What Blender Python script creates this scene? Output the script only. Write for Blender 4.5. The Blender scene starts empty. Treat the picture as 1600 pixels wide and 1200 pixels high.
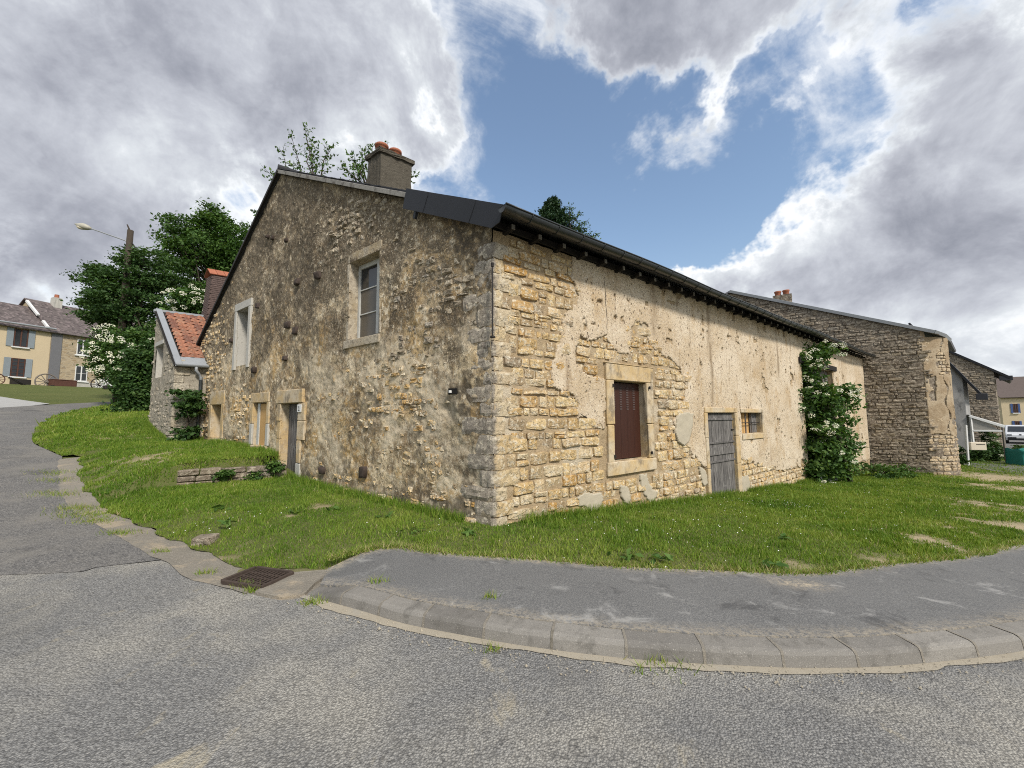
import bpy, bmesh, math, random
import numpy as np
from mathutils import Vector, Matrix
from mathutils.geometry import delaunay_2d_cdt

# ------------------------------------------------------------------ camera
F, W_, H_ = 610.0, 1600.0, 1200.0
PITCH, ROLL = math.atan(53 / 610), math.radians(0.4)
CAM = np.array([0.0, 0.0, 1.6])
_r0, _f, _u0 = np.array([1, 0, 0.]), np.array([0, math.cos(PITCH), math.sin(PITCH)]), np.array([0, -math.sin(PITCH), math.cos(PITCH)])
CR = math.cos(ROLL) * _r0 - math.sin(ROLL) * _u0
CU = math.sin(ROLL) * _r0 + math.cos(ROLL) * _u0
scene = bpy.context.scene
COL = scene.collection
cd = bpy.data.cameras.new('camera'); cam = bpy.data.objects.new('camera', cd); COL.objects.link(cam)
cd.sensor_width = 36; cd.lens = 36 * F / W_; cd.clip_end = 3000; cd.clip_start = 0.05
cam.matrix_world = Matrix(((CR[0], CU[0], -_f[0], CAM[0]), (CR[1], CU[1], -_f[1], CAM[1]), (CR[2], CU[2], -_f[2], CAM[2]), (0, 0, 0, 1)))
scene.camera = cam

def ray(px, py):
    d = _f + CR * (px - 800) / F - CU * (py - 600) / F
    return d
def at(px, py, Y):
    d = ray(px, py); return CAM + d * (Y / d[1])
def proj(p):
    q = np.asarray(p) - CAM
    z = q @ _f
    return 800 + F * (q @ CR) / z, 600 - F * (q @ CU) / z

# ------------------------------------------------------------------ world / sun / exposure
SUN_DIR = np.array([0.40, -0.62, 0.68]); SUN_DIR /= np.linalg.norm(SUN_DIR)
scene.view_settings.view_transform = 'Standard'; scene.view_settings.look = 'None'
scene.view_settings.exposure = 0.48; scene.view_settings.gamma = 1.0
scene.cycles.pixel_filter_type = 'BLACKMAN_HARRIS'; scene.cycles.filter_width = 1.05; scene.cycles.use_denoising = False
scene.cycles.max_bounces = 5; scene.cycles.diffuse_bounces = 3; scene.cycles.glossy_bounces = 2
scene.cycles.transmission_bounces = 3; scene.cycles.transparent_max_bounces = 8
scene.cycles.caustics_reflective = False; scene.cycles.caustics_refractive = False
sl = bpy.data.lights.new('sun', 'SUN'); sun = bpy.data.objects.new('sun', sl); COL.objects.link(sun)
sl.energy = 2.8; sl.angle = math.radians(9); sl.color = (1.0, 0.94, 0.85)
sun.rotation_euler = Vector(SUN_DIR).to_track_quat('Z', 'Y').to_euler()

class NT:
    def __init__(s, tree): s.t = tree; s.n = tree.nodes; s.l = tree.links
    def new(s, ty, **kw):
        n = s.n.new(ty)
        for k, v in kw.items(): setattr(n, k, v)
        return n
    def put(s, sock, v):
        if v is None: return
        if isinstance(v, bpy.types.NodeSocket): s.l.new(v, sock)
        elif isinstance(v, (tuple, list)) and len(v) == 3 and sock.type == 'RGBA': sock.default_value = (*v, 1)
        else: sock.default_value = v
    def math(s, op, a, b=None, c=None, clamp=False):
        n = s.new('ShaderNodeMath', operation=op); n.use_clamp = clamp
        s.put(n.inputs[0], a); s.put(n.inputs[1], b)
        if c is not None: s.put(n.inputs[2], c)
        return n.outputs[0]
    def vmath(s, op, a, b=None, out=0):
        n = s.new('ShaderNodeVectorMath', operation=op); s.put(n.inputs[0], a)
        if b is not None: s.put(n.inputs[1], b)
        return n.outputs[out]
    def mix(s, f, a, b, mode='MIX'):
        n = s.new('ShaderNodeMix', data_type='RGBA', blend_type=mode); n.clamp_factor = True
        s.put(n.inputs[0], f); s.put(n.inputs[6], a); s.put(n.inputs[7], b); return n.outputs[2]
    def noise(s, scale, detail=3, rough=.55, vec=None, dist=0, out=0):
        n = s.new('ShaderNodeTexNoise'); s.put(n.inputs['Vector'], vec if vec is not None else s.obj())
        n.inputs['Scale'].default_value = scale; n.inputs['Detail'].default_value = detail
        n.inputs['Roughness'].default_value = rough; n.inputs['Distortion'].default_value = dist
        return n.outputs[out]
    def vor(s, scale, vec=None, feature='F1', out='Distance', rnd=1):
        n = s.new('ShaderNodeTexVoronoi', feature=feature); s.put(n.inputs['Vector'], vec if vec is not None else s.obj())
        n.inputs['Scale'].default_value = scale; n.inputs['Randomness'].default_value = rnd
        return n.outputs[out]
    def obj(s):
        if not hasattr(s, '_tc'): s._tc = s.new('ShaderNodeTexCoord')
        return s._tc.outputs['Object']
    def mapv(s, scale=(1, 1, 1), rot=(0, 0, 0), loc=(0, 0, 0), vec=None):
        n = s.new('ShaderNodeMapping'); s.put(n.inputs[0], vec if vec is not None else s.obj())
        n.inputs['Scale'].default_value = scale; n.inputs['Rotation'].default_value = rot; n.inputs['Location'].default_value = loc
        return n.outputs[0]
    def ramp(s, f, stops, interp='LINEAR'):
        n = s.new('ShaderNodeValToRGB'); s.put(n.inputs[0], f); cr = n.color_ramp; cr.interpolation = interp
        while len(cr.elements) < len(stops): cr.elements.new(.5)
        for e, (p, c) in zip(cr.elements, stops):
            e.position = p; e.color = (*c, 1) if not isinstance(c, (int, float)) else (c, c, c, 1)
        return n.outputs[0]
    def rng(s, v, a, b, c=0., d=1.):
        n = s.new('ShaderNodeMapRange'); n.interpolation_type = 'SMOOTHSTEP'; s.put(n.inputs[0], v)
        for i, x in enumerate((a, b, c, d)): n.inputs[1 + i].default_value = x
        return n.outputs[0]
    def attr(s, name, out='Fac'):
        n = s.new('ShaderNodeAttribute'); n.attribute_name = name; return n.outputs[out]
    def sep(s, v):
        n = s.new('ShaderNodeSeparateXYZ'); s.put(n.inputs[0], v); return n.outputs
    def bump(s, h, strength=.5, dist=.01, normal=None):
        n = s.new('ShaderNodeBump'); s.put(n.inputs['Height'], h); n.inputs['Strength'].default_value = strength
        n.inputs['Distance'].default_value = dist
        if normal is not None: s.put(n.inputs['Normal'], normal)
        return n.outputs[0]

def make_world():
    w = bpy.data.worlds.new('World'); scene.world = w; w.use_nodes = True
    t = NT(w.node_tree); t.n.clear()
    out = t.new('ShaderNodeOutputWorld'); bg = t.new('ShaderNodeBackground')
    sky = t.new('ShaderNodeTexSky', sky_type='NISHITA'); sky.sun_disc = False
    el = math.asin(SUN_DIR[2]); sky.sun_elevation = el
    sky.sun_rotation = math.atan2(SUN_DIR[0], SUN_DIR[1]); sky.air_density = 1.3; sky.dust_density = 1.0; sky.ozone_density = 1.6
    tc = t.new('ShaderNodeTexCoord'); D = tc.outputs['Generated']
    t._tc = tc
    x, y, z = t.sep(D)
    # cloud layer coordinates: direction projected towards a flat deck, softened at the horizon
    k = t.math('DIVIDE', 1.0, t.math('ADD', t.math('MAXIMUM', z, 0.0), 0.42))
    P = t.vmath('MULTIPLY', D, (1, 1, 0)); sc_ = t.new('ShaderNodeVectorMath', operation='SCALE')
    t.put(sc_.inputs[0], P); t.put(sc_.inputs['Scale'], k); P = sc_.outputs[0]
    n1 = t.noise(2.6, 7, .58, P, .35); n2 = t.noise(5.5, 8, .62, D, .25)
    cover = t.math('ADD', t.math('MULTIPLY', n1, .95), t.math('SUBTRACT', t.math('MULTIPLY', n2, .85), .34))     # ~0.56 mean
    cov0 = cover
    nz_ = t.new('ShaderNodeTexNoise'); t.put(nz_.inputs['Vector'], D); nz_.inputs['Scale'].default_value = 3.2; nz_.inputs['Detail'].default_value = 6; nz_.inputs['Roughness'].default_value = .6
    wv = t.new('ShaderNodeVectorMath', operation='SCALE'); t.put(wv.inputs[0], t.vmath('SUBTRACT', nz_.outputs['Color'], (.5, .5, .5))); wv.inputs['Scale'].default_value = .55
    D2 = t.vmath('ADD', D, wv.outputs[0])
    def blob(px, py, r, amp, asp=(1, 1, 1)):
        d = ray(px, py); d = d / np.linalg.norm(d)
        q = t.vmath('MULTIPLY', t.vmath('SUBTRACT', D2, tuple(d)), asp)
        l = t.vmath('LENGTH', q, out='Value')
        return t.math('MULTIPLY', t.rng(l, r * .1, r * 1.25, 1., 0.), amp)
    for b in ((800, 190, .30, -.18), (900, 270, .33, -.26), (1030, 300, .24, -.24), (1130, 240, .2, -.22), (560, 250, .12, -.12), (690, 130, .12, -.12), (780, 20, .12, -.10),
              (1290, 190, .2, -.2), (1390, 150, .14, -.12), (1010, 340, .22, -.16), (1150, 330, .14, -.14), (380, 262, .12, -.19), (1060, 380, .18, -.16), (960, 400, .2, -.16), (830, 330, .2, -.1),
              (1060, 425, .10, .60), (1180, 380, .14, .20), (1130, 120, .25, .22), (950, 60, .22, .22), (1060, 50, .25, .16), (420, 60, .4, .16), (590, 140, .28, .13), (300, 400, .3, .12), (560, 20, .25, .1), (1330, 330, .28, .16), (1500, 200, .35, .12), (1480, 500, .3, .16), (1580, 540, .2, .16), (1250, 560, .15, .1),
              (620, 120, .25, .06), (200, 200, .6, .10), (1000, 0, .2, .1)):
        cover = t.math('ADD', cover, blob(*b))
    veil = t.rng(t.math('ADD', t.noise(2.4, 8, .64, t.mapv(scale=(1, 1, 1.6), vec=D), .6), t.math('MULTIPLY', t.math('SUBTRACT', cover, .45), .5)), .42, .70, 0., .85)
    alpha = t.math('MAXIMUM', t.rng(cover, .43, .63), veil)
    # thickness shading: thin rims are white, thick bellies grey-blue
    off = t.vmath('ADD', D, (.05, -.03, .10))
    n3 = t.math('ADD', t.math('MULTIPLY', t.noise(3.4, 7, .6, off, .5), .65), t.math('MULTIPLY', t.noise(9., 6, .62, D, .5), .35)); n4 = t.noise(1.9, 3, .5, P)
    thc = t.math('ADD', t.math('MULTIPLY', cov0, .65), t.math('MULTIPLY', cover, .35)); rim = t.rng(cover, .46, .74, -.34, .06)
    th = t.math('ADD', t.math('ADD', t.math('MULTIPLY', t.math('SUBTRACT', thc, .5), 1.15), rim), t.math('ADD', t.math('MULTIPLY', t.math('SUBTRACT', n3, .5), 2.1), t.math('MULTIPLY', t.math('SUBTRACT', n4, .5), .8)))
    for b in ((1060, 420, .14, -.45), (1180, 370, .16, -.3), (1310, 290, .2, -.14), (1400, 480, .26, -.08), (640, 110, .26, -.12), (380, 330, .22, -.1)): th = t.math('ADD', th, blob(*b))
    ccol = t.ramp(t.math('ADD', th, .28), [(0., (.80, .82, .84)), (.18, (.60, .63, .665)), (.40, (.46, .48, .53)), (.66, (.325, .34, .39)), (1., (.19, .205, .25))])
    skc = t.new('ShaderNodeVectorMath', operation='SCALE'); t.put(skc.inputs[0], sky.outputs[0]); skc.inputs['Scale'].default_value = .135
    haze = t.rng(z, .0, .45, .26, .03)
    base = t.mix(haze, skc.outputs[0], (.42, .46, .50))
    col = t.mix(alpha, base, ccol)
    t.put(bg.inputs[0], col); bg.inputs[1].default_value = 0.92
    t.l.new(bg.outputs[0], out.inputs[0])
make_world()

# ------------------------------------------------------------------ helpers
rng = np.random.default_rng(7); random.seed(7)
def hash2(ix, iy, s=0):
    h = (ix.astype(np.int64) * 374761393 + iy.astype(np.int64) * 668265263 + s * 1442695041) & 0xffffffff
    h = ((h ^ (h >> 13)) * 1274126177) & 0xffffffff
    return ((h ^ (h >> 16)) & 0xffffff) / float(0xffffff)
def vn(x, y, s=0):
    x = np.asarray(x, float); y = np.asarray(y, float)
    ix = np.floor(x); iy = np.floor(y); fx = x - ix; fy = y - iy
    fx = fx * fx * fx * (fx * (fx * 6 - 15) + 10); fy = fy * fy * fy * (fy * (fy * 6 - 15) + 10)
    a = hash2(ix, iy, s); b = hash2(ix + 1, iy, s); c = hash2(ix, iy + 1, s); d = hash2(ix + 1, iy + 1, s)
    return (a * (1 - fx) + b * fx) * (1 - fy) + (c * (1 - fx) + d * fx) * fy
def fbm(x, y, o=4, s=0, g=.5):
    v = 0; a = 1; t = 0
    for i in range(o):
        v = v + a * vn(np.asarray(x) * 2 ** i, np.asarray(y) * 2 ** i, s + i * 17); t += a; a *= g
    return v / t                                     # 0..1, mean .5
def sstep(a, b, x):
    t = np.clip((np.asarray(x, float) - a) / (b - a), 0, 1); return t * t * (3 - 2 * t)
def inpoly(x, y, poly):
    x = np.asarray(x, float); y = np.asarray(y, float); c = np.zeros(np.broadcast(x, y).shape, bool); n = len(poly)
    for i in range(n):
        x1, y1 = poly[i]; x2, y2 = poly[(i + 1) % n]
        if y1 == y2: continue
        m = ((y1 > y) != (y2 > y)) & (x < (x2 - x1) * (y - y1) / (y2 - y1) + x1)
        c ^= m
    return c
def nrm(v):
    v = np.asarray(v, float); return v / np.linalg.norm(v)

def mesh(name, V, Fc, attrs=None, smooth=False):
    me = bpy.data.meshes.new(name); V = np.asarray(V, np.float32)
    if isinstance(Fc, np.ndarray):
        k = Fc.shape[1]; nf = len(Fc)
        me.vertices.add(len(V)); me.vertices.foreach_set('co', V.ravel())
        me.loops.add(nf * k); me.loops.foreach_set('vertex_index', Fc.astype(np.int32).ravel())
        me.polygons.add(nf); me.polygons.foreach_set('loop_start', np.arange(0, nf * k, k, dtype=np.int32))
        me.update(calc_edges=True)
    else:
        me.from_pydata([tuple(v) for v in V.tolist()], [], [tuple(f) for f in Fc]); me.update()
    for an, vals in (attrs or {}).items():
        dom = 'POINT' if len(vals) == len(me.vertices) else 'FACE'
        a = me.attributes.new(an, 'FLOAT', dom); a.data.foreach_set('value', np.asarray(vals, np.float32))
    if smooth: me.polygons.foreach_set('use_smooth', np.ones(len(me.polygons), bool))
    me.validate()
    return me
def obj(name, me, m=None, parent=None, label=None, cat=None, group=None, kind=None):
    o = bpy.data.objects.new(name, me); COL.objects.link(o)
    if m is not None and me is not None:
        if len(me.materials) == 0: me.materials.append(m)
    if parent is not None:
        o.parent = parent; L = parent.get('_base')
        if L is not None: o.matrix_parent_inverse = Matrix.Translation(-Vector(L))
        elif parent.parent is not None: pass
    if label: o['label'] = label
    if cat: o['category'] = cat
    if group: o['group'] = group
    if kind: o['kind'] = kind
    return o
def thing(name, loc, label, cat, group=None):
    o = obj(name, None, None, None, label, cat, group); o.location = tuple(float(c) for c in loc); o['_base'] = tuple(float(c) for c in loc)
    o.empty_display_size = .2
    return o

class MB:
    def __init__(s): s.v = []; s.f = []; s.r = []
    def add(s, V, Fc, r=None):
        b = len(s.v); s.v.extend([tuple(map(float, p)) for p in V])
        for f in Fc: s.f.append(tuple(i + b for i in f)); s.r.append(random.random() if r is None else r)
        return s
    def box8(s, P, r=None):   # P: 4 bottom + 4 top, both counter-clockwise from outside/top
        return s.add(P, [(3, 2, 1, 0), (4, 5, 6, 7), (0, 1, 5, 4), (1, 2, 6, 5), (2, 3, 7, 6), (3, 0, 4, 7)], random.random() if r is None else r)
    def box(s, c, sz, ax=None, r=None):
        ax = np.eye(3) if ax is None else np.asarray(ax); c = np.asarray(c, float); h = np.asarray(sz, float) / 2
        P = [c + ax[0] * h[0] * i + ax[1] * h[1] * j + ax[2] * h[2] * k for k in (-1, 1) for i, j in ((-1, -1), (1, -1), (1, 1), (-1, 1))]
        return s.box8(P, r)
    def tube(s, pts, rad, n=8, cap=True, r=None):
        pts = [np.asarray(p, float) for p in pts]; m = len(pts)
        if np.isscalar(rad): rad = [rad] * m
        rr = random.random() if r is None else r; rings = []
        for i in range(m):
            d = nrm(pts[min(i + 1, m - 1)] - pts[max(i - 1, 0)])
            a = np.array([0, 0, 1.]) if abs(d[2]) < .9 else np.array([1., 0, 0])
            e1 = nrm(np.cross(d, a)); e2 = np.cross(d, e1)
            rings.append([pts[i] + rad[i] * (math.cos(2 * math.pi * k / n) * e1 + math.sin(2 * math.pi * k / n) * e2) for k in range(n)])
        V = [p for rg in rings for p in rg]; Fc = []
        for i in range(m - 1):
            for k in range(n): Fc.append((i * n + k, i * n + (k + 1) % n, (i + 1) * n + (k + 1) % n, (i + 1) * n + k))
        if cap: Fc.append(tuple(range(n - 1, -1, -1))); Fc.append(tuple((m - 1) * n + k for k in range(n)))
        return s.add(V, Fc, rr)
    def lathe(s, c, prof, n=16, axis=(0, 0, 1), r=None):
        ax = nrm(axis); a = np.array([0, 0, 1.]) if abs(ax[2]) < .9 else np.array([1., 0, 0])
        e1 = nrm(np.cross(ax, a)); e2 = np.cross(ax, e1); c = np.asarray(c, float)
        V = [c + ax * h + q * (math.cos(2 * math.pi * k / n) * e1 + math.sin(2 * math.pi * k / n) * e2) for q, h in prof for k in range(n)]
        Fc = [(i * n + k, i * n + (k + 1) % n, (i + 1) * n + (k + 1) % n, (i + 1) * n + k) for i in range(len(prof) - 1) for k in range(n)]
        return s.add(V, Fc, r)
    def build(s, name, m, parent=None, smooth=False, bev=0, **kw):
        me = mesh(name, s.v, s.f)
        if bev:
            bm = bmesh.new(); bm.from_mesh(me)
            bmesh.ops.bevel(bm, geom=list(bm.edges), offset=bev, segments=1, affect='EDGES', clamp_overlap=True)
            bm.to_mesh(me); bm.free()
            a = me.attributes.new('rnd', 'FLOAT', 'FACE'); a.data.foreach_set('value', np.full(len(me.polygons), s.r[0] if s.r else .5, np.float32))
        else:
            if len(s.r) == len(me.polygons):
                a = me.attributes.new('rnd', 'FLOAT', 'FACE'); a.data.foreach_set('value', np.asarray(s.r, np.float32))
        if smooth: me.polygons.foreach_set('use_smooth', np.ones(len(me.polygons), bool))
        return obj(name, me, m, parent, **kw)

# ------------------------------------------------------------------ layout frame of the main house
hz = lambda px: 653 - .007 * (px - 800)
def hdir(px):
    d = ray(px, hz(px)); return nrm([d[0], d[1], 0])
C = np.array([-0.27, 5.5, 0.0])                    # street corner of the house
U = hdir(-20)                                       # along the gable, uphill
Vv = hdir(1575)                                     # along the street front
UP = np.array([0, 0, 1.])
class Wall:
    def __init__(s, O, d, sign):
        s.O = np.asarray(O, float); s.d = np.asarray(d, float); s.n = nrm(np.cross(s.d, UP)) * sign
    def P(s, a, z, y=0.): return s.O + s.d * a + UP * z + s.n * y
    def PA(s, a, z, y): return s.O[None] + np.outer(a, s.d) + np.outer(z, UP) + np.outer(y, s.n)
    def px(s, px, py, y=0.):
        d = ray(px, py); O = s.O + s.n * y
        t = ((O - CAM) @ s.n) / (d @ s.n); p = CAM + d * t - s.O
        return float(p @ s.d), float(p[2])
WG = Wall(C, U, -1)          # gable wall
if WG.n[1] > 0: WG.n = -WG.n
WS = Wall(C, Vv, 1)          # street wall
if WS.n[1] > 0: WS.n = -WS.n
N1, N2 = WG.n, WS.n

# ------------------------------------------------------------------ terrain
def tab(x, xs, ys, w=1.3):
    return sum(np.interp(x + o * w, xs, ys) for o in (-1, -.5, 0, .5, 1)) / 5
def terrain(x, y):
    x = np.asarray(x, float); y = np.asarray(y, float)
    rx, ry = x - C[0], y - C[1]
    s = rx * U[0] + ry * U[1]; t = rx * Vv[0] + ry * Vv[1]; w = rx * N1[0] + ry * N1[1]
    z = tab(s, [-50, 0, 4, 6.1, 9.5, 13, 17, 33, 47, 60, 80, 160], [0, 0, .05, .14, .45, .86, 1.35, 3.3, 4.75, 5.2, 6, 9])
    z = z + tab(t, [-50, 0, 5.8, 13.9, 23.4, 30, 200], [0, 0, -.42, -.85, -1.38, -1.45, -1.45])
    z = z + .42 * sstep(6.42, 6.62, s) * (1 - sstep(7, 13.5, s)) * (1 - sstep(1.5, 3.4, w))
    z = z + .40 * np.exp(-((x + 13.9) ** 2 + (y - 15.5) ** 2) / (2 * 1.5 ** 2))
    return z
def G(px, py, off=0.):
    d = ray(px, py); lo, hi = .8, 120.
    ts = np.linspace(.8, 140, 3000); p = CAM[None] + ts[:, None] * d[None]
    f = p[:, 2] - terrain(p[:, 0], p[:, 1]) - off
    i = np.argmax(f < 0) if (f < 0).any() else len(ts) - 1
    lo, hi = ts[max(i - 1, 0)], ts[i]
    for _ in range(30):
        m = (lo + hi) / 2; q = CAM + d * m
        if q[2] - terrain(q[0], q[1]) - off < 0: hi = m
        else: lo = m
    return CAM + d * hi
def gz(p): return float(terrain(p[0], p[1]))
def on(p, dz=0.): return np.array([p[0], p[1], gz(p) + dz])
# ------------------------------------------------------------------ materials
MATS = {}
def mat(name, fn, rough=.85, spec=.3):
    m = bpy.data.materials.new(name); m.use_nodes = True; t = NT(m.node_tree)
    b = t.n['Principled BSDF']; b.inputs['Roughness'].default_value = rough; b.inputs['Specular IOR Level'].default_value = spec
    r = fn(t)
    if isinstance(r, tuple) and len(r) == 2 and not isinstance(r[0], (int, float)): c, nm = r
    else: c, nm = r, None
    t.put(b.inputs['Base Color'], c)
    if nm is not None: t.l.new(nm, b.inputs['Normal'])
    MATS[name] = m; return m
def var(c, k): return tuple(max(0., x * k) for x in c)
def simple(name, c, rough=.6, scale=8, amt=.25, bump=.15, spec=.3, bs=60, metal=0):
    def fn(t):
        n = t.noise(scale, 4, .6); col = t.mix(n, var(c, 1 - amt), var(c, 1 + amt))
        r_ = t.attr('rnd'); col = t.mix(t.math('MULTIPLY', r_, .35), col, var(c, .72))
        return col, t.bump(t.noise(bs, 3), bump, .004)
    m = mat(name, fn, rough, spec); m.node_tree.nodes['Principled BSDF'].inputs['Metallic'].default_value = metal
    return m

def f_stone(pal, dirt=.35, sc=1., crust=.88):
    def fn(t):
        r = t.attr('rnd')
        col = t.ramp(r, pal)
        n = t.noise(7 * sc, 5, .65); col = t.mix(t.rng(n, .42, .62, 0., .75), col, t.ramp(r, [(p, var(c, 1.32)) for p, c in pal]))
        n2 = t.noise(11 * sc, 7, .75, None, .4); col = t.mix(t.rng(n2, .485, .575, 0., crust), col, (.76, .68, .53))     # pale lime crust
        n3 = t.noise(14 * sc, 6, .75, t.mapv(loc=(7, 3, 5)), .4); col = t.mix(t.rng(n3, .54, .64, 0., min(1., dirt * 1.9)), col, (.115, .088, .056)); col = t.mix(t.rng(t.noise(42, 4, .75), .57, .67, 0., .6), col, (.15, .115, .075))
        n4 = t.noise(2.1, 4, .6); col = t.mix(t.rng(n4, .5, .75, 0., dirt), col, (.20, .17, .13))
        return col, t.bump(t.math('ADD', t.noise(15 * sc, 7, .75), t.math('MULTIPLY', t.noise(70, 3), .3)), 1., .04)
    return fn
OCHRE = [(0., (.50, .335, .145)), (.25, (.62, .47, .25)), (.5, (.46, .265, .08)), (.7, (.62, .50, .32)), (.88, (.40, .28, .14)), (1., (.33, .255, .17))]
mat('stone_ochre', f_stone(OCHRE, .30))
mat('stone_grey', f_stone([(0., (.27, .22, .16)), (.3, (.40, .33, .235)), (.55, (.20, .165, .125)), (.8, (.38, .29, .175)), (1., (.30, .265, .22))], .6, 1., .6))
mat('stone_barn', f_stone([(0., (.15, .12, .09)), (.3, (.26, .215, .165)), (.55, (.12, .097, .075)), (.8, (.23, .18, .12)), (1., (.20, .178, .148))], .5, 1., .35))  # barn gable's shade is worked into this darkened palette; other dark stones share it
mat('stone_barn_lit', f_stone([(0., (.40, .30, .18)), (.4, (.50, .39, .25)), (.7, (.33, .24, .14)), (1., (.45, .38, .28))], .4, 1., .4))  # paler copy, the sunlit look of the rounded corner put into its colour
mat('stone_annex', f_stone([(0., (.33, .295, .235)), (.4, (.42, .375, .30)), (.7, (.27, .24, .19)), (1., (.40, .34, .25))], .6, 1., .5))
def f_quoin(t):
    r = t.attr('rnd'); w = t.attr('warm')
    warm = t.ramp(r, [(0., (.50, .42, .30)), (.4, (.58, .47, .30)), (.7, (.52, .38, .20)), (1., (.55, .48, .37))])
    cold = t.ramp(r, [(0., (.29, .25, .20)), (.5, (.37, .325, .265)), (1., (.24, .21, .175))])
    col = t.mix(t.rng(t.math('ADD', w, t.math('MULTIPLY', t.math('SUBTRACT', t.noise(5, 5, .65), .5), 1.1)), .3, .62), cold, warm)
    col = t.mix(t.rng(t.noise(11, 6, .72, None, .4), .50, .62, 0., .75), col, (.66, .59, .46))
    col = t.mix(t.rng(t.noise(13, 6, .74, t.mapv(loc=(7, 3, 5)), .4), .54, .64, 0., .75), col, (.10, .083, .062))
    col = t.mix(t.rng(t.noise(38, 4, .75), .56, .66, 0., .7), col, (.12, .10, .075))
    return col, t.bump(t.noise(17, 7, .75), 1., .035)
mat('stone_quoin', f_quoin, .95, .1)
def f_dressed(t):
    col = t.mix(t.rng(t.noise(1.7, 4, .6), .38, .62), (.50, .36, .18), (.52, .44, .32))
    col = t.mix(t.rng(t.noise(7, 6, .72, None, .4), .48, .66, 0., .75), col, (.33, .255, .165)); col = t.mix(t.rng(t.noise(3, 5, .7, t.mapv(loc=(2, 2, 2), scale=(1, 1, .6))), .54, .68, 0., .7), col, (.15, .12, .085))
    col = t.mix(t.rng(t.noise(30, 4, .7), .58, .7, 0., .5), col, (.70, .64, .52))
    return col, t.bump(t.noise(45, 5, .65), .5, .008)
mat('dressed_stone', f_dressed)
def f_gdress(t):
    col = t.mix(t.rng(t.noise(2., 4, .6), .38, .62), (.36, .285, .18), (.42, .365, .28))
    col = t.mix(t.rng(t.noise(9, 6, .74, None, .4), .5, .62, 0., .75), col, (.19, .155, .115)); col = t.mix(t.rng(t.noise(14, 6, .75, t.mapv(loc=(2, 5, 1))), .53, .64, 0., .7), col, (.58, .51, .39))
    return col, t.bump(t.noise(28, 6, .72), .8, .02)
mat('gable_dressed', f_gdress)
def f_greyframe(t):
    col = t.mix(t.noise(4, 4, .6), (.40, .385, .35), (.50, .48, .43)); col = t.mix(t.rng(t.noise(15, 5, .7), .52, .7, 0., .5), col, (.2, .18, .15))
    return col, t.bump(t.noise(45, 5), .4, .006)
mat('grey_dressed', f_greyframe)

def f_gable(t):      # decayed lime render over rubble: salt-and-pepper
    x, y, z = t.sep(t.obj())
    big = t.noise(.55, 5, .62); med = t.noise(2.4, 6, .68, None, .4); fine = t.noise(9, 7, .76, t.mapv(scale=(1, 1, .75)), .5); spk = t.noise(34, 5, .78)
    col = t.mix(t.rng(med, .42, .57), (.33, .24, .14), (.64, .515, .33))
    col = t.mix(t.rng(big, .5, .62, 0., .6), col, (.54, .35, .14))
    up = t.rng(t.math('ADD', z, t.math('MULTIPLY', t.math('SUBTRACT', t.noise(.9, 4, .6), .5), 5.)), 1.9, 5.6, 0., .80)
    col = t.mix(t.math('MULTIPLY', up, t.rng(t.noise(5, 5, .7), .35, .6, .55, 1.)), col, (.19, .14, .088))                          # algae-grey towards the ridge
    col = t.mix(t.rng(t.noise(.8, 5, .6, t.mapv(loc=(5, 2, 9))), .54, .68, 0., .40), col, (.33, .295, .24))
    col = t.mix(t.rng(t.noise(1.5, 6, .7, t.mapv(loc=(9, 4, 2)), .6), .535, .63, 0., .6), col, (.15, .12, .085))          # black lichen blotches
    col = t.mix(t.rng(fine, .525, .59, 0., .85), col, (.76, .66, .49))       # pale grains
    col = t.mix(t.rng(t.noise(14, 6, .75, t.mapv(loc=(3, 8, 1)), .4), .535, .62, 0., .85), col, (.115, .092, .066))
    blo = t.rng(t.math('ADD', t.noise(1.15, 6, .72, t.mapv(loc=(2, 9, 6)), .7), t.math('MULTIPLY', up, .09)), .475, .57, 0., .95); col = t.mix(t.math('MULTIPLY', t.math('MULTIPLY', blo, t.rng(up, 0., .5, .5, 1.)), t.rng(t.noise(17, 6, .76), .36, .52)), col, (.105, .082, .056))
    col = t.mix(t.rng(spk, .55, .63, 0., .85), col, (.08, .066, .048))
    col = t.mix(t.rng(t.noise(40, 4, .75, t.mapv(loc=(1, 8, 4))), .57, .66, 0., .7), col, (.74, .66, .52))
    lo_ = t.rng(up, .0, .45, 1., 0.); lp = t.rng(t.noise(.85, 6, .68, t.mapv(loc=(6, 6, 3)), .6), .47, .57); lp = t.math('MULTIPLY', t.math('MULTIPLY', lp, t.math('ADD', t.math('MULTIPLY', lo_, .62), .08)), t.rng(t.noise(19, 6, .76), .34, .50)); col = t.mix(lp, col, (.66, .565, .415))
    oc = t.math('MULTIPLY', t.rng(t.noise(1.3, 6, .68, t.mapv(loc=(1, 3, 8)), .5), .52, .62, 0., .75), lo_); col = t.mix(t.math('MULTIPLY', oc, t.rng(t.noise(11, 5, .72), .38, .56)), col, (.50, .31, .11))
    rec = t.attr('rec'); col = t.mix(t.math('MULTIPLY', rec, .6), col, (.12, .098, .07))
    low = t.attr('damp'); col = t.mix(low, col, (.075, .062, .046))
    h = t.math('ADD', t.math('MULTIPLY', fine, .8), t.math('MULTIPLY', spk, .5))
    return col, t.bump(h, 1., .022)
mat('gable_render', f_gable, .95, .1)
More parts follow.
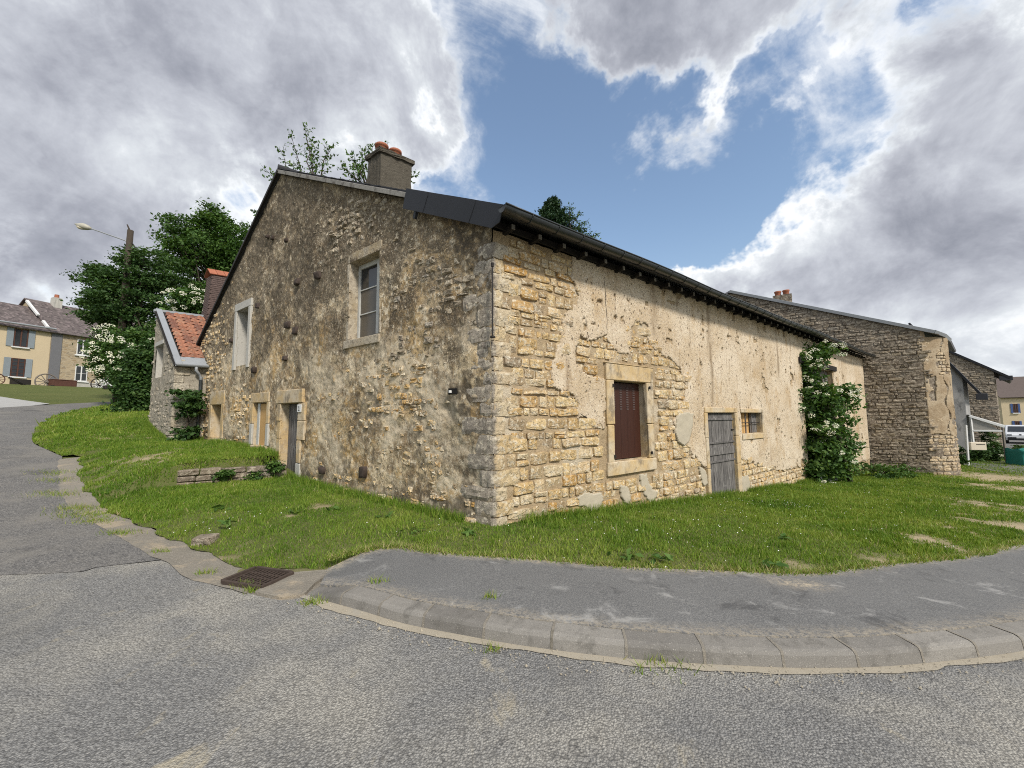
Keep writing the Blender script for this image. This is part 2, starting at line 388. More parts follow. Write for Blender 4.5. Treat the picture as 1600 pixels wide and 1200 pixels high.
def f_plaster(t):
    x, y, z = t.sep(t.obj())
    col = t.mix(t.rng(t.noise(.75, 5, .6), .36, .64), (.50, .395, .265), (.63, .535, .405))
    col = t.mix(t.rng(t.noise(1.7, 5, .62, t.mapv(scale=(1, 1, .55), loc=(4, 1, 0))), .52, .72, 0., .7), col, (.42, .285, .14))
    st = t.noise(2.2, 4, .6, t.mapv(scale=(1.6, 1.6, .22)))
    col = t.mix(t.rng(st, .58, .74, 0., .75), col, (.24, .165, .095))
    col = t.mix(t.rng(t.noise(24, 6, .78, None, .3), .52, .62, 0., .75), col, (.33, .255, .19)); col = t.mix(t.rng(t.noise(6, 6, .7, t.mapv(loc=(8, 2, 4))), .55, .68, 0., .5), col, (.40, .30, .205))
    col = t.mix(t.rng(t.noise(26, 4, .7, t.mapv(loc=(3, 8, 1))), .54, .68, 0., .6), col, (.78, .72, .61))
    v = t.vor(9.5, t.mapv(scale=(1, 1, .7))); vc = t.vor(9.5, t.mapv(scale=(1, 1, .7)), out='Color')
    pit = t.math('MULTIPLY', t.rng(v, .13, .22, 1., 0.), t.math('GREATER_THAN', t.sep(vc)[0], .55))
    v2 = t.rng(t.vor(24), .17, .30, 1., 0.); pit2 = t.math('MULTIPLY', v2, t.rng(t.noise(5, 5, .65), .36, .52))
    pits = t.math('MAXIMUM', pit, t.math('MULTIPLY', pit2, .7))
    col = t.mix(t.math('MULTIPLY', pits, .85), col, (.16, .115, .078))
    col = t.mix(t.attr('stain'), col, (.24, .175, .11))
    col = t.mix(t.attr('edge'), col, (.30, .225, .14))
    h = t.math('SUBTRACT', t.math('ADD', t.noise(34, 5, .7), t.math('MULTIPLY', t.noise(9, 3), .5)), t.math('MULTIPLY', pits, .9))
    return col, t.bump(h, .8, .018)
mat('plaster', f_plaster, .95, .1)
def f_mortar(t):
    col = t.mix(t.noise(3, 5, .6), (.30, .21, .115), (.50, .40, .265)); col = t.mix(t.rng(t.noise(11, 5, .7), .5, .68, 0., .6), col, (.30, .225, .14))
    col = t.mix(t.rng(t.noise(1.3, 5, .65), .52, .64, 0., .7), col, (.60, .53, .41))
    col = t.mix(t.rng(t.noise(40, 4, .7), .55, .68, 0., .6), col, (.17, .13, .09))
    return col, t.bump(t.noise(24, 6, .72), 1., .03)
mat('mortar', f_mortar, .95, .1)
def f_cement(t):
    col = t.mix(t.noise(5, 5, .65), (.38, .335, .25), (.50, .445, .345)); col = t.mix(t.rng(t.noise(40, 4, .7), .5, .7, 0., .5), col, (.30, .28, .24))
    return col, t.bump(t.noise(60, 4, .7), .5, .008)
mat('cement', f_cement, .95, .1)
def f_annex(t):
    col = t.mix(t.noise(2.5, 5, .65), (.27, .24, .19), (.42, .375, .30)); col = t.mix(t.rng(t.noise(10, 6, .74, None, .4), .5, .62, 0., .7), col, (.15, .13, .10)); col = t.mix(t.rng(t.noise(16, 5, .75), .54, .65, 0., .6), col, (.55, .50, .41))
    return col, t.bump(t.noise(20, 6, .74), 1., .03)
mat('annex_render', f_annex, .95, .1)
mat('plaster_barn', lambda t: (t.mix(t.rng(t.noise(13, 6, .75), .5, .62, 0., .7), t.mix(t.rng(t.noise(1.4, 5, .65), .4, .6), (.31, .235, .15), (.40, .325, .225)), (.24, .175, .11)), t.bump(t.noise(22, 6, .74), .9, .025)), .95, .1)
simple('slate', (.020, .021, .026), .55, 3, .25, .2, .35)
simple('roof_dark', (.05, .05, .055), .7, 6, .4, .4)
simple('zinc_dark', (.022, .025, .025), .38, 5, .4, .1, .5)
simple('zinc', (.27, .285, .30), .45, 4, .2, .1, .5)
simple('soffit', (.020, .017, .015), .85, 6, .4, .3)
simple('pale_wood', (.26, .245, .22), .8, 9, .35, .3)
def f_barge(t):
    m = t.mapv(scale=(3, 3, 3)); col = t.mix(t.noise(8, 5, .7), (.20, .185, .165), (.40, .38, .345)); col = t.mix(t.rng(t.noise(3, 4, .7), .5, .65, 0., .9), col, (.13, .115, .10))
    return col, t.bump(t.noise(40, 4), .4, .006)
mat('peeling_paint', f_barge)
def f_oldwood(t):
    g = t.noise(3.2, 6, .7, t.mapv(scale=(9, 9, .9)), .3); r = t.attr('rnd')
    col = t.mix(t.rng(g, .3, .66), (.03, .028, .027), (.25, .235, .22)); col = t.mix(t.math('MULTIPLY', r, .5), col, (.085, .08, .078))
    col = t.mix(t.rng(t.noise(5, 4), .58, .75, 0., .6), col, (.30, .29, .27))
    return col, t.bump(g, .8, .012)
mat('old_wood', f_oldwood, .9, .15)
def f_shutter(t):
    g = t.noise(4, 5, .6, t.mapv(scale=(8, 8, .8)))
    col = t.mix(g, (.030, .010, .006), (.055, .018, .010)); return col, t.bump(g, .25, .004)
mat('red_shutter', f_shutter, .55, .3)
simple('shutter_slot', (.085, .06, .055), .7)
def f_ply(t):
    g = t.noise(2.5, 4, .6, t.mapv(scale=(7, 7, .7)), .6); return t.mix(g, (.36, .20, .07), (.62, .40, .17)), t.bump(g, .15, .004)
mat('plywood', f_ply, .7)
simple('window_paint', (.50, .50, .47), .55, 12, .3, .2)
def f_glass(t):
    return (.022, .024, .026)
mat('dark_glass', f_glass, .08, .6)
simple('pane_reflection', (.11, .095, .075), .25, 3, .3, .1)  # lower panes: tan colour stands in for a reflection in the glass
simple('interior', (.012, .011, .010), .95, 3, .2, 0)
simple('iron', (.028, .024, .022), .7, 14, .5, .3)
simple('rust', (.062, .045, .036), .85, 18, .5, .5)
simple('terracotta', (.34, .12, .065), .75, 8, .3, .3)
def f_tile(t):
    r = t.attr('rnd'); col = t.ramp(r, [(0., (.26, .105, .062)), (.4, (.35, .155, .092)), (.7, (.18, .08, .055)), (1., (.40, .21, .13))])
    col = t.mix(t.rng(t.noise(7, 5, .7), .52, .7, 0., .8), col, (.10, .075, .055)); col = t.mix(t.rng(t.noise(19, 4, .7), .58, .7, 0., .6), col, (.42, .33, .26))
    return col, t.bump(t.noise(40, 4), .4, .008)
mat('roof_tile', f_tile)
def f_chim(t):
    col = t.mix(t.noise(2.5, 5, .65), (.065, .057, .045), (.14, .125, .10)); col = t.mix(t.rng(t.noise(14, 6, .75), .52, .66, 0., .85), col, (.055, .048, .038))
    col = t.mix(t.rng(t.noise(22, 5, .75), .56, .68, 0., .5), col, (.24, .215, .17)); return col, t.bump(t.noise(20, 6, .75), 1., .03)
mat('chimney_render', f_chim, .95, .1)
simple('dark_brick', (.12, .085, .075), .9, 9, .5, .5)
# ground
def f_chip(t):
    V = t.obj()
    v = t.vor(82, V); c0 = t.sep(t.vor(82, V, out='Color')); c = [t.math('ADD', t.math('MULTIPLY', c0[0], .45), t.math('MULTIPLY', t.noise(110, 4, .75), .55))]
    big = t.noise(.55, 4, .6); pale = t.rng(t.noise(.9, 5, .62, t.mapv(loc=(2, 4, 0)), .3), .40, .66)
    col = t.ramp(c[0], [(0., (.13, .13, .129)), (.35, (.23, .227, .22)), (.65, (.34, .333, .315)), (1., (.52, .50, .46))])
    col2 = t.ramp(c[0], [(0., (.18, .173, .158)), (.3, (.34, .322, .285)), (.65, (.48, .456, .40)), (1., (.64, .615, .54))])
    col = t.mix(pale, col, col2)
    gap = t.rng(t.math('ADD', v, t.math('MULTIPLY', t.math('SUBTRACT', t.noise(140, 3, .7), .5), .7)), .34, .74); col = t.mix(t.math('MULTIPLY', gap, .48), col, (.055, .053, .05))
    sand = t.rng(t.noise(1.9, 7, .74, t.mapv(loc=(9, 1, 0), scale=(1.3, .6, 1), rot=(0, 0, .6)), .5), .59, .72, 0., .75)
    col = t.mix(sand, col, (.50, .44, .32))
    col = t.mix(t.rng(big, .5, .7, 0., .5), col, (.14, .14, .14)); col = t.mix(t.rng(t.noise(3.1, 6, .7, t.mapv(loc=(5, 5, 0)), .4), .58, .70, 0., .3), col, (.12, .12, .12))
    wv_ = t.math('ABSOLUTE', t.math('SUBTRACT', t.noise(.8, 5, .62, t.mapv(loc=(1, 7, 0)), .2), .5)); col = t.mix(t.rng(wv_, .0, .004, .35, 0.), col, (.05, .05, .05))
    return col, t.bump(t.math('SUBTRACT', t.noise(120, 4, .75), v), .9, .012)
mat('chipseal', f_chip, .85, .25)
def f_asph(t):
    c = t.sep(t.vor(95, out='Color')); col = t.ramp(c[0], [(0., (.075, .073, .072)), (.5, (.135, .131, .126)), (1., (.25, .238, .22))])
    col = t.mix(t.rng(t.noise(.8, 5, .65, t.mapv(loc=(3, 3, 0))), .45, .7, 0., .6), col, (.22, .205, .18))
    col = t.mix(t.rng(t.noise(1.6, 5, .6), .56, .72, 0., .55), col, (.055, .054, .055))
    return col, t.bump(t.vor(95), .5, .006)
mat('asphalt', f_asph, .88, .2)
def f_pave(t):
    col = t.mix(t.noise(1.1, 5, .6), (.085, .086, .088), (.155, .155, .153)); n = t.noise(85, 4, .75)
    col = t.mix(t.rng(n, .42, .62, 0., .6), col, (.28, .275, .26)); col = t.mix(t.rng(t.noise(190, 2, .6), .54, .66, 0., .7), col, (.075, .075, .075))
    col = t.mix(t.rng(t.noise(2.6, 6, .72, t.mapv(loc=(2, 9, 0)), .5), .56, .70, 0., .7), col, (.34, .335, .32)); col = t.mix(t.rng(t.noise(1.7, 6, .7, t.mapv(loc=(4, 3, 0)), .5), .56, .68, 0., .6), col, (.06, .06, .061))
    sand = t.math('MULTIPLY', t.attr('sand'), t.rng(t.noise(26, 6, .8, None, .4), .40, .60)); col = t.mix(sand, col, (.44, .375, .275))
    return col, t.bump(t.noise(170, 3), .5, .004)
mat('pavement', f_pave, .9, .2)
def f_conc(t):
    col = t.mix(t.noise(3, 5, .6), (.185, .168, .14), (.285, .258, .213)); col = t.mix(t.rng(t.noise(8, 6, .7), .5, .7, 0., .55), col, (.20, .18, .15))
    col = t.mix(t.rng(t.noise(60, 4, .7), .55, .7, 0., .5), col, (.52, .47, .39)); col = t.mix(t.rng(t.noise(1.9, 6, .7, t.mapv(loc=(3, 1, 0)), .5), .52, .66, 0., .75), col, (.40, .33, .235)); col = t.mix(t.rng(t.noise(4.2, 6, .72, t.mapv(loc=(6, 1, 0)), .5), .58, .68, 0., .7), col, (.15, .135, .105)); return col, t.bump(t.noise(30, 6, .72), .9, .02)
mat('concrete', f_conc, .92, .2)
def f_kerb(t):
    r = t.attr('rnd'); col = t.mix(r, (.17, .16, .145), (.25, .235, .21)); col = t.mix(t.rng(t.noise(4, 6, .7, None, .5), .5, .66, 0., .7), col, (.12, .113, .10))
    col = t.mix(t.rng(t.noise(120, 3, .7), .52, .66, 0., .6), col, (.15, .14, .125)); col = t.mix(t.rng(t.noise(140, 3, .7, t.mapv(loc=(4, 4, 4))), .58, .7, 0., .6), col, (.52, .49, .43))
    return col, t.bump(t.noise(110, 3, .7), .7, .005)
mat('kerb_stone', f_kerb, .92, .2)
def f_sand(t):
    col = t.mix(t.noise(4, 6, .7), (.30, .265, .205), (.42, .375, .295)); col = t.mix(t.rng(t.noise(60, 4, .75), .52, .68, 0., .7), col, (.24, .205, .155))
    col = t.mix(t.rng(t.noise(2.1, 4, .6, t.mapv(loc=(1, 1, 0))), .55, .7, 0., .6), col, (.30, .285, .25))
    return col, t.bump(t.noise(80, 4, .7), .6, .006)
mat('sandy_strip', f_sand, .95, .1)
def f_soil(t):
    col = t.mix(t.noise(1.4, 5, .65), (.08, .105, .03), (.13, .14, .048)); col = t.mix(t.rng(t.noise(30, 5, .75), .48, .66, 0., .7), col, (.17, .135, .08))
    d = t.attr('dry'); dry = t.mix(t.noise(11, 6, .72), (.33, .255, .155), (.47, .40, .27)); dry = t.mix(t.rng(t.noise(45, 4, .7), .55, .68, 0., .6), dry, (.22, .17, .10))
    col = t.mix(d, col, dry); return col, t.bump(t.noise(40, 5, .7), 1., .02)
mat('verge_soil', f_soil, .95, .1)
def f_field(t):
    col = t.mix(t.noise(.5, 5, .65), (.075, .105, .03), (.15, .15, .055)); col = t.mix(t.rng(t.noise(6, 5, .7), .48, .66, 0., .6), col, (.055, .075, .02))
    return col, t.bump(t.noise(25, 5, .7), 1., .04)
mat('field', f_field, .95, .1)
def leafmat(name, stops, trans=.28):
    m = bpy.data.materials.new(name); m.use_nodes = True; t = NT(m.node_tree); t.n.clear()
    o = t.new('ShaderNodeOutputMaterial'); d = t.new('ShaderNodeBsdfPrincipled'); tr = t.new('ShaderNodeBsdfTranslucent'); mx = t.new('ShaderNodeMixShader')
    col = t.ramp(t.attr('rnd'), stops); d.inputs['Roughness'].default_value = .6; d.inputs['Specular IOR Level'].default_value = .25
    t.l.new(col, d.inputs['Base Color']); t.l.new(t.mix(1., col, (1.25, 1.2, .6), 'MULTIPLY'), tr.inputs[0]); mx.inputs[0].default_value = trans
    t.l.new(d.outputs[0], mx.inputs[1]); t.l.new(tr.outputs[0], mx.inputs[2]); t.l.new(mx.outputs[0], o.inputs[0]); MATS[name] = m; return m
leafmat('grass', [(0., (.055, .12, .011)), (.35, (.12, .215, .02)), (.6, (.20, .285, .038)), (.86, (.32, .36, .08)), (.93, (.36, .31, .15)), (1., (.46, .40, .22))], .3)
leafmat('leaf_dark', [(0., (.026, .062, .016)), (.5, (.05, .105, .026)), (.85, (.09, .16, .038)), (1., (.14, .21, .06))])
leafmat('leaf_mid', [(0., (.034, .08, .016)), (.5, (.065, .135, .026)), (.85, (.11, .19, .042)), (1., (.16, .24, .06))])
leafmat('leaf_elder', [(0., (.032, .076, .018)), (.5, (.068, .14, .03)), (.85, (.125, .21, .05)), (1., (.18, .26, .08))])
leafmat('needle', [(0., (.012, .032, .014)), (.6, (.022, .055, .02)), (1., (.05, .09, .03))], .1)
leafmat('petal', [(0., (.70, .68, .55)), (.5, (.80, .79, .70)), (1., (.66, .67, .44))], .2)
leafmat('daisy', [(0., (.80, .80, .78)), (.85, (.8, .8, .78)), (1., (.8, .7, .3))], .1)
simple('bark', (.055, .043, .032), .9, 7, .4, .6, bs=25)
simple('yellow_render', (.58, .475, .32), .9, 1.2, .12, .2)
simple('blue_shutter', (.25, .285, .31), .6, 5, .15, .1)
simple('deep_blue', (.055, .10, .25), .55, 5, .2, .1)
def f_roofl(t):
    m = t.mapv(); col = t.mix(t.noise(2.2, 5, .7), (.085, .07, .066), (.15, .125, .118)); v = t.vor(5.5, out='Color')
    col = t.mix(t.rng(t.sep(v)[0], .6, .9, 0., .6), col, (.23, .185, .18)); col = t.mix(t.rng(t.sep(v)[1], .6, .9, 0., .6), col, (.05, .038, .04)); return col, t.bump(t.vor(5.5), .8, .03)
mat('old_roof', f_roofl)
simple('white_paint', (.72, .72, .70), .5, 6, .08, .05)
simple('cream_box', (.62, .55, .43), .5, 6, .08, .05)
simple('brown_wood', (.10, .045, .032), .7, 8, .4, .2)
simple('grey_wood', (.19, .165, .14), .85, 8, .4, .3)
def f_greyr(t):
    col = t.mix(t.noise(1.1, 5, .65, None, .3), (.19, .19, .19), (.40, .39, .37)); col = t.mix(t.rng(t.noise(2.2, 5, .7, t.mapv(scale=(1, 1, .4))), .54, .7, 0., .8), col, (.085, .085, .085))
    return col, t.bump(t.noise(30, 4), .4, .01)
mat('grey_render', f_greyr)
def f_lstone(t):
    m = t.mapv(scale=(1, 1, 2.2)); v = t.sep(t.vor(3.2, m, out='Color')); e = t.vor(3.2, m, 'DISTANCE_TO_EDGE')
    col = t.ramp(v[0], [(0., (.30, .22, .13)), (.5, (.42, .34, .23)), (1., (.25, .20, .14))]); col = t.mix(t.rng(e, .0, .09, .7, 0.), col, (.46, .40, .30)); return col, t.bump(e, .6, .03)
mat('far_stone', f_lstone)
simple('car_paint', (.62, .63, .64), .25, 2, .03, 0, .5)
simple('car_dark', (.02, .021, .023), .5, 4, .2, 0)
simple('green_tarp', (.012, .16, .12), .5, 6, .25, .5, bs=14)
simple('tyre', (.02, .02, .02), .85)
simple('lamp_head', (.42, .40, .33), .5, 5, .2, .1)
simple('veranda_panel', (.30, .29, .26), .5)
simple('far_roof_grey', (.16, .16, .17), .8, 4, .2, .3)
simple('far_roof_red', (.115, .09, .08), .8, 4, .2, .3)
simple('corrugated', (.22, .225, .225), .5, 4, .25, .1)
simple('white_gravel', (.36, .355, .34), .95, 9, .3, .6)
M = MATS

# ------------------------------------------------------------------ ground sheets
def xy(p): return (float(p[0]), float(p[1]))
def smooth_line(pts, n=6):
    pts = [np.asarray(p, float)[:2] for p in pts]; out = []
    for i in range(len(pts) - 1):
        p0, p1, p2, p3 = pts[max(i - 1, 0)], pts[i], pts[i + 1], pts[min(i + 2, len(pts) - 1)]
        for k in range(n):
            t = k / n; out.append(.5 * ((2 * p1) + (p2 - p0) * t + (2 * p0 - 5 * p1 + 4 * p2 - p3) * t * t + (3 * p1 - p0 - 3 * p2 + p3) * t ** 3))
    out.append(pts[-1]); return out
def sheet(name, poly, step_near, m, dz=0., extra=None, attrs=None, kind='structure', far=30., skirt=0.):
    P = np.array([p[:2] for p in poly]); x0, y0 = P.min(0); x1, y1 = P.max(0)
    pts = []
    for st, r0, r1 in ((step_near, 0, 9), (step_near * 2.5, 9, 22), (step_near * 8, 22, 400)):
        gx = np.arange(max(x0, -r1), min(x1, r1), st); gy = np.arange(max(y0, -r1), min(y1, r1), st)
        if len(gx) == 0 or len(gy) == 0: continue
        X, Y = np.meshgrid(gx, gy); X = X.ravel() + rng.uniform(-.2, .2, X.size) * st; Y = Y.ravel() + rng.uniform(-.2, .2, Y.size) * st
        R = np.hypot(X, Y - 5); k = (R >= r0) & (R < r1) & inpoly(X, Y, [tuple(q) for q in P]); pts.append(np.c_[X[k], Y[k]])
    I = np.vstack(pts) if pts else np.zeros((0, 2))
    n = len(P); allp = [Vector(q) for q in P.tolist()] + [Vector(q) for q in I.tolist()]
    edges = [(i, (i + 1) % n) for i in range(n)]
    vs, es, fs, *_ = delaunay_2d_cdt(allp, edges, [], 1, 1e-4)
    V = np.array([[v.x, v.y] for v in vs]); z = terrain(V[:, 0], V[:, 1]) + dz
    if extra is not None: z = z + extra(V[:, 0], V[:, 1])
    ats = {k: f(V[:, 0], V[:, 1]) for k, f in (attrs or {}).items()}; Vz = np.c_[V, z]; fs = [tuple(f) for f in fs]
    if skirt:
        cnt = {}
        for f in fs:
            for i in range(len(f)):
                e = (f[i], f[(i + 1) % len(f)]); cnt[e] = 1
        bd = [e for e in cnt if (e[1], e[0]) not in cnt]; nV = len(Vz); Vz = np.vstack([Vz, Vz - [0, 0, skirt]]); fs = fs + [(b_, a_, a_ + nV, b_ + nV) for a_, b_ in bd]; ats = {k: np.concatenate([v, v]) for k, v in ats.items()}
    me = mesh(name, Vz, fs, ats, smooth=not skirt)
    return obj(name, me, m, kind=kind)

VL = [G(*p) for p in ((188, 632), (150, 638), (100, 648), (66, 664), (50, 688), (72, 702), (97, 713))]           # verge edge on the uphill road
GI = [G(*p) for p in ((130, 714), (132, 735), (138, 760), (158, 786), (200, 808), (250, 832), (295, 848), (335, 862), (372, 880), (395, 893))]   # gutter, inner edge
GO = [G(*p) for p in ((97, 713), (98, 735), (102, 765), (118, 790), (165, 818), (215, 846), (260, 872), (300, 898), (340, 908))]   # gutter, road edge
KF = [G(*p) for p in ((476, 931), (560, 954), (630, 975), (715, 992), (810, 1009), (915, 1023), (1025, 1034), (1145, 1041), (1260, 1045), (1375, 1043), (1480, 1034), (1600, 1018))]
KX = [KF[-1] + np.array([.9, .33, 0]), KF[-1] + np.array([2.3, 1.05, 0]), KF[-1] + np.array([5.2, 2.9, 0]), KF[-1] + np.array([12, 9.3, 0]), KF[-1] + np.array([34, 26.7, 0])]
SB = [G(*p) for p in ((512, 893), (560, 879), (618, 871), (680, 879), (760, 886), (900, 897), (1000, 905), (1130, 910), (1250, 914), (1330, 906), (1420, 894), (1500, 885), (1560, 872), (1600, 860))]
SX = [SB[-1] + np.array([2.5, 1.4, 0]), SB[-1] + np.array([8, 5.2, 0]), SB[-1] + np.array([28, 21, 0])]
kerb_line = smooth_line(KF + KX, 6)
walk_line = smooth_line(SB + SX, 5)
# base terrain
def base_ground():
    gx = np.concatenate([np.arange(-200, -60, 10), np.arange(-60, 60, 1.2), np.arange(60, 260, 10)])
    gy = np.concatenate([np.arange(-60, -12, 6), np.arange(-12, 60, 1.2), np.arange(60, 420, 15)])
    X, Y = np.meshgrid(gx, gy); ny, nx = X.shape
    Z = terrain(X, Y) - .16 - .25 * (np.hypot(X, Y - 5) < 14)
    I = np.arange(nx * ny).reshape(ny, nx)
    Fq = np.stack([I[:-1, :-1], I[:-1, 1:], I[1:, 1:], I[1:, :-1]], -1).reshape(-1, 4)
    obj('ground', mesh('ground', np.c_[X.ravel(), Y.ravel(), Z.ravel()], Fq, smooth=True), M['field'], kind='structure')
base_ground()

# roads
far_l = [G(185, 627), G(100, 631), G(0, 637)]
J0 = [G(260, 874), G(200, 881), G(150, 887), G(119, 894), G(0, 899)]        # joint between the two surfacings
SW = .30   # sandy channel in front of the kerb
def offset(line, d):
    L = [np.asarray(p[:2]) for p in line]; out = []
    for i in range(len(L)):
        t = nrm(L[min(i + 1, len(L) - 1)] - L[max(i - 1, 0)]); out.append(L[i] + np.array([-t[1], t[0]]) * d)
    return out
def wob(line, amp, f, s):
    L = [np.asarray(p[:2], float) for p in line]; out = []
    acc = 0
    for i in range(len(L)):
        if i: acc += np.linalg.norm(L[i] - L[i - 1])
        t = nrm(L[min(i + 1, len(L) - 1)] - L[max(i - 1, 0)]); o = (float(fbm(acc * f, s * 3.3, 3, s)) - .5) * 2 * amp
        out.append(L[i] + np.array([-t[1], t[0]]) * o)
    return out
sheet('subsoil', [(15 * math.cos(t_) - 1, 6 + 15 * math.sin(t_)) for t_ in np.linspace(0, 2 * math.pi, 49)[:-1]], .22, M['verge_soil'], -.035)
kerb_fine = smooth_line(kerb_line[:6 * 12 + 1], 3)
chan = wob(offset(kerb_fine, -.065), .055, 2.2, 5)
JN = G(0, 899) + np.array([-2.2, .3, 0])
GOs = smooth_line(GO, 4)
main_poly = [xy(p) for p in kerb_line] + [(60, 12), (30, -12), (-9, -12), (-14, -2)] + [xy(JN)] + [xy(p) for p in wob(smooth_line(J0[::-1], 6), .05, 2., 77)] + [xy(p) for p in smooth_line([G(260, 874), G(300, 899), G(340, 909), G(390, 927), G(440, 938), G(476, 933)], 3)][1:-1]
sheet('road', main_poly, .35, M['chipseal'], 0)
up_poly = [xy(p) for p in smooth_line(VL, 4)][:-1] + [xy(p) for p in GOs[:25]] + [xy(p) for p in smooth_line(J0, 4)][1:] + [xy(JN), (-14, -2), (-26, 4), (-27, 14)] + [xy(p) for p in far_l[::-1]] + [(-24, 50), (-20.5, 50)]
sheet('uphill_road', up_poly, .35, M['asphalt'], .004)
# sandy channel
chan_poly = [xy(p) for p in kerb_fine] + [xy(p) for p in chan[::-1]]
sheet('sand_channel', chan_poly, .12, M['sandy_strip'], .006)
# concrete gutter on the left
GOx = [G(a_ - 7, b_ + 5) for a_, b_ in ((97, 713), (98, 735), (102, 765), (118, 790), (165, 818), (215, 846), (260, 872), (300, 898), (345, 912), (392, 924))]
gut_poly = [xy(p) for p in smooth_line(GI, 4)] + [xy(p) for p in wob(smooth_line(GOx[::-1], 8), .035, 2.5, 3)]
sheet('concrete_gutter', gut_poly, .12, M['concrete'], .008, extra=lambda x, y: .012 * (fbm(x * 3, y * 3, 3, 4) - .5))
# pavement slab
kerb_back = offset(kerb_line, .163)
pv = [xy(p) for p in walk_line[::-1]] + [xy(p) for p in kerb_back]
def sand_attr(x, y):
    L = np.array([p for p in smooth_line(kerb_back[:80], 2)]); W = np.array([q[:2] for q in walk_line])
    d = np.min(np.hypot(x[:, None] - L[None, :, 0], y[:, None] - L[None, :, 1]), 1); e = np.min(np.hypot(x[:, None] - W[None, :, 0], y[:, None] - W[None, :, 1]), 1)
    h = G(1250, 932); hole = np.exp(-(((x - h[0]) / .22) ** 2 + ((y - h[1]) / .10) ** 2))
    return np.clip(np.maximum(np.maximum((1 - sstep(.0, .16, d)) * .55, (1 - sstep(0, .16, e))), hole * 1.3), 0, 1)
PT = G(508, 898); PK = KF[0]
sheet('pavement', pv, .10, M['pavement'], .115, extra=lambda x, y: -.086 * (1 - sstep(.0, .60, np.minimum(np.hypot(x - PT[0], y - PT[1]), np.hypot(x - PK[0], y - PK[1])))), attrs={'sand': sand_attr}, skirt=.11)

# kerb stones: one object each, children of the kerb
kerb = obj('kerb', None, kind='structure'); kerb['_base'] = (0., 0., 0.)
kl = [np.asarray(p[:2]) for p in smooth_line(kerb_line, 4)]
acc = np.concatenate([[0], np.cumsum([np.linalg.norm(kl[i + 1] - kl[i]) for i in range(len(kl) - 1)])])
def kpt(s): return np.array([np.interp(s, acc, [p[0] for p in kl]), np.interp(s, acc, [p[1] for p in kl])])
s0 = 0.; k = 0
while s0 < acc[-1] - .6 and k < 60:
    L = .50 if s0 > .9 else .44; g = .0045
    prof = [(-.004, -.12), (0., .0), (.012, .072), (.024, .090), (.045, .099), (.17, .108), (.17, -.12)]
    V = []; nseg = 7
    for i in range(nseg + 1):
        s = s0 + g + (L - 2 * g) * i / nseg; p = kpt(s); tt = nrm(kpt(s + .03) - kpt(s - .03 if s > .03 else 0)); nn = np.array([-tt[1], tt[0]])
        if nn[1] < 0: nn = -nn
        drop = .085 * (1 - sstep(.0, .55, s))
        for (o, h) in prof:
            q = p + nn * o; V.append((q[0], q[1], gz(q) + (h - drop * (1 if h > .02 else 0) if h > 0 else h) + random.uniform(-.003, .003)))
    m_ = len(prof); Fc = [(i * m_ + j, (i + 1) * m_ + j, (i + 1) * m_ + (j + 1) % m_, i * m_ + (j + 1) % m_) for i in range(nseg) for j in range(m_)]
    Fc += [tuple(range(m_ - 1, -1, -1)), tuple(nseg * m_ + j for j in range(m_))]
    me = mesh('kerb_stone', V, Fc); a = me.attributes.new('rnd', 'FLOAT', 'FACE'); a.data.foreach_set('value', np.full(len(me.polygons), random.random(), np.float32))
    obj('kerb_stone', me, M['kerb_stone'], kerb); s0 += L; k += 1
# joint mortar bed under and between the kerb stones
b = MB(); ks = [kpt(s) for s in np.arange(.02, s0, .1)]
for off_ in (0,):
    V = []; Fc = []
    for i, p in enumerate(ks):
        tt = nrm(ks[min(i + 1, len(ks) - 1)] - ks[max(i - 1, 0)]); nn = np.array([-tt[1], tt[0]]); nn = nn if nn[1] > 0 else -nn
        drop = .085 * (1 - sstep(.0, .55, .1 * i))
        for o, h in ((.004, -.05), (.0145, .070 - drop), (.026, .087 - drop), (.047, .096 - drop), (.171, .105 - drop)):
            q = p + nn * o; V.append((q[0], q[1], gz(q) + max(h, -.05)))
    for i in range(len(ks) - 1):
        for j in range(4): Fc.append((i * 5 + j, (i + 1) * 5 + j, (i + 1) * 5 + j + 1, i * 5 + j + 1))
    b.add(V, Fc, .5)
b.build('joint_mortar', M['sandy_strip'], kerb)
sj = 0.; kj = 0
while kj < k:      # mortar squeezed out over each joint
    sj += .50 if sj > .9 else .44; kj += 1
    if sj >= acc[-1] - .1: break
    V = []; lean = random.uniform(-.01, .01)
    for o, h in ((-.001, .0), (.0115, .0735), (.0235, .0915), (.0445, .1005), (.166, .1092)):
        drop = .085 * (1 - sstep(.0, .55, sj))
        for ds in (-1, 1):
            s = sj + ds * random.uniform(.007, .012) + lean * o / .2; p = kpt(s); tt = nrm(kpt(s + .03) - kpt(s - .03)); nn = np.array([-tt[1], tt[0]]); nn = nn if nn[1] > 0 else -nn
            q = p + nn * (o - .0012); V.append((q[0], q[1], gz(q) + h - (drop if h > .02 else 0) + .0022))
    MB().add(V, [(2 * i, 2 * i + 1, 2 * i + 3, 2 * i + 2) for i in range(4)], .5).build('joint', M['concrete'], kerb)

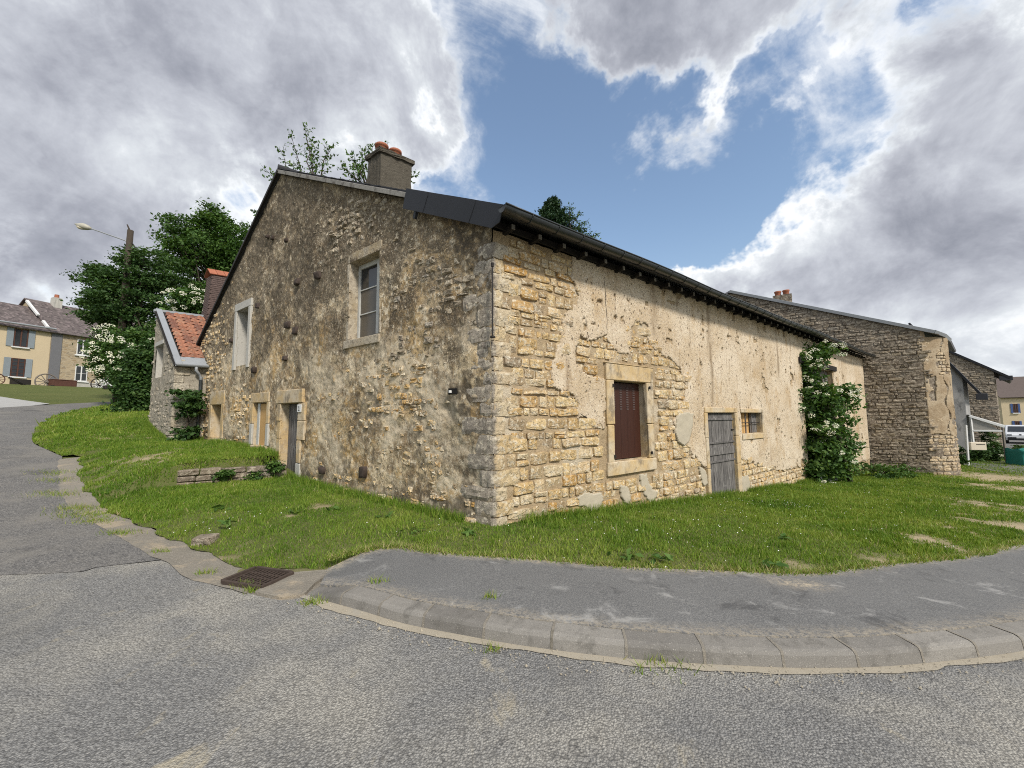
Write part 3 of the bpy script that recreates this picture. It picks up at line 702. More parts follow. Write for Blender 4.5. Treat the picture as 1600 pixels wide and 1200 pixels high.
# verge: lawn soil
back = [(62, 60), (20, 45), (0, 34), (-18, 34)]
verge_poly = [xy(p) for p in smooth_line(VL, 4)][:-1] + [xy(G(97, 713)), xy(G(113, 713))] + [xy(p) for p in wob(offset(smooth_line(GI, 8), -.04), .12, 2.6, 8)] + [xy(G(440, 889)), xy(G(475, 890))] + [xy(p) for p in wob(offset(smooth_line(walk_line, 3), -.07), .05, 3.4, 9)] + [(60, 40)] + back
verge_poly = [p for i, p in enumerate(verge_poly) if i == 0 or math.hypot(p[0] - verge_poly[i - 1][0], p[1] - verge_poly[i - 1][1]) > .01]
DRY = [(1440, 858, .45, .95), (1420, 862, .3, .9), (1500, 838, .5, .6), (1560, 800, 1.1, .8), (1590, 770, 2.2, 1.05), (1540, 825, .6, .55), (1595, 835, .8, 1.), (1575, 752, 2.6, 1.), (1590, 815, .8, .6), (220, 725, .8, .75), (270, 712, .7, .7), (330, 702, .7, .5), (500, 808, .22, .6), (455, 822, .12, .7), (545, 795, .2, .3), (205, 690, 1.0, .4), (300, 690, .8, .35),
       (620, 806, .18, .4), (1290, 905, .3, .4), (1390, 893, .35, .4), (330, 875, .25, .7), (290, 850, .2, .5)]
DRYP = [(G(a, b_)[:2], r, w) for a, b_, r, w in DRY]
def dry_attr(x, y):
    d = np.zeros_like(x)
    for p, r, w in DRYP: d = np.maximum(d, w * np.exp(-((x - p[0]) ** 2 + (y - p[1]) ** 2) / (r * r)))
    W = np.array([q[:2] for q in walk_line]); e = np.min(np.hypot(x[:, None] - W[None, :, 0], y[:, None] - W[None, :, 1]), 1)
    d = np.maximum(d, .7 * (1 - sstep(0, .14, e)))
    n = .5 * fbm(x * 2.3, y * 2.3, 3, 21) + .5 * fbm(x * 7, y * 7, 3, 25); return np.clip((d + (n - .5) * 2.2 - .27) * 1.7, 0, 1) * (d > .03)
def edge_h(x, y):
    W = np.array([q[:2] for q in walk_line]); e = np.min(np.hypot(x[:, None] - W[None, :, 0], y[:, None] - W[None, :, 1]), 1)
    B = np.array([q[:2] for q in smooth_line(GI, 3) + smooth_line(VL, 3) + smooth_line([G(395, 893), G(440, 889), G(475, 890), G(512, 892)], 4)]); f = np.min(np.hypot(x[:, None] - B[None, :, 0], y[:, None] - B[None, :, 1]), 1)
    z = np.where(e < 1.5, .088 + .05 * sstep(0.05, .5, e), .138)
    z = z * sstep(.0, .75, f) + .012
    return z + .02 * (fbm(x * 1.7, y * 1.7, 3, 33) - .5)
sheet('verge', verge_poly, .13, M['verge_soil'], 0., extra=edge_h, attrs={'dry': dry_attr})
def gtop(x, y):
    x = np.atleast_1d(np.asarray(x, float)); y = np.atleast_1d(np.asarray(y, float)); return terrain(x, y) + edge_h(x, y)
# gravel forecourt and driveway
gp = [tuple(G(a_, b_)[:2]) for a_, b_ in ((-40, 636), (0, 633), (40, 631), (78, 627), (40, 622), (0, 616), (-40, 610))]
sheet('gravel_forecourt', gp, .5, M['white_gravel'], -.12)
dv = [tuple(G(1560, 742)[:2]), tuple(G(1600, 748)[:2]), (60, 33), (60, 50), (34, 38)]
sheet('driveway', dv, .9, M['asphalt'], .16)
# ------------------------------------------------------------------ masonry helpers
def rbox(name, W, a0, a1, z0, z1, y0, y1, m, parent, bev=.008, jit=0., **kw):
    j = lambda: random.uniform(-jit, jit)
    P = [W.P(a + j(), z + j(), y + j()) for z in (z0, z1) for a, y in ((a0, y0), (a1, y0), (a1, y1), (a0, y1))]
    return MB().box8(P).build(name, m, parent, bev=bev, **kw)
def fix_normals(me):
    bm = bmesh.new(); bm.from_mesh(me); bmesh.ops.recalc_face_normals(bm, faces=list(bm.faces)); bm.to_mesh(me); bm.free()
def wall_grid(name, W, a0, a1, step, ztop, zbot, openings, Hf, m, parent, attrs=None, keep=None, skirt=0., curve=None, **kw):
    A = np.arange(a0, a1 + step * .5, step); z1 = float(np.max(ztop(A))); z0 = float(np.min(zbot(A)))
    Z = np.arange(z0, z1 + step, step); na, nz = len(A), len(Z)
    AA, ZZ = np.meshgrid(A, Z); T = ztop(AA); over = ZZ > T; ZZ = np.minimum(ZZ, T)
    ca = (AA[:-1, :-1] + AA[1:, 1:]) / 2; cz = (ZZ[:-1, :-1] + ZZ[1:, 1:]) / 2
    k = ~(over[:-1, :-1] & over[:-1, 1:]); k &= cz > zbot(ca) - step
    for (o0, o1, b0, b1) in openings: k &= ~((ca > o0) & (ca < o1) & (cz > b0) & (cz < b1))
    if keep is not None: k &= keep(ca, cz)
    H = Hf(AA.ravel(), ZZ.ravel()); V = W.PA(AA.ravel(), ZZ.ravel(), H) if curve is None else curve(AA.ravel(), ZZ.ravel(), H)
    I = np.arange(na * nz).reshape(nz, na)
    Fq = np.stack([I[:-1, :-1], I[:-1, 1:], I[1:, 1:], I[1:, :-1]], -1)[k]
    at_ = {n: f(AA.ravel(), ZZ.ravel(), H) for n, f in (attrs or {}).items()}
    if skirt:
        nV = len(V); back = W.PA(AA.ravel(), ZZ.ravel(), H - skirt) if curve is None else curve(AA.ravel(), ZZ.ravel(), H - skirt)
        ex = []
        kp = np.pad(k, 1)
        for dz, da, e0, e1 in ((-1, 0, (0, 0), (0, 1)), (1, 0, (1, 1), (1, 0)), (0, -1, (1, 0), (0, 0)), (0, 1, (0, 1), (1, 1))):
            bd = k & ~kp[1 + dz:kp.shape[0] - 1 + dz, 1 + da:kp.shape[1] - 1 + da]
            r, c = np.nonzero(bd); p = I[r + e0[0], c + e0[1]]; q = I[r + e1[0], c + e1[1]]
            ex.append(np.stack([q, p, p + nV, q + nV], -1))
        V = np.vstack([V, back]); Fq = np.vstack([Fq] + ex); at_ = {n: np.concatenate([v, v]) for n, v in at_.items()}
    # drop unused vertices
    used = np.unique(Fq); remap = np.full(len(V), -1); remap[used] = np.arange(len(used))
    me = mesh(name, V[used], remap[Fq], {n: np.asarray(v)[used] for n, v in at_.items()}, smooth=True)
    return obj(name, me, m, parent, **kw)

def courses(a0, a1, z0, z1, h=(.11, .19), w=(.16, .42), seed=1, gap=.012):
    R = random.Random(seed); out = []; z = z0
    while z < z1:
        hh = R.uniform(*h); a = a0 - R.uniform(0, .2); ph = R.uniform(0, 6)
        while a < a1:
            ww = R.uniform(*w) * (1 if R.random() > .18 else .6); ww = max(ww, hh * .8)
            dz = .018 * math.sin(a * .9 + ph); hs = hh * R.uniform(.86, 1.04)
            if R.random() < .10 and ww < .3:
                out.append((a + ww / 2, z + hh * .26 + dz, ww - gap, hh * .46 - gap * .6)); out.append((a + ww / 2, z + hh * .76 + dz, ww - gap, hh * .46 - gap * .6))
            else: out.append((a + ww / 2, z + hh / 2 + dz, ww - gap, hs - gap))
            a += ww
        z += hh
    return out
def stone_geo(W, a, z, w, h, y0, y1, R, curve=None, n=10, dome=.10):
    ang = [2 * math.pi * (i + .5 + R.uniform(-.28, .28)) / n for i in range(n)]; e = R.uniform(.16, .38)
    ol = []
    for t in ang:
        c, s = math.cos(t), math.sin(t); x_ = math.copysign(abs(c) ** e, c) * w / 2; z_ = math.copysign(abs(s) ** e, s) * h / 2
        ol.append((x_ * R.uniform(.88, 1.03), z_ * R.uniform(.84, 1.05)))
    rot = R.uniform(-.06, .06); cr, sr = math.cos(rot), math.sin(rot); ol = [(x * cr - q * sr, x * sr + q * cr) for x, q in ol]
    tl = R.uniform(-.10, .10); tz = R.uniform(-.12, .12); d = y1 - y0; PP = (lambda A, Z, Y: W.P(A, Z, Y)) if curve is None else curve
    V = []
    for sc, yy in ((1., y0), (.985, y1 - d * .18), (.93, y1 - d * .04 * R.uniform(.6, 1.6)), (.55, y1 + d * dome * R.uniform(-.2, .8))):
        for x, q in ol:
            j = R.uniform(-.10, .10) * d if yy > y0 else 0
            V.append(PP(a + x * sc, z + q * sc, yy + j + (x * tl + q * tz if yy > y0 else 0)))
    V.append(PP(a, z, y1 + d * dome * R.uniform(0., .9)))
    Fc = [(i * n + k, i * n + (k + 1) % n, (i + 1) * n + (k + 1) % n, (i + 1) * n + k) for i in range(3) for k in range(n)]
    Fc += [(3 * n + k, 3 * n + (k + 1) % n, 4 * n) for k in range(n)]
    return V, Fc
def lay_stones(W, lst, m, parent, nbig, name='stone', rest='small_stones', seed=3, prot=(.012, .04), y0=-.05, curve=None, protf=None, matf=None, order=None):
    R = random.Random(seed); items = []
    for (a, z, w, h) in lst:
        p = W.P(a, z) if curve is None else curve(a, z, 0.); q = proj(p); dpt = (np.asarray(p) - CAM) @ _f
        sc = F / max(dpt, .1); vis = (-20 < q[0] < 1620) and (-20 < q[1] < 1220)
        vd = (CAM - np.asarray(p)); fac = abs(nrm(vd) @ W.n) if curve is None else .6
        items.append((w * h * sc * sc * fac * (1 if vis else 0), a, z, w, h))
    items.sort(key=lambda t: -t[0]); rest_mb = {}
    for i, (s, a, z, w, h) in enumerate(items):
        y1 = R.uniform(*prot) if protf is None else protf(a, z, R)
        V, Fc = stone_geo(W, a, z, w, h, y0, y1, R, curve); r = R.random(); mm = m if matf is None else matf(a, z)
        if i < nbig:
            c = np.mean(np.array(V), 0); b = MB().add(np.array(V) - c, Fc, r); o = b.build(name, mm, parent); o.location = tuple(c)
        else: rest_mb.setdefault(mm.name, (MB(), mm))[0].add(V, Fc, r)
    for k, (b, mm) in rest_mb.items(): b.build(rest, mm, parent, kind='stuff')

def rect_px(W, x0, y0, x1, y1, xb0=None, xb1=None):
    a0, z1 = W.px(x0, y0); a1, z1b = W.px(x1, y0 if W is not WG else y0); return a0, a1, z1
# ------------------------------------------------------------------ the house
base = on(C)
house = thing('stone_house', base, 'long old rubble-stone house on the road corner with flaking plaster street front', 'house')
RZ, RA, EZ = 8.20, 7.25, 4.47
_un = float(-(U @ N2)); _ro = lambda a: EZ + (RZ - EZ) * (.40 + _un * a) / (.40 + _un * RA)
GTOPX = [-.1, 0., 7.25, 13.35, 14]; GTOPZ = [_ro(0) - .10, _ro(0) - .10, RZ - .12, 3.98, 3.5]
gtopf = lambda a: np.interp(a, GTOPX, GTOPZ)
gbot = lambda a: terrain(WG.O[0] + U[0] * a, WG.O[1] + U[1] * a) - .1
stopf = lambda a: np.full_like(np.asarray(a, float), 4.36) + .012 * np.asarray(a, float)
sbot = lambda a: terrain(WS.O[0] + Vv[0] * a, WS.O[1] + Vv[1] * a) - .1
GL, SLn = 13.3, 23.4
# openings (a0,a1,z0,z1)
def op(W, x0, x1, yt, yb, xt=None):
    """x0,x1: image x of the two jambs at front plane; yt,yb: image y of head and foot measured at jamb x0"""
    a0, zt = W.px(x0, yt); _, zb = W.px(x0, yb); a1, _ = W.px(x1, yt); return (min(a0, a1), max(a0, a1), zb, zt)
g_win = op(WG, 548, 594, 412, 531); g_win2 = op(WG, 373, 391, 487, 572); g_door = op(WG, 441, 467, 631, 756)
g_board = op(WG, 397, 418, 630, 695); g_small = op(WG, 332, 347, 633, 684)
s_win = op(WS, 956, 1008, 594, 722); s_door = op(WS, 1103, 1145, 645, 779); s_small = op(WS, 1158, 1188, 645, 678); s_barn = op(WS, 1252, 1300, 568, 770)
GOPEN = [g_win, g_win2, g_door, g_board, g_small]; SOPEN = [s_win, s_door, s_small, s_barn]
# --- gable wall
def HG(a, z):
    h = .030 * (fbm(a * .9, z * .9, 3, 2) - .5) * 2 + .034 * (fbm(a * 3.1, z * 3.4, 3, 5) - .5) + .036 * (fbm(a * 8.5, z * 9.5, 3, 9, .7) - .5)
    h = h + .05 * np.exp(-((z - .0) / .35) ** 2) * (a < 4)
    h = h - .06 * np.exp(-(((a - .95) / .16) ** 2 + ((z - 1.72) / .13) ** 2)) - .05 * np.exp(-(((a - .85) / .2) ** 2 + ((z - 1.35) / .22) ** 2))
    return h
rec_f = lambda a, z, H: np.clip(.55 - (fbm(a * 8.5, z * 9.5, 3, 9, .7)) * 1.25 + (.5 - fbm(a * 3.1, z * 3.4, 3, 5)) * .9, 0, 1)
damp_f = lambda a, z, H: np.clip((1 - sstep(.05, .55, z - gbot(a) - .15)) * sstep(.3, .7, fbm(a * 1.3, z * 2.2, 4, 61) + .25 * (a < 2.5)) * .9 + .85 * np.exp(-((a - .45) / .55) ** 2) * sstep(.42, .62, fbm(a * 2.1, z * 1.5, 5, 63, .65)) * sstep(.4, .55, fbm(a * 14, z * 14, 3, 65)) + .6 * sstep(.47, .62, fbm(a * .9, z * .55, 5, 67, .6)) * sstep(.35, .6, fbm(a * 12, z * 12, 3, 69)), 0, .85)
gable = wall_grid('gable_wall', WG, .02, GL, .028, gtopf, gbot, GOPEN, HG, M['gable_render'], house, {'rec': rec_f, 'damp': damp_f})
fix = lambda o: None
gfr = [(o[0] - .24, o[1] + .24, o[2] - .24, o[3] + .3) for o in GOPEN]
def clear(lst, rects, W, topf, botf, polytest=None):
    out = []
    for (a, z, w, h) in lst:
        if z + h / 2 > float(topf(np.array([a]))[0]) - .03 or z < float(botf(np.array([a]))[0]) - .05: continue
        if any(a + w / 2 > r[0] and a - w / 2 < r[1] and z + h / 2 > r[2] and z - h / 2 < r[3] for r in rects): continue
        if polytest is not None and polytest(a, z, w, h): continue
        out.append((a, z, w, h))
    return out
gst = clear(courses(.32, GL - .1, -.2, 8.2, (.08, .15), (.10, .28), 11), gfr, WG, gtopf, gbot)
def gprot(a, z, R):
    base_ = float(HG(np.array([a]), np.array([z]))[0]); ex = float(fbm(a * .55, z * .55, 3, 71))
    top = math.exp(-((a - 3.6) / 1.6) ** 2 - ((z - 5.6) / .8) ** 2); left = float(sstep(9.5, 12.5, a)); low = 1 - float(sstep(.2, .9, z - float(gbot(np.array([a]))[0])))
    return base_ + R.uniform(-.085, -.010) + .060 * max(top, left * .75, low * .65, (ex - .52) * 2.2)
gst = [s for s in gst if True]
lay_stones(WG, gst, M['stone_grey'], gable, 60, seed=5, protf=gprot, y0=-.12, matf=lambda a, z: M['stone_grey'] if z > 2.6 and a < 10 else M['stone_ochre'])
# --- street wall with mortar bed
def HM(a, z): return -.014 + .045 * (fbm(a * 2.2, z * 2.2, 4, 31) - .5) + .026 * (fbm(a * 11, z * 11, 3, 35) - .5)
street = wall_grid('street_wall', WS, .02, SLn, .035, stopf, sbot, SOPEN, HM, M['mortar'], house)
PLA_PX = [(893, 405), (893, 430), (896, 441), (906, 462), (905, 478), (888, 486), (878, 502), (877, 525), (866, 547), (861, 575), (865, 605), (876, 608), (888, 613), (904, 632), (904, 648), (922, 661), (944, 668), (944, 592), (925, 590), (908, 584), (899, 568), (897, 548), (908, 525), (918, 532), (932, 531), (946, 526), (956, 541), (970, 555), (984, 556), (983, 530), (988, 508), (998, 500), (1010, 522), (1015, 537), (1035, 556), (1052, 561), (1062, 575), (1071, 600), (1070, 617), (1061, 640), (1054, 660), (1054, 681), (1065, 694), (1078, 698), (1082, 712), (1096, 726), (1105, 730), (1105, 640), (1150, 640), (1150, 690), (1150, 716), (1170, 719), (1200, 733), (1225, 734), (1246, 730)]
PLA = [WS.px(*p) for p in PLA_PX] + [(13.2, -.1), (17, -.2), (20, -.5), (SLn + .1, -.6), (SLn + .1, 5.), (WS.px(893, 405)[0], 5.)]
def pl_keep(a, z):
    wa = .10 * (fbm(a * 6, z * 6, 5, 41, .65) - .5) * 2; wz = .10 * (fbm(a * 6, z * 6, 5, 47, .65) - .5) * 2
    k = inpoly(a + wa, z + wz, PLA)
    hol = fbm(a * 2.1, z * 2.1, 3, 57)
    return k & ~((hol < .222)) & ~((fbm(a * 4.6, z * 4.6, 4, 58) < .235) & (fbm(a * .9, z * .9, 2, 59) < .52))
def HP(a, z): return .017 + .020 * (fbm(a * .8, z * .8, 3, 51) - .5) * 2 + .006 * (fbm(a * 9, z * 9, 3, 53) - .5)
plaster_rects = [(o[0] - .06, o[1] + .06, o[2] - .06, o[3] + .06) for o in SOPEN]
def near_edge(a, z, H, d=.05):
    e = np.zeros_like(a)
    k0 = pl_keep(a, z)
    for da, dz in ((d, 0), (-d, 0), (0, d), (0, -d)): e += ~pl_keep(a + da, z + dz)
    return np.clip(e / 3, 0, 1) * .25 * sstep(.35, .6, fbm(a * 3, z * 3, 3, 49))
def stain(a, z, H):
    s = np.zeros_like(a)
    for px_, y0_, y1_, w in ((1211, 520, 585, .10), (1020, 470, 520, .12), (1290, 560, 640, .2), (1112, 610, 640, .08)):
        ac, zt = WS.px(px_, y0_); _, zb = WS.px(px_, y1_)
        s = np.maximum(s, np.exp(-((a - ac + .1 * (fbm(z * 3, a * 0, 2, 77) - .5)) / w) ** 2) * sstep(zb - .3, zb + .2, z) * .8)
    s = np.maximum(s, (1 - sstep(.0, .5, z - sbot(a) - .2)) * .35)
    return s * (.4 + .6 * sstep(.3, .6, fbm(a * 9, z * 3, 3, 79)))
coat = wall_grid('render_coat', WS, WS.px(858, 500)[0] - .1, SLn, .024, stopf, sbot, plaster_rects, HP, M['plaster'], street, {'edge': near_edge, 'stain': stain}, keep=pl_keep, skirt=.06)
# cracks: the plaster joint lines are the open edges of the coat; add hairline cracks as recessed dark slivers
def crack(pxs, W, y, parent, w=.007):
    b = MB(); pts = [W.px(*p) for p in pxs]; fine = []
    for i in range(len(pts) - 1):
        for k in range(5):
            t = k / 5; fine.append((pts[i][0] * (1 - t) + pts[i + 1][0] * t + random.uniform(-.012, .012), pts[i][1] * (1 - t) + pts[i + 1][1] * t + random.uniform(-.012, .012)))
    fine.append(pts[-1]); V = []; Fc = []
    for i, (a, z) in enumerate(fine):
        ww = w * random.uniform(.4, 1.4) * (1 if 0 < i < len(fine) - 1 else .1); da = fine[min(i + 1, len(fine) - 1)][0] - fine[max(i - 1, 0)][0]; dz = fine[min(i + 1, len(fine) - 1)][1] - fine[max(i - 1, 0)][1]
        l = math.hypot(da, dz) + 1e-6; na, nz_ = -dz / l * ww, da / l * ww
        yy = float(HP(np.array([a]), np.array([z]))[0]) + y
        V += [W.P(a - na, z - nz_, yy), W.P(a + na, z + nz_, yy)]
    for i in range(len(fine) - 1): Fc.append((2 * i, 2 * i + 2, 2 * i + 3, 2 * i + 1))
    b.add(V, Fc, .5); b.build('crack', M['interior'], parent)
crack([(942, 430), (944, 470), (947, 500), (946, 526)], WS, .003, street, .005)
crack([(1180, 618), (1188, 628), (1190, 640)], WS, .003, street, .004)
crack([(922, 661), (915, 652), (905, 646)], WS, .003, street, .006)
def pl_in(a, z, w, h):
    q = np.array([(a, z), (a - w * .5, z), (a + w * .5, z), (a, z - h * .5), (a, z + h * .5)]); return bool(inpoly(q[:, 0], q[:, 1], PLA).all())
sfr = [(s_win[0] - .22, s_win[1] + .24, s_win[2] - .26, s_win[3] + .36), (s_door[0] - .16, s_door[1] + .2, s_door[2] - 1, s_door[3] + .14), (s_small[0] - .14, s_small[1] + .15, s_small[2] - .2, s_small[3] + .12), (s_barn[0] - .1, s_barn[1] + .1, -3, s_barn[3] + .3)]
sst = clear(courses(.34, 13.6, -1.4, 4.3, (.09, .22), (.11, .50), 23, .010), sfr, WS, stopf, sbot, pl_in)
# cement patches lie over the stones
CEM = [[(903, 778), (912, 770), (925, 772), (938, 768), (942, 780), (937, 792), (930, 803), (920, 800), (915, 792), (905, 789)],
       [(968, 758), (980, 760), (984, 775), (983, 788), (976, 786), (970, 775)], [(1000, 742), (1010, 740), (1012, 755), (1018, 765), (1026, 768), (1024, 776), (1015, 786), (1008, 775), (1002, 762)],
       [(1057, 648), (1070, 644), (1081, 647), (1079, 665), (1074, 688), (1066, 695), (1058, 690), (1053, 675)], [(1092, 730), (1102, 735), (1106, 755), (1098, 758), (1094, 745)], [(1155, 745), (1168, 742), (1171, 762), (1163, 770), (1155, 772)]]
CEMA = [[WS.px(*p) for p in q] for q in CEM]
def in_cem(a, z): return any(bool(inpoly(np.array([a]), np.array([z]), q)[0]) for q in CEMA)
sst = [s for s in sst if not in_cem(s[0], s[1])]
lay_stones(WS, sst, M['stone_ochre'], street, 235, seed=9, prot=(-.004, .026), y0=-.06)
for q, yy in zip(CEMA, (.022, .022, .022, .045, .022, .022)):
    lo = np.min(np.array(q), 0); hi = np.max(np.array(q), 0)
    wall_grid('cement_patch', WS, lo[0] - .1, hi[0] + .1, .022, lambda a, h=hi: np.full_like(np.asarray(a, float), h[1] + .08), lambda a, l=lo: np.full_like(np.asarray(a, float), l[1] - .08), [],
              lambda a, z, Y=yy: Y + .012 * (fbm(a * 8, z * 8, 3, 91) - .5), M['cement'], street, keep=lambda a, z, Q=q: inpoly(a + .03 * (fbm(a * 11, z * 11, 2, 93) - .5) * 2, z + .03 * (fbm(a * 11, z * 11, 2, 95) - .5) * 2, Q), skirt=.05)
# --- quoins: big corner blocks that wrap the corner
z = float(sbot(np.array([0.]))[0]) - .05; k = 0
Rq = random.Random(4)
while z < 4.15:
    h = Rq.uniform(.16, .29); la, lb = (Rq.uniform(.22, .36), Rq.uniform(.32, .58)) if k % 2 == 0 else (Rq.uniform(.40, .66), Rq.uniform(.16, .30))
    out = .010 + .03 * math.exp(-((z - .05) / .35) ** 2); n = 6; g = .007
    corner = C + (N1 + N2) / (1 + float(N1 @ N2)) * out
    def cpt(t, zz, inn=0.):      # outline parameter from the gable end round to the street end
        return None
    V = []; rows = 4; pts = []
    for i in range(n + 1): pts.append(corner + U * (la * (1 - i / n)) if i < n else corner)
    path = [corner + U * la * (1 - i / n) for i in range(n)] + [corner] + [corner + Vv * lb * (i + 1) / n for i in range(n)]
    nn = [N1] * n + [nrm(N1 + N2)] + [N2] * n
    for r in range(rows + 1):
        f = r / rows; zz = z + g + (h - 2 * g) * f; edge = 1 if r in (0, rows) else 0
        for i, (p, q) in enumerate(zip(path, nn)):
            e2 = 1 if i in (0, 2 * n) else 0; ins = .009 * edge + .010 * e2 + (Rq.uniform(.004, .032) if i == n else 0)
            V.append(p - q * (ins + Rq.uniform(-.007, .009)) + UP * (zz + (Rq.uniform(-.009, .009))))
    mI = 2 * n + 1
    # inner ring (closes the joints)
    for r in (0, rows):
        for p, q in zip(path, nn): V.append(p - q * .09 + UP * (z + g + (h - 2 * g) * r / rows))
    Fc = [(r * mI + i, (r + 1) * mI + i, (r + 1) * mI + i + 1, r * mI + i + 1) for r in range(rows) for i in range(mI - 1)]
    b0 = (rows + 1) * mI; Fc += [(i, i + 1, b0 + i + 1, b0 + i) for i in range(mI - 1)]; b1 = b0 + mI
    Fc += [(rows * mI + i, b1 + i, b1 + i + 1, rows * mI + i + 1) for i in range(mI - 1)]
    Fc += [tuple([r * mI for r in range(rows + 1)] + [b1, b0]), tuple([r * mI + mI - 1 for r in range(rows, -1, -1)] + [b0 + mI - 1, b1 + mI - 1])]
    b = MB().add(V, Fc, Rq.random()); o = b.build('quoin_stone', M['stone_quoin'], street)
    wa_ = [(min(1., .25 + (i - n) * .2) if i >= n else 0.) for r in range(rows + 3) for i in range(mI)]; at_2 = o.data.attributes.new('warm', 'FLOAT', 'POINT'); at_2.data.foreach_set('value', np.asarray(wa_, np.float32))
    z += h; k += 1
# --- hidden rear and far walls close the volume
b = MB(); L0 = C + U * GL; L1 = L0 + Vv * (SLn + .2); S1 = C + Vv * (SLn + .2)
for p, q, hh in ((L0 + Vv * .05, L1, 3.9), (L1, S1, 4.3)):
    b.add([p - UP * 1.5, q - UP * 1.5, q + UP * hh, p + UP * hh], [(0, 1, 2, 3)], .5)
b.build('rear_wall', M['mortar'], house)
# ---- dressed openings
def lining(W, o, dep, m, parent, jamb=True, t=.14):
    """reveal faces of an opening, four slabs butted behind the wall face"""
    a0, a1, z0, z1 = o
    rbox('reveal', W, a0 - t, a0, z0 - .0, z1, -dep, -.02, m, parent, bev=.004)
    rbox('reveal', W, a1, a1 + t, z0 - .0, z1, -dep, -.02, m, parent, bev=.004)
    rbox('reveal', W, a0 - t, a1 + t, z1, z1 + .16, -dep, -.02, m, parent, bev=.004)
    rbox('reveal', W, a0 - t, a1 + t, z0 - .16, z0, -dep, -.02, m, parent, bev=.004)
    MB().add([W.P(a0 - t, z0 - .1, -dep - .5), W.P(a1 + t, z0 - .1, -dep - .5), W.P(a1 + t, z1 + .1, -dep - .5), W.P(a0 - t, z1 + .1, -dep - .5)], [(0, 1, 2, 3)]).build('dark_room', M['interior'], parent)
def part(name, label=None, parent=house):
    o = obj(name, None, None, parent); 
    if label: o['label'] = label
    return o
# street window: moulded surround + louvred red shutter set deep
a0, a1, z0, z1 = s_win
w1 = part('window'); lining(WS, s_win, .26, M['dressed_stone'], w1)
rbox('lintel', WS, a0 - .20, a1 + .22, z1 + .004, z1 + .30, -.05, .046, M['dressed_stone'], w1, .014, .008)
rbox('sill', WS, a0 - .22, a1 + .24, z0 - .24, z0 - .004, -.05, .05, M['dressed_stone'], w1, .014, .008)
zm = z0 + (z1 - z0) * .45
for (x0_, x1_) in ((a0 - .19, a0 - .003), (a1 + .003, a1 + .20)):
    rbox('jamb_stone', WS, x0_, x1_, z0, zm, -.05, .042, M['dressed_stone'], w1, .012, .008); rbox('jamb_stone', WS, x0_ - .015, x1_ + .015, zm + .004, z1, -.05, .045, M['dressed_stone'], w1, .012, .008)
rbox('moulding', WS, a0 - .235, a1 + .255, z1 + .305, z1 + .325, -.05, .052, M['dressed_stone'], w1, .01, .003)
sh = part('shutter', 'dark red louvred shutter', house); sw = (a1 - a0) - .02
for i in range(5):
    x0_ = a0 + .01 + sw * i / 5
    rbox('plank', WS, x0_ + .002, x0_ + sw / 5 - .002, z0 + .015, z1 - .02, -.17, -.145, M['red_shutter'], sh, .003)
for c in range(4):
    for r_ in range(10):
        ax = a0 + .13 + sw * (c + .5) / 5.0; zz = z1 - .10 - r_ * .046
        rbox('louvre', WS, ax - .035, ax + .035, zz - .026, zz, -.146, -.139, M['shutter_slot'], sh, .002)
for zz in (z0 + .1, z1 - .1):
    rbox('hinge', WS, a0 - .05, a0 - .02, zz - .03, zz + .03, .04, .07, M['iron'], sh, .004); rbox('hinge', WS, a1 + .02, a1 + .05, zz - .03, zz + .03, .058, .09, M['iron'], sh, .004)
# street door: weathered ribbed boards with battens
a0, a1, z0, z1 = s_door; dr = part('door', 'weathered grey plank door'); lining(WS, (a0, a1, z0 - .1, z1), .2, M['dressed_stone'], dr)
n = 9
for i in range(n):
    x0_ = a0 + (a1 - a0) * i / n
    rbox('plank', WS, x0_ + .004, x0_ + (a1 - a0) / n - .004, z0 - .05 + random.uniform(0, .02), z1 - .012, -.06, -.032 + random.uniform(0, .006), M['old_wood'], dr, .004)
for f, hh in ((.92, .05), (.63, .05), (.40, .05)):
    zz = z0 + (z1 - z0) * f; rbox('batten', WS, a0 - .03, a1 + .02, zz - hh / 2, zz + hh / 2, -.03, .0, M['old_wood'], dr, .005)
rbox('cross_board', WS, a0 + .03, a1 - .01, z0 + (z1 - z0) * .48, z0 + (z1 - z0) * .575, -.028, .002, M['old_wood'], dr, .004)
rbox('latch', WS, a1 - .12, a1 + .05, z0 + (z1 - z0) * .78, z0 + (z1 - z0) * .79, -.02, .012, M['iron'], dr, .003)
rbox('lintel', WS, a0 - .14, a1 + .16, z1 + .003, z1 + .13, -.05, .05, M['dressed_stone'], dr, .012, .005)
for x0_, x1_ in ((a0 - .13, a0 - .004), (a1 + .004, a1 + .17)):
    zc = z0 - .1
    for f in (.34, .7, 1.):
        zt = z0 + (z1 - z0) * f; rbox('jamb_stone', WS, x0_ - random.uniform(0, .06) * (x0_ < a0), x1_ + random.uniform(0, .08) * (x0_ > a0), zc + .003, zt - .003, -.05, .046 + random.uniform(0, .012), M['dressed_stone'], dr, .012, .006); zc = zt
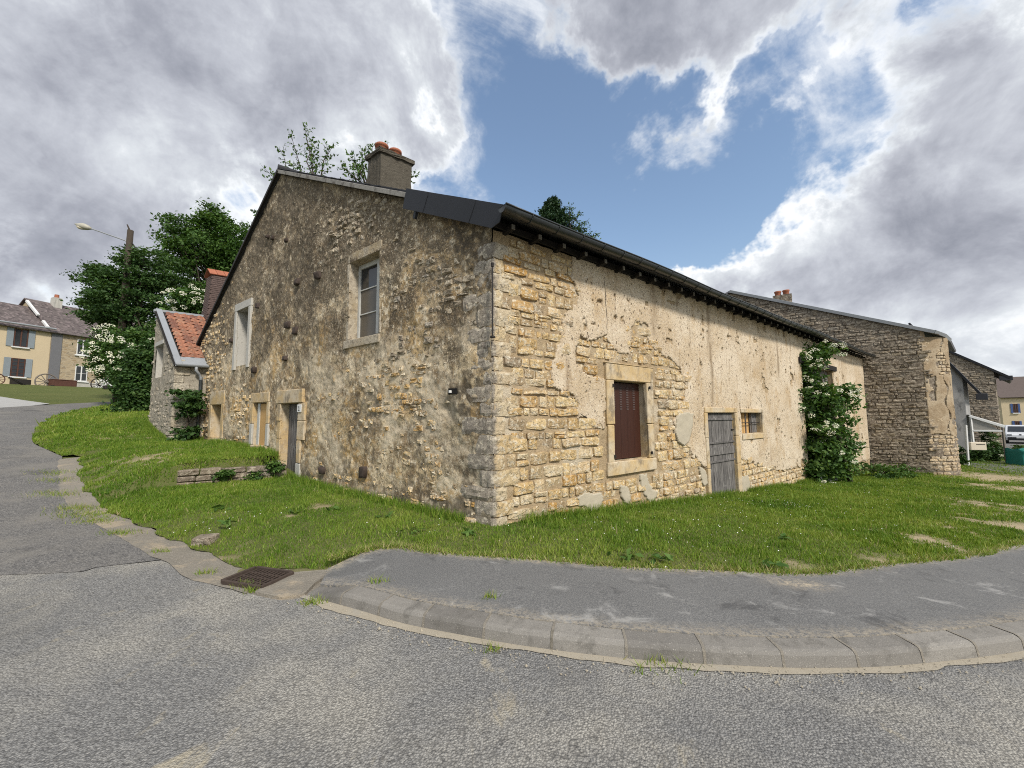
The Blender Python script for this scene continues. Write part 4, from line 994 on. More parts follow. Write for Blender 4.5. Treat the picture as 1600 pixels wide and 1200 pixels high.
# small barred window
a0, a1, z0, z1 = s_small; sw_ = part('window', 'small barred opening'); lining(WS, s_small, .2, M['dressed_stone'], sw_)
rbox('board', WS, a0, a1, z0, z1, -.17, -.15, M['plywood'], sw_, .003)
rbox('board', WS, a0 + (a1 - a0) * .64, a1, z0, z1, -.14, -.12, M['old_wood'], sw_, .003)
for f in (.33, .63): rbox('bar', WS, a0 + (a1 - a0) * f - .015, a0 + (a1 - a0) * f + .015, z0, z1, -.09, -.06, M['old_wood'], sw_, .003)
rbox('bar', WS, a0, a1, (z0 + z1) / 2 + .0, (z0 + z1) / 2 + .02, -.058, -.04, M['iron'], sw_, .002)
rbox('sill', WS, a0 - .08, a1 + .08, z0 - .16, z0 - .004, -.05, .05, M['dressed_stone'], sw_, .01, .004)
rbox('lintel', WS, a0 - .1, a1 + .1, z1 + .004, z1 + .11, -.05, .05, M['dressed_stone'], sw_, .01, .004)
rbox('jamb_stone', WS, a1 + .004, a1 + .13, z0, z1, -.05, .048, M['dressed_stone'], sw_, .01, .004)
# barn doorway behind the elder
a0, a1, z0, z1 = s_barn; bd = part('door', 'dark wooden barn door behind the elder bush'); lining(WS, (a0, a1, z0 - .4, z1), .3, M['mortar'], bd)
rbox('lintel', WS, a0 - .35, a1 + .35, z1 + .003, z1 + .2, -.1, .075, M['soffit'], bd, .01, .006)
for i in range(10):
    x0_ = a0 + (a1 - a0) * i / 10; rbox('plank', WS, x0_ + .005, x0_ + (a1 - a0) / 10 - .005, z0 - .35, z1 - .01, -.22, -.19, M['old_wood'], bd, .004)
# gable window with casement
a0, a1, z0, z1 = g_win; gw = part('window', 'tall grey casement window in the gable'); lining(WG, g_win, .3, M['gable_dressed'], gw, t=.04)
y_ = -.2
for (p0, p1, q0, q1, yy) in ((a0, a0 + .07, z0, z1, 0), (a1 - .07, a1, z0, z1, 0), (a0 + .07, a1 - .07, z1 - .09, z1, 0), (a0 + .07, a1 - .07, z0, z0 + .07, 0), (a0 + .30 * (a1 - a0) - .045, a0 + .30 * (a1 - a0) + .045, z0 + .07, z1 - .09, .012)):
    rbox('casement', WG, p0, p1, q0, q1, y_ - .04, y_ + .02 + yy, M['window_paint'], gw, .005)
for f in (.34, .66): rbox('glazing_bar', WG, a0 + .3 * (a1 - a0) + .045, a1 - .07, z0 + (z1 - z0) * f - .012, z0 + (z1 - z0) * f + .012, y_ - .02, y_ + .012, M['window_paint'], gw, .003)
for f0, f1 in ((0, .34), (.34, .66), (.66, 1.)):
    zz0, zz1 = z0 + .07 + (z1 - z0 - .16) * f0, z0 + .07 + (z1 - z0 - .16) * f1
    MB().add([WG.P(a0 + .3 * (a1 - a0), zz0, y_ - .01), WG.P(a1 - .05, zz0, y_ - .01), WG.P(a1 - .05, zz1, y_ - .01), WG.P(a0 + .3 * (a1 - a0), zz1, y_ - .01)], [(0, 1, 2, 3)]).build('pane', M['dark_glass'] if f0 > .5 else M['pane_reflection'], gw)
MB().add([WG.P(a0 + .05, z0, y_ - .012), WG.P(a0 + .32 * (a1 - a0), z0, y_ - .012), WG.P(a0 + .32 * (a1 - a0), z1, y_ - .012), WG.P(a0 + .05, z1, y_ - .012)], [(0, 1, 2, 3)]).build('pane', M['dark_glass'], gw)
rbox('lintel', WG, a0 - .05, a1 + .08, z1 + .004, z1 + .20, -.06, .016, M['gable_dressed'], gw, .015, .006)
rbox('sill', WG, a0 - .04, a1 + .16, z0 - .17, z0 - .004, -.06, .022, M['gable_dressed'], gw, .012, .005)
zc = z0
for f in (.30, .62, 1.):
    zt = z0 + (z1 - z0) * f
    rbox('jamb_stone', WG, a1 + .004, a1 + random.uniform(.06, .15), zc + .003, zt - .003, -.06, .008 + random.uniform(0, .012), M['gable_dressed'], gw, .012, .006)
    rbox('jamb_stone', WG, a0 - random.uniform(.03, .09), a0 - .004, zc + .003, zt - .003, -.06, .004 + random.uniform(0, .012), M['gable_dressed'], gw, .012, .006); zc = zt
# gable window 2: blind hole with grey stone frame
a0, a1, z0, z1 = g_win2; g2 = part('window', 'open unglazed window in a grey stone frame'); lining(WG, g_win2, .4, M['grey_dressed'], g2)
rbox('lintel', WG, a0 - .16, a1 + .18, z1 + .004, z1 + .22, -.05, .05, M['grey_dressed'], g2, .008, .003)
rbox('jamb_stone', WG, a0 - .16, a0 - .004, z0 - .1, z1, -.05, .05, M['grey_dressed'], g2, .008, .003); rbox('jamb_stone', WG, a1 + .004, a1 + .17, z0 - .1, z1, -.05, .05, M['grey_dressed'], g2, .008, .003)
rbox('casement', WG, a0 + .0, a0 + .09, z0, z1 - .03, -.34, -.30, M['grey_wood'], g2, .004)
# gable door
a0, a1, z0, z1 = g_door; gd = part('door', 'dark grey plank door in a deep stone surround'); lining(WG, (a0, a1, z0 - .1, z1), .20, M['dressed_stone'], gd)
for i in range(4):
    x0_ = a0 + (a1 - a0) * i / 4; rbox('plank', WG, x0_ + .003, x0_ + (a1 - a0) / 4 - .003, z0 - .05, z1 - .01, -.19, -.165, M['old_wood'], gd, .004)
MB().tube([WG.P(a0 + .18, z0 + .85, -.17), WG.P(a0 + .18, z0 + .85, -.11), WG.P(a0 + .30, z0 + .85, -.105)], .015, 6).build('handle', M['iron'], gd)
rbox('lintel', WG, a0 - .22, a1 + .24, z1 + .004, z1 + .32, -.06, .04, M['dressed_stone'], gd, .014, .006)
for sgn in (0, 1):
    zc = z0 - .1
    for f in (.28, .55, .78, 1.):
        zt = z0 + (z1 - z0) * f; e = random.uniform(.16, .34)
        rbox('jamb_stone', WG, a1 + .004 if sgn else a0 - e, a1 + e if sgn else a0 - .004, zc + .003, zt - .003, -.06, .02 + random.uniform(0, .02), M['dressed_stone'] if f > .3 else M['grey_dressed'], gd, .014, .007); zc = zt
# door number plate: a dark 1 on white
pa, pz = WG.px(470.5, 638); pl = rbox('number_plate', WG, pa - .09, pa + .09, pz - .085, pz + .085, .03, .046, M['white_paint'], house, .004)
b = MB(); Q = lambda A, Z: WG.P(A, Z, .050)
b.add([Q(pa + .012, pz - .05), Q(pa - .012, pz - .05), Q(pa - .012, pz + .05), Q(pa + .012, pz + .05)], [(0, 1, 2, 3)]); b.add([Q(pa + .012, pz + .05), Q(pa + .012, pz + .026), Q(pa + .036, pz + .02), Q(pa + .036, pz + .03)], [(0, 1, 2, 3)]); b.add([Q(pa + .035, pz - .052), Q(pa - .035, pz - .052), Q(pa - .035, pz - .04), Q(pa + .035, pz - .04)], [(0, 1, 2, 3)])
b.build('numeral', M['iron'], pl)
# boarded window
a0, a1, z0, z1 = g_board; gb = part('window', 'small window boarded with orange plywood'); lining(WG, g_board, .25, M['dressed_stone'], gb)
rbox('plywood_sheet', WG, a0, a1 - (a1 - a0) * .3, z0, z1 - .02, -.09, -.07, M['plywood'], gb, .003)
rbox('casement', WG, a1 - (a1 - a0) * .3, a1 - (a1 - a0) * .14, z0, z1, -.12, -.05, M['window_paint'], gb, .004)
rbox('lintel', WG, a0 - .12, a1 + .14, z1 + .004, z1 + .26, -.06, .03, M['dressed_stone'], gb, .012, .005); rbox('sill', WG, a0 - .12, a1 + .14, z0 - .14, z0 - .004, -.06, .045, M['dressed_stone'], gb, .012, .005)
for x0_, x1_ in ((a0 - .15, a0 - .004), (a1 + .004, a1 + .16)):
    rbox('jamb_stone', WG, x0_, x1_, z0, (z0 + z1) / 2, -.06, .03, M['grey_dressed'], gb, .012, .005); rbox('jamb_stone', WG, x0_, x1_, (z0 + z1) / 2 + .004, z1, -.06, .026, M['dressed_stone'], gb, .012, .005)
# small dark window by the lean-to
a0, a1, z0, z1 = g_small; gs = part('window', 'narrow dark slit window'); lining(WG, g_small, .3, M['dressed_stone'], gs)
rbox('plank', WG, a0, a1, z0, z1, -.3, -.28, M['old_wood'], gs, .003)
rbox('lintel', WG, a0 - .2, a1 + .2, z1 + .004, z1 + .42, -.06, .025, M['dressed_stone'], gs, .012, .006); rbox('sill', WG, a0 - .2, a1 + .2, z0 - .22, z0 - .004, -.06, .03, M['dressed_stone'], gs, .012, .006)
for x0_, x1_ in ((a0 - .2, a0 - .004), (a1 + .004, a1 + .22)): rbox('jamb_stone', WG, x0_, x1_, z0, z1, -.06, .026, M['dressed_stone'], gs, .012, .006)
# putlog stubs and projecting stones in the gable
for (x_, y_2, w_) in ((466, 441, .17), (498, 431, .18), (451, 508, .18), (463, 517, .19), (447, 560, .13), (363, 532, .14), (398, 578, .18), (404, 478, .14), (428, 372, .12), (420, 370, .1), (449, 376, .11), (505, 735, .16), (569, 738, .22)):
    a, zq = WG.px(x_, y_2); V, Fc = stone_geo(WG, a, zq, w_ * 1.1, w_, -.05, .065, Rq, n=9); MB().add(V, Fc, .55).build('putlog_stub', M['rust'], gable, smooth=True)
a, zq = WG.px(708, 612); rbox('socket', WG, a - .09, a + .09, zq - .04, zq + .05, -.03, .012, M['interior'], gable, .004, .006); rbox('insulator_stub', WG, a + .02, a + .05, zq - .02, zq + .02, .0, .05, M['white_paint'], gable, .004)
# wall anchor
a, zq = WG.px(768, 418); a2, zq2 = WG.px(770, 528)
pa_ = C + nrm(N1 + N2) * .07
b = MB(); p1 = pa_ + UP * zq; p2 = pa_ + UP * zq2; b.tube([p1, p2], .014, 6); b.tube([p1 - UP * .02, p1 + UP * .035], [.022, .028], 6); b.tube([p2 - UP * .012, p2 + UP * .012], .04, 6)
b.build('wall_anchor', M['iron'], house)
# ------------------------------------------------------------------ roof
eave = lambda b_: C + N2 * .40 + Vv * b_ + UP * (EZ + .007 * b_)
ridge = lambda b_: C + U * RA + Vv * b_ + UP * RZ
leave = lambda b_: C + U * 13.42 - nrm(np.array([N2[0], N2[1], 0])) * .05 + Vv * b_ + UP * 4.08
roof = part('roof'); OH = -.07
def slab(name, P, th, m, parent, bev=0):
    P = [np.asarray(p) for p in P]; nn = nrm(np.cross(P[1] - P[0], P[3] - P[0])); nn = nn if nn[2] > 0 else -nn
    lo = [p - nn * th for p in P]
    return MB().box8(lo + P).build(name, m, parent, bev=bev)
nb = 10
for (f0, f1) in ((0, 1),):
    slab('slope', [eave(OH), eave(SLn + .1), ridge(SLn + .1), ridge(OH)], .07, M['roof_dark'], roof)
    slab('slope', [ridge(OH) + np.array([0, 0, .002]), ridge(SLn + .1) + np.array([0, 0, .002]), leave(SLn + .1), leave(OH)], .07, M['roof_dark'], roof)
# ragged slate edge along the visible verge
E0, R0 = eave(OH), ridge(OH); dirr = nrm(R0 - E0); Lr = np.linalg.norm(R0 - E0); nr = nrm(np.cross(Vv, dirr)); nr = nr if nr[2] > 0 else -nr
n = 46
for i in range(n):
    s_ = Lr * (i + .5) / n; p = E0 + dirr * s_ + Vv * (random.uniform(.10, .14)) + nr * (.008 + random.uniform(0, .012))
    tilt = nrm(dirr - nr * .05); MB().box(p, (.26, Lr / n * 1.35, .012), (Vv, tilt, nrm(np.cross(Vv, tilt)))).build('slate', M['roof_dark'], roof)
L1_ = leave(OH); dl = nrm(L1_ - R0); Ll = np.linalg.norm(L1_ - R0); nl = nrm(np.cross(Vv, dl)); nl = nl if nl[2] > 0 else -nl
slab_b = MB().box(R0 + dl * Ll / 2 - nl * .06 - Vv * .02, (.035, Ll, .14), (Vv, dl, nl)).build('verge_board', M['soffit'], roof, bev=.004)
# painted bargeboard on the upper right rake, then four big slates
tA = (WG.px(648, 322)[0]); fA = 1 - tA / RA
s_split = Lr * (1 - (1 - fA)) if False else Lr * np.linalg.norm((C + U * tA - C)) / np.linalg.norm(U * RA)
s_split = Lr * (tA + .3) / (RA + .3)
cb = E0 + dirr * (s_split + Lr) / 2 - nr * .065 - Vv * .03
MB().box(cb, (.03, Lr - s_split, .085), (Vv, dirr, nr)).build('bargeboard', M['peeling_paint'], roof, bev=.005)
ns = 4
for i in range(ns):
    l = s_split / ns; c_ = E0 + dirr * (l * (i + .5)) - nr * .125 - Vv * (.05 + .006 * (i % 2))
    b = MB(); hl, hh = l / 2 + .02, .165
    if i == 0: P2 = [(-hl, hh), (-hl, -hh * .4), (-hl + .12, -hh), (hl, -hh), (hl, hh)]
    else: P2 = [(-hl, hh), (-hl - .01, .1), (-hl + .01, -.04), (-hl + .03, -hh), (hl, -hh), (hl, hh)]
    V = [c_ + dirr * x_ + nr * y_ - Vv * .006 for x_, y_ in P2] + [c_ + dirr * x_ + nr * y_ + Vv * .006 for x_, y_ in P2]; m_ = len(P2)
    Fc = [tuple(range(m_)), tuple(range(2 * m_ - 1, m_ - 1, -1))] + [(j, j + m_, (j + 1) % m_ + m_, (j + 1) % m_) for j in range(m_)]
    b.add(V, Fc).build('verge_slate', M['slate'], roof)
MB().box(E0 + dirr * s_split * .86 - nr * .33 - Vv * .02, (.05, .06, .16), (Vv, dirr, nr)).build('verge_bracket', M['slate'], roof, bev=.004)
MB().tube([R0 + UP * .04 - Vv * .02, ridge(SLn + .1) + UP * .04], .085, 10).build('ridge_capping', M['roof_dark'], roof, smooth=True)
# soffit board and rafter tails
b = MB(); so0, so1 = C + N2 * .05 + UP * 4.36 - Vv * .05, C + N2 * .05 + Vv * SLn + UP * (4.36 + .007 * SLn)
MB().box8([so0, so0 + N2 * .03, so1 + N2 * .03, so1] + [q + UP * .10 for q in (so0, so0 + N2 * .03, so1 + N2 * .03, so1)]).build('wall_plate', M['soffit'], roof, bev=.004)
rd = nrm(np.array([*(E0 - R0)[:2], 0])); rake_dir = nrm(E0 - R0)
for i in range(44):
    bb = .22 + i * .53
    if bb > SLn: break
    tip = eave(bb) - UP * .10 - N2 * .20
    MB().box(tip + N2 * -.2, (.07, .42, .08), (Vv, N2, UP)).build('rafter_tail', M['soffit'], roof, bev=.004)
    MB().box(tip + N2 * .014, (.062, .006, .07), (Vv, N2, UP)).build('rafter_end', M['pale_wood'], roof)
# gutter
gut = part('gutter', 'dark half-round zinc gutter'); prof = [(math.cos(t), math.sin(t)) for t in np.linspace(math.pi * .98, 2 * math.pi + .06, 11)]
V = []; Fc = []; nbs = 48; rg = .085
def gc(bb): return eave(bb) + N2 * .075 + UP * (-.035 + .018 * math.sin(bb * .55) - .010 * math.sin(bb * 1.3))
for i in range(nbs + 1):
    bb = -.18 + (SLn + .2) * i / nbs; c0 = gc(bb)
    for (rr) in (rg, rg - .006):
        for x_, y_ in prof: V.append(c0 + N2 * rr * x_ + UP * rr * y_)
m_ = len(prof)
for i in range(nbs):
    o0, o1 = i * 2 * m_, (i + 1) * 2 * m_
    for j in range(m_ - 1): Fc.append((o0 + j, o0 + j + 1, o1 + j + 1, o1 + j)); Fc.append((o0 + m_ + j, o1 + m_ + j, o1 + m_ + j + 1, o0 + m_ + j + 1))
    Fc.append((o0, o1, o1 + m_, o0 + m_)); Fc.append((o0 + m_ - 1, o0 + 2 * m_ - 1, o1 + 2 * m_ - 1, o1 + m_ - 1))
Fc.append(tuple(range(m_)))
MB().add(V, Fc, .3).build('trough', M['zinc_dark'], gut, smooth=True)
MB().tube([gc(bb) + N2 * rg + UP * .006 for bb in np.linspace(-.18, SLn, nbs)], .012, 6).build('bead', M['zinc_dark'], gut, smooth=True)
for i in range(44):
    bb = .30 + .53 * i
    if bb > SLn: break
    c0 = gc(bb); MB().tube([c0 + (rg + .006) * (N2 * x_ + UP * y_) for x_, y_ in prof], .008, 5).build('bracket', M['zinc_dark'], gut)
# chimney
ch = part('chimney', 'grey rendered chimney stack with two clay pots'); A_ = U; 
cc = C + U * 4.3 + Vv * 1.1; zb = 5.6; ex = nrm(U - UP * 0); ey = nrm(np.cross(UP, U))
def noisy_box(name, c0, c1, sx, sy, m, parent, amp=.012, ax=(ex, ey), n=8):
    bm = bmesh.new(); bmesh.ops.create_cube(bm, size=1); bmesh.ops.subdivide_edges(bm, edges=list(bm.edges), cuts=n, use_grid_fill=True)
    for v in bm.verts:
        x_, y_, z_ = v.co; p = c0 + ax[0] * x_ * sx + ax[1] * y_ * sy + UP * ((z_ + .5) * (c1 - c0[2])); j = np.array([random.uniform(-amp, amp) for _ in range(3)]); v.co = Vector(p + j)
    me = bpy.data.meshes.new(name); bm.to_mesh(me); bm.free(); return obj(name, me, m, parent)
ztop = WG.px(600, 252)[1]
p_t = at(607, 250, 8.7); ztop = 7.66
noisy_box('stack', np.array([cc[0], cc[1], zb]), ztop, .50, .74, M['chimney_render'], ch, .012, (U, Vv))
noisy_box('cap', np.array([cc[0], cc[1], ztop - .02]), ztop + .08, .60, .84, M['chimney_render'], ch, .012, (U, Vv), n=5)
for s_ in (-.2, .12):
    q = cc + Vv * s_; MB().lathe((q[0], q[1], ztop + .06), [(.13, 0), (.13, .19), (.155, .20), (.155, .25), (.14, .26), (.115, .25), (.11, .05), (0, .05)], 16).build('chimney_pot', M['terracotta'], ch, smooth=True)
# ------------------------------------------------------------------ retaining wall by the gable door
q0, q1 = G(438, 752, .08), G(284, 764, .08); rd_ = nrm([*(q1 - q0)[:2], 0]); WR = Wall([q0[0], q0[1], 0], rd_, 1)
if WR.n[1] > 0: WR.n = -WR.n
Lw = float(np.linalg.norm((q1 - q0)[:2]))
rw = thing('retaining_wall', on(q0), 'low mossy dry-stone retaining wall running out from the gable door', 'wall')
Rr = random.Random(12)
for r in range(4):
    a = -.12
    while a < Lw:
        w = Rr.uniform(.24, .55); w = min(w, Lw - a + .1)
        zb = gz(WR.P(a)) if False else gz((WR.O + WR.d * a - WR.n * 0 + WR.n * .35)); z0_ = zb + .0 + r * .115
        dep = .30
        P = [WR.P(a + .006 + Rr.uniform(-.01, .01), zz + Rr.uniform(-.01, .01), y + Rr.uniform(-.025, .02)) for zz in (z0_ + .006, z0_ + .112) for a_, y in ((0, -dep), (1, -dep), (1, 0), (0, 0)) for a in (a,)] if False else \
            [WR.P(a + a_ * (w - .014) + Rr.uniform(-.012, .012), zz + Rr.uniform(-.012, .012), y + Rr.uniform(-.03, .02)) for zz in (z0_ + .004, z0_ + .110) for a_, y in ((0, -dep), (1, -dep), (1, 0), (0, 0))]
        MB().box8(P, Rr.random()).build('stone', M['stone_barn'], rw, bev=.016); a += w
MB().box((WR.P(Lw / 2, 0, -.2)) + UP * (gz(WR.P(Lw / 2, 0, .3)) + .2), (Lw + .05, .22, .44), (WR.d, WR.n, UP)).build('core', M['verge_soil'], rw)
# ------------------------------------------------------------------ drain grate and concrete apron
gc0 = [G(365, 908, .0), G(408, 891, .0), G(441, 905, .0), G(398, 926, .0)]
gcen = sum(gc0) / 4; e1 = nrm([*(gc0[2] - gc0[0])[:2], 0]); e1 = nrm([*(gc0[1] - gc0[0] + gc0[2] - gc0[3])[:2], 0]); e2 = nrm(np.cross(UP, e1)); 
gl = .36; gw_ = .50
gr = thing('drain_grate', on(gcen), 'rusty cast-iron drain grate set at the end of the concrete gutter', 'grate'); zc = gz(gcen) + .030
for s_ in (-1, 1):
    MB().box(gcen * [1, 1, 0] + UP * zc + e2 * s_ * (gw_ / 2), (gl, .028, .04), (e1, e2, UP)).build('frame_bar', M['rust'], gr, bev=.003)
    MB().box(gcen * [1, 1, 0] + UP * zc + e1 * s_ * (gl / 2), (.028, gw_ - .03, .04), (e1, e2, UP)).build('frame_bar', M['rust'], gr, bev=.003)
for i in range(10): MB().box(gcen * [1, 1, 0] + UP * (zc - .003) + e2 * gw_ * ((i + 1) / 11 - .5), (gl - .03, .014, .012), (e1, e2, UP)).build('bar', M['rust'], gr, bev=.002)
for i in range(3): MB().box(gcen * [1, 1, 0] + UP * (zc - .006) + e1 * gl * ((i + 1) / 4 - .5), (.014, gw_ - .03, .011), (e1, e2, UP)).build('bar', M['rust'], gr, bev=.002)
MB().add([gcen * [1, 1, 0] + UP * (zc - .016) + e1 * a_ * gl + e2 * b_ * gw_ for a_, b_ in ((-.5, -.5), (.5, -.5), (.5, .5), (-.5, .5))], [(0, 1, 2, 3)]).build('pit_shade', M['interior'], gr)  # black sheet close under the bars stands in for the shade of a pit
ap = [G(398, 929), G(420, 912), G(442, 905), G(460, 897), G(512, 894), G(508, 903), G(492, 914), G(476, 931), G(440, 936)]
sheet('drain_bed', [xy(p) for p in (G(325, 905), G(372, 884), G(420, 886), G(520, 888), G(522, 900), G(480, 935), G(440, 938), G(390, 928))], .06, M['concrete'], -.004)
sheet('concrete_apron', [xy(p) for p in ap], .05, M['concrete'], .012, extra=lambda x, y: .03 * (fbm(x * 5, y * 5, 3, 14) - .5) + .012, skirt=.05)
sheet('soil_edge', [xy(p) for p in (G(385, 886), G(408, 889), G(440, 893), G(475, 890), G(514, 892), G(470, 897), G(443, 904), G(410, 890), G(366, 907), G(372, 893))], .06, M['verge_soil'], .012, attrs={'dry': lambda x, y: np.full_like(x, .25)})
bd_ = G(318, 846, .05); V, Fc = stone_geo(Wall(bd_ - WG.n * 0, nrm([1, .2, 0]), 1), 0, .01, .26, .10, -.12, .06, Rr, n=10)
MB().add(V, Fc, .3).build('loose_stone', M['stone_barn'], None, label='brown loose stone lying on the verge edge above the gutter', cat='stone')
# ------------------------------------------------------------------ lean-to outbuilding at the uphill end
KA = G(267, 690, .1); KA = np.array([KA[0], KA[1], 0.]); WA = Wall(KA, U, 1)
if WA.n[1] > 0: WA.n = -WA.n
za = WA.px(272, 567)[1]; aap, zap = WA.px(246, 488); print('annex', KA, za, aap, zap, 'offset from gable', float((KA - C) @ N1), float((KA - C) @ U))
an = thing('outbuilding', on(KA), 'small grey stone outbuilding with red tile roof against the house end', 'outbuilding')
AL = aap + .04; atop = lambda a: np.interp(a, [-.1, 0, aap, AL], [za, za, zap, zap]); abot = lambda a: np.full_like(np.asarray(a, float), .3)
a_win = op(WA, 245, 255, 542, 590); a_low = op(WA, 244, 249, 640, 660)
def HA(a, z): return .03 * (fbm(a * 3, z * 3, 3, 101) - .5) * 2 + .02 * (fbm(a * 10, z * 10, 2, 103) - .5)
aw = wall_grid('wall', WA, 0, AL, .04, atop, abot, [a_win], HA, M['annex_render'], an)
ast = clear(courses(.3, AL, .4, 6, (.1, .17), (.14, .34), 31), [(a_win[0] - .2, a_win[1] + .2, a_win[2] - .2, a_win[3] + .3)], WA, atop, abot)
lay_stones(WA, ast, M['stone_annex'], aw, 60, seed=15, prot=(-.03, .02), y0=-.06)
w_ = part('window', 'dark unglazed slit', an); lining(WA, a_win, .25, M['grey_dressed'], w_); rbox('shutter_board', WA, a_win[0], a_win[1], a_win[2], a_win[3], -.22, -.2, M['grey_wood'], w_, .003)
rbox('lintel', WA, a_win[0] - .12, a_win[1] + .12, a_win[3] + .003, a_win[3] + .16, -.05, .03, M['grey_dressed'], w_, .01, .004)
WB = Wall(KA, Vv, 1)
if WB.n @ U > 0: WB.n = -WB.n
bt = lambda a: np.full_like(np.asarray(a, float), za - .02)
aw2 = wall_grid('wall', WB, 0, 5., .05, bt, abot, [], lambda a, z: .012 * (fbm(a * 5, z * 5, 3, 105) - .5), M['annex_render'], an)
z = .5; k = 0
while z < za - .1:
    h = Rr.uniform(.22, .34); la, lb = ((.2, .36) if k % 2 else (.34, .22)); c0 = KA + UP * z
    MB().box8([c0 + p for p in (U * la + WA.n * .03, WA.n * .03 + WB.n * .03, Vv * lb + WB.n * .03, Vv * lb + U * la)] + [c0 + UP * (h - .012) + p for p in (U * la + WA.n * .03, WA.n * .03 + WB.n * .03, Vv * lb + WB.n * .03, Vv * lb + U * la)], Rr.random()).build('quoin_stone', M['stone_annex'], an, bev=.014)
    z += h; k += 1
MB().add([KA + U * AL + UP * .3, KA + U * AL + Vv * 5 + UP * .3, KA + U * AL + Vv * 5 + UP * zap, KA + U * AL + UP * zap], [(0, 1, 2, 3)]).build('wall', M['cement'], an)
rE = lambda b_: KA + Vv * b_ - U * .16 + UP * (za - .1); rR = lambda b_: KA + Vv * b_ + U * aap + UP * (zap + .06); rL = lambda b_: KA + Vv * b_ + U * (AL + .1) + UP * za
ar = part('roof', None, an); slab('slope', [rE(-.08), rE(5), rR(5), rR(-.08)], .06, M['soffit'], ar); MB().box(rR(2.5) + U * .02, (5.2, .12, .10), (Vv, U, UP)).build('ridge_flashing', M['zinc'], ar, bev=.01)
sd = nrm(rR(0) - rE(0)); SLn2 = float(np.linalg.norm(rR(0) - rE(0))); sn = nrm(np.cross(Vv, sd)); sn = sn if sn[2] > 0 else -sn
# one tile mesh with a rolled edge, shared
tv = []; tf = []; tw, tl = .235, .30
for i, x_ in enumerate(np.linspace(0, 1, 7)):
    hh = .028 * math.sin(x_ * math.pi * 2) + .01
    for f_, e_ in ((0, .018), (1, 0)): tv.append((x_ * tw, f_ * tl, hh + e_)); tv.append((x_ * tw, f_ * tl, hh + e_ - .014))
for i in range(6):
    o_ = i * 4; tf += [(o_, o_ + 4, o_ + 6, o_ + 2), (o_ + 1, o_ + 3, o_ + 7, o_ + 5), (o_, o_ + 1, o_ + 5, o_ + 4)]
tms = []
for k in range(8):
    me = mesh('tile', tv, tf, smooth=False); a = me.attributes.new('rnd', 'FLOAT', 'FACE'); a.data.foreach_set('value', np.full(len(me.polygons), (k + .5) / 8, np.float32)); me.materials.append(M['roof_tile']); tms.append(me)
nrow = int((SLn2 - .50) / .245)
for r in range(nrow):
    for c_ in range(17):
        p = rE(.16 + c_ * .228) + sd * (.46 + r * .245 + random.uniform(-.008, .008)) + sn * (.012 + random.uniform(0, .006))
        o = obj('tile', random.choice(tms), None, ar); e = random.uniform(-.02, .02)
        X = nrm(Vv + sd * e); Z_ = nrm(sn - sd * .05); Y_ = np.cross(Z_, X)
        if Y_ @ sd < 0: Y_ = -Y_
        o.matrix_world = Matrix(((X[0], Y_[0], Z_[0], p[0]), (X[1], Y_[1], Z_[1], p[1]), (X[2], Y_[2], Z_[2], p[2]), (0, 0, 0, 1)))
MB().box(rE(.04) + sd * SLn2 / 2 + sn * .05, (.17, SLn2 + .1, .05), (Vv, sd, sn)).build('zinc_verge', M['zinc'], ar, bev=.01)
MB().box(rE(2) + sd * .24 + sn * .03, (4.1, .48, .02), (Vv, sd, sn)).build('zinc_eave', M['zinc'], ar, bev=.004)
g_ = part('gutter', None, an); V = []; Fc = []
for i, bb in enumerate((-.05, 1.2)):
    for x_, y_ in prof: V.append(rE(bb) - U * .06 + (-U) * .07 * x_ + UP * (.07 * y_ + .02))
Fc = [(j, j + 1, m_ + j + 1, m_ + j) for j in range(m_ - 1)]; MB().add(V, Fc).build('trough', M['zinc'], g_, smooth=True)
off_g = float((KA - C) @ N1); bj = off_g / float(-(Vv @ N1)) if abs(float(Vv @ N1)) > .1 else .7
pd = rE(max(.25, bj - .32)) - U * .06
bw = KA + Vv * max(.3, bj - .16) - U * .10
MB().tube([pd - UP * .02, pd - UP * .14, (pd + bw + UP * 0) / 2 * [1, 1, 0] + UP * (za - .36), np.array([bw[0], bw[1], za - .46]), np.array([bw[0], bw[1], za - .6])], .045, 10).build('swan_neck', M['zinc'], g_, smooth=True)
MB().tube([np.array([bw[0], bw[1], za - .55]), np.array([bw[0], bw[1], .5])], .05, 10).build('downpipe', M['zinc_dark'], g_, smooth=True)
cb_ = KA + U * (aap * .95) + Vv * 1.7; cz = zap - .6; ct = at(340, 434, float(cb_[1]))[2]
q = part('chimney', 'tapered dark brick chimney with red tile cap', an)
V = [cb_ * [1, 1, 0] + UP * z_ + U * sx * w + Vv * sy * w for z_, w in ((cz, .40), (ct, .28)) for sx, sy in ((-1, -1), (1, -1), (1, 1), (-1, 1))]
MB().box8(V).build('stack', M['dark_brick'], q)
zz = cz
while zz < ct - .05:
    w = .405 - .12 * (zz - cz) / (ct - cz)
    for i in range(4):
        for (d1, d2, s1) in ((U, Vv, -1), (Vv, U, -1)):
            MB().box(cb_ * [1, 1, 0] + UP * (zz + .03) + d2 * s1 * w + d1 * w * ((i + .5) / 4 * 2 - 1 + (.1 if int(zz * 10) % 2 else -.1)), (w * .47, .02, .06), (d1, d2, UP)).build('brick', M['dark_brick'], q)
    zz += .075
for i in range(3):
    for s_ in (-1, 1): slab('cap_tile', [cb_ * [1, 1, 0] + UP * (ct + .02) + Vv * ((i - 1.5) * .25) + U * s_ * .36, cb_ * [1, 1, 0] + UP * (ct + .02) + Vv * ((i - .55) * .25) + U * s_ * .36, cb_ * [1, 1, 0] + UP * (ct + .30) + Vv * ((i - .55) * .25), cb_ * [1, 1, 0] + UP * (ct + .30) + Vv * ((i - 1.5) * .25)], .03, M['terracotta'], q)
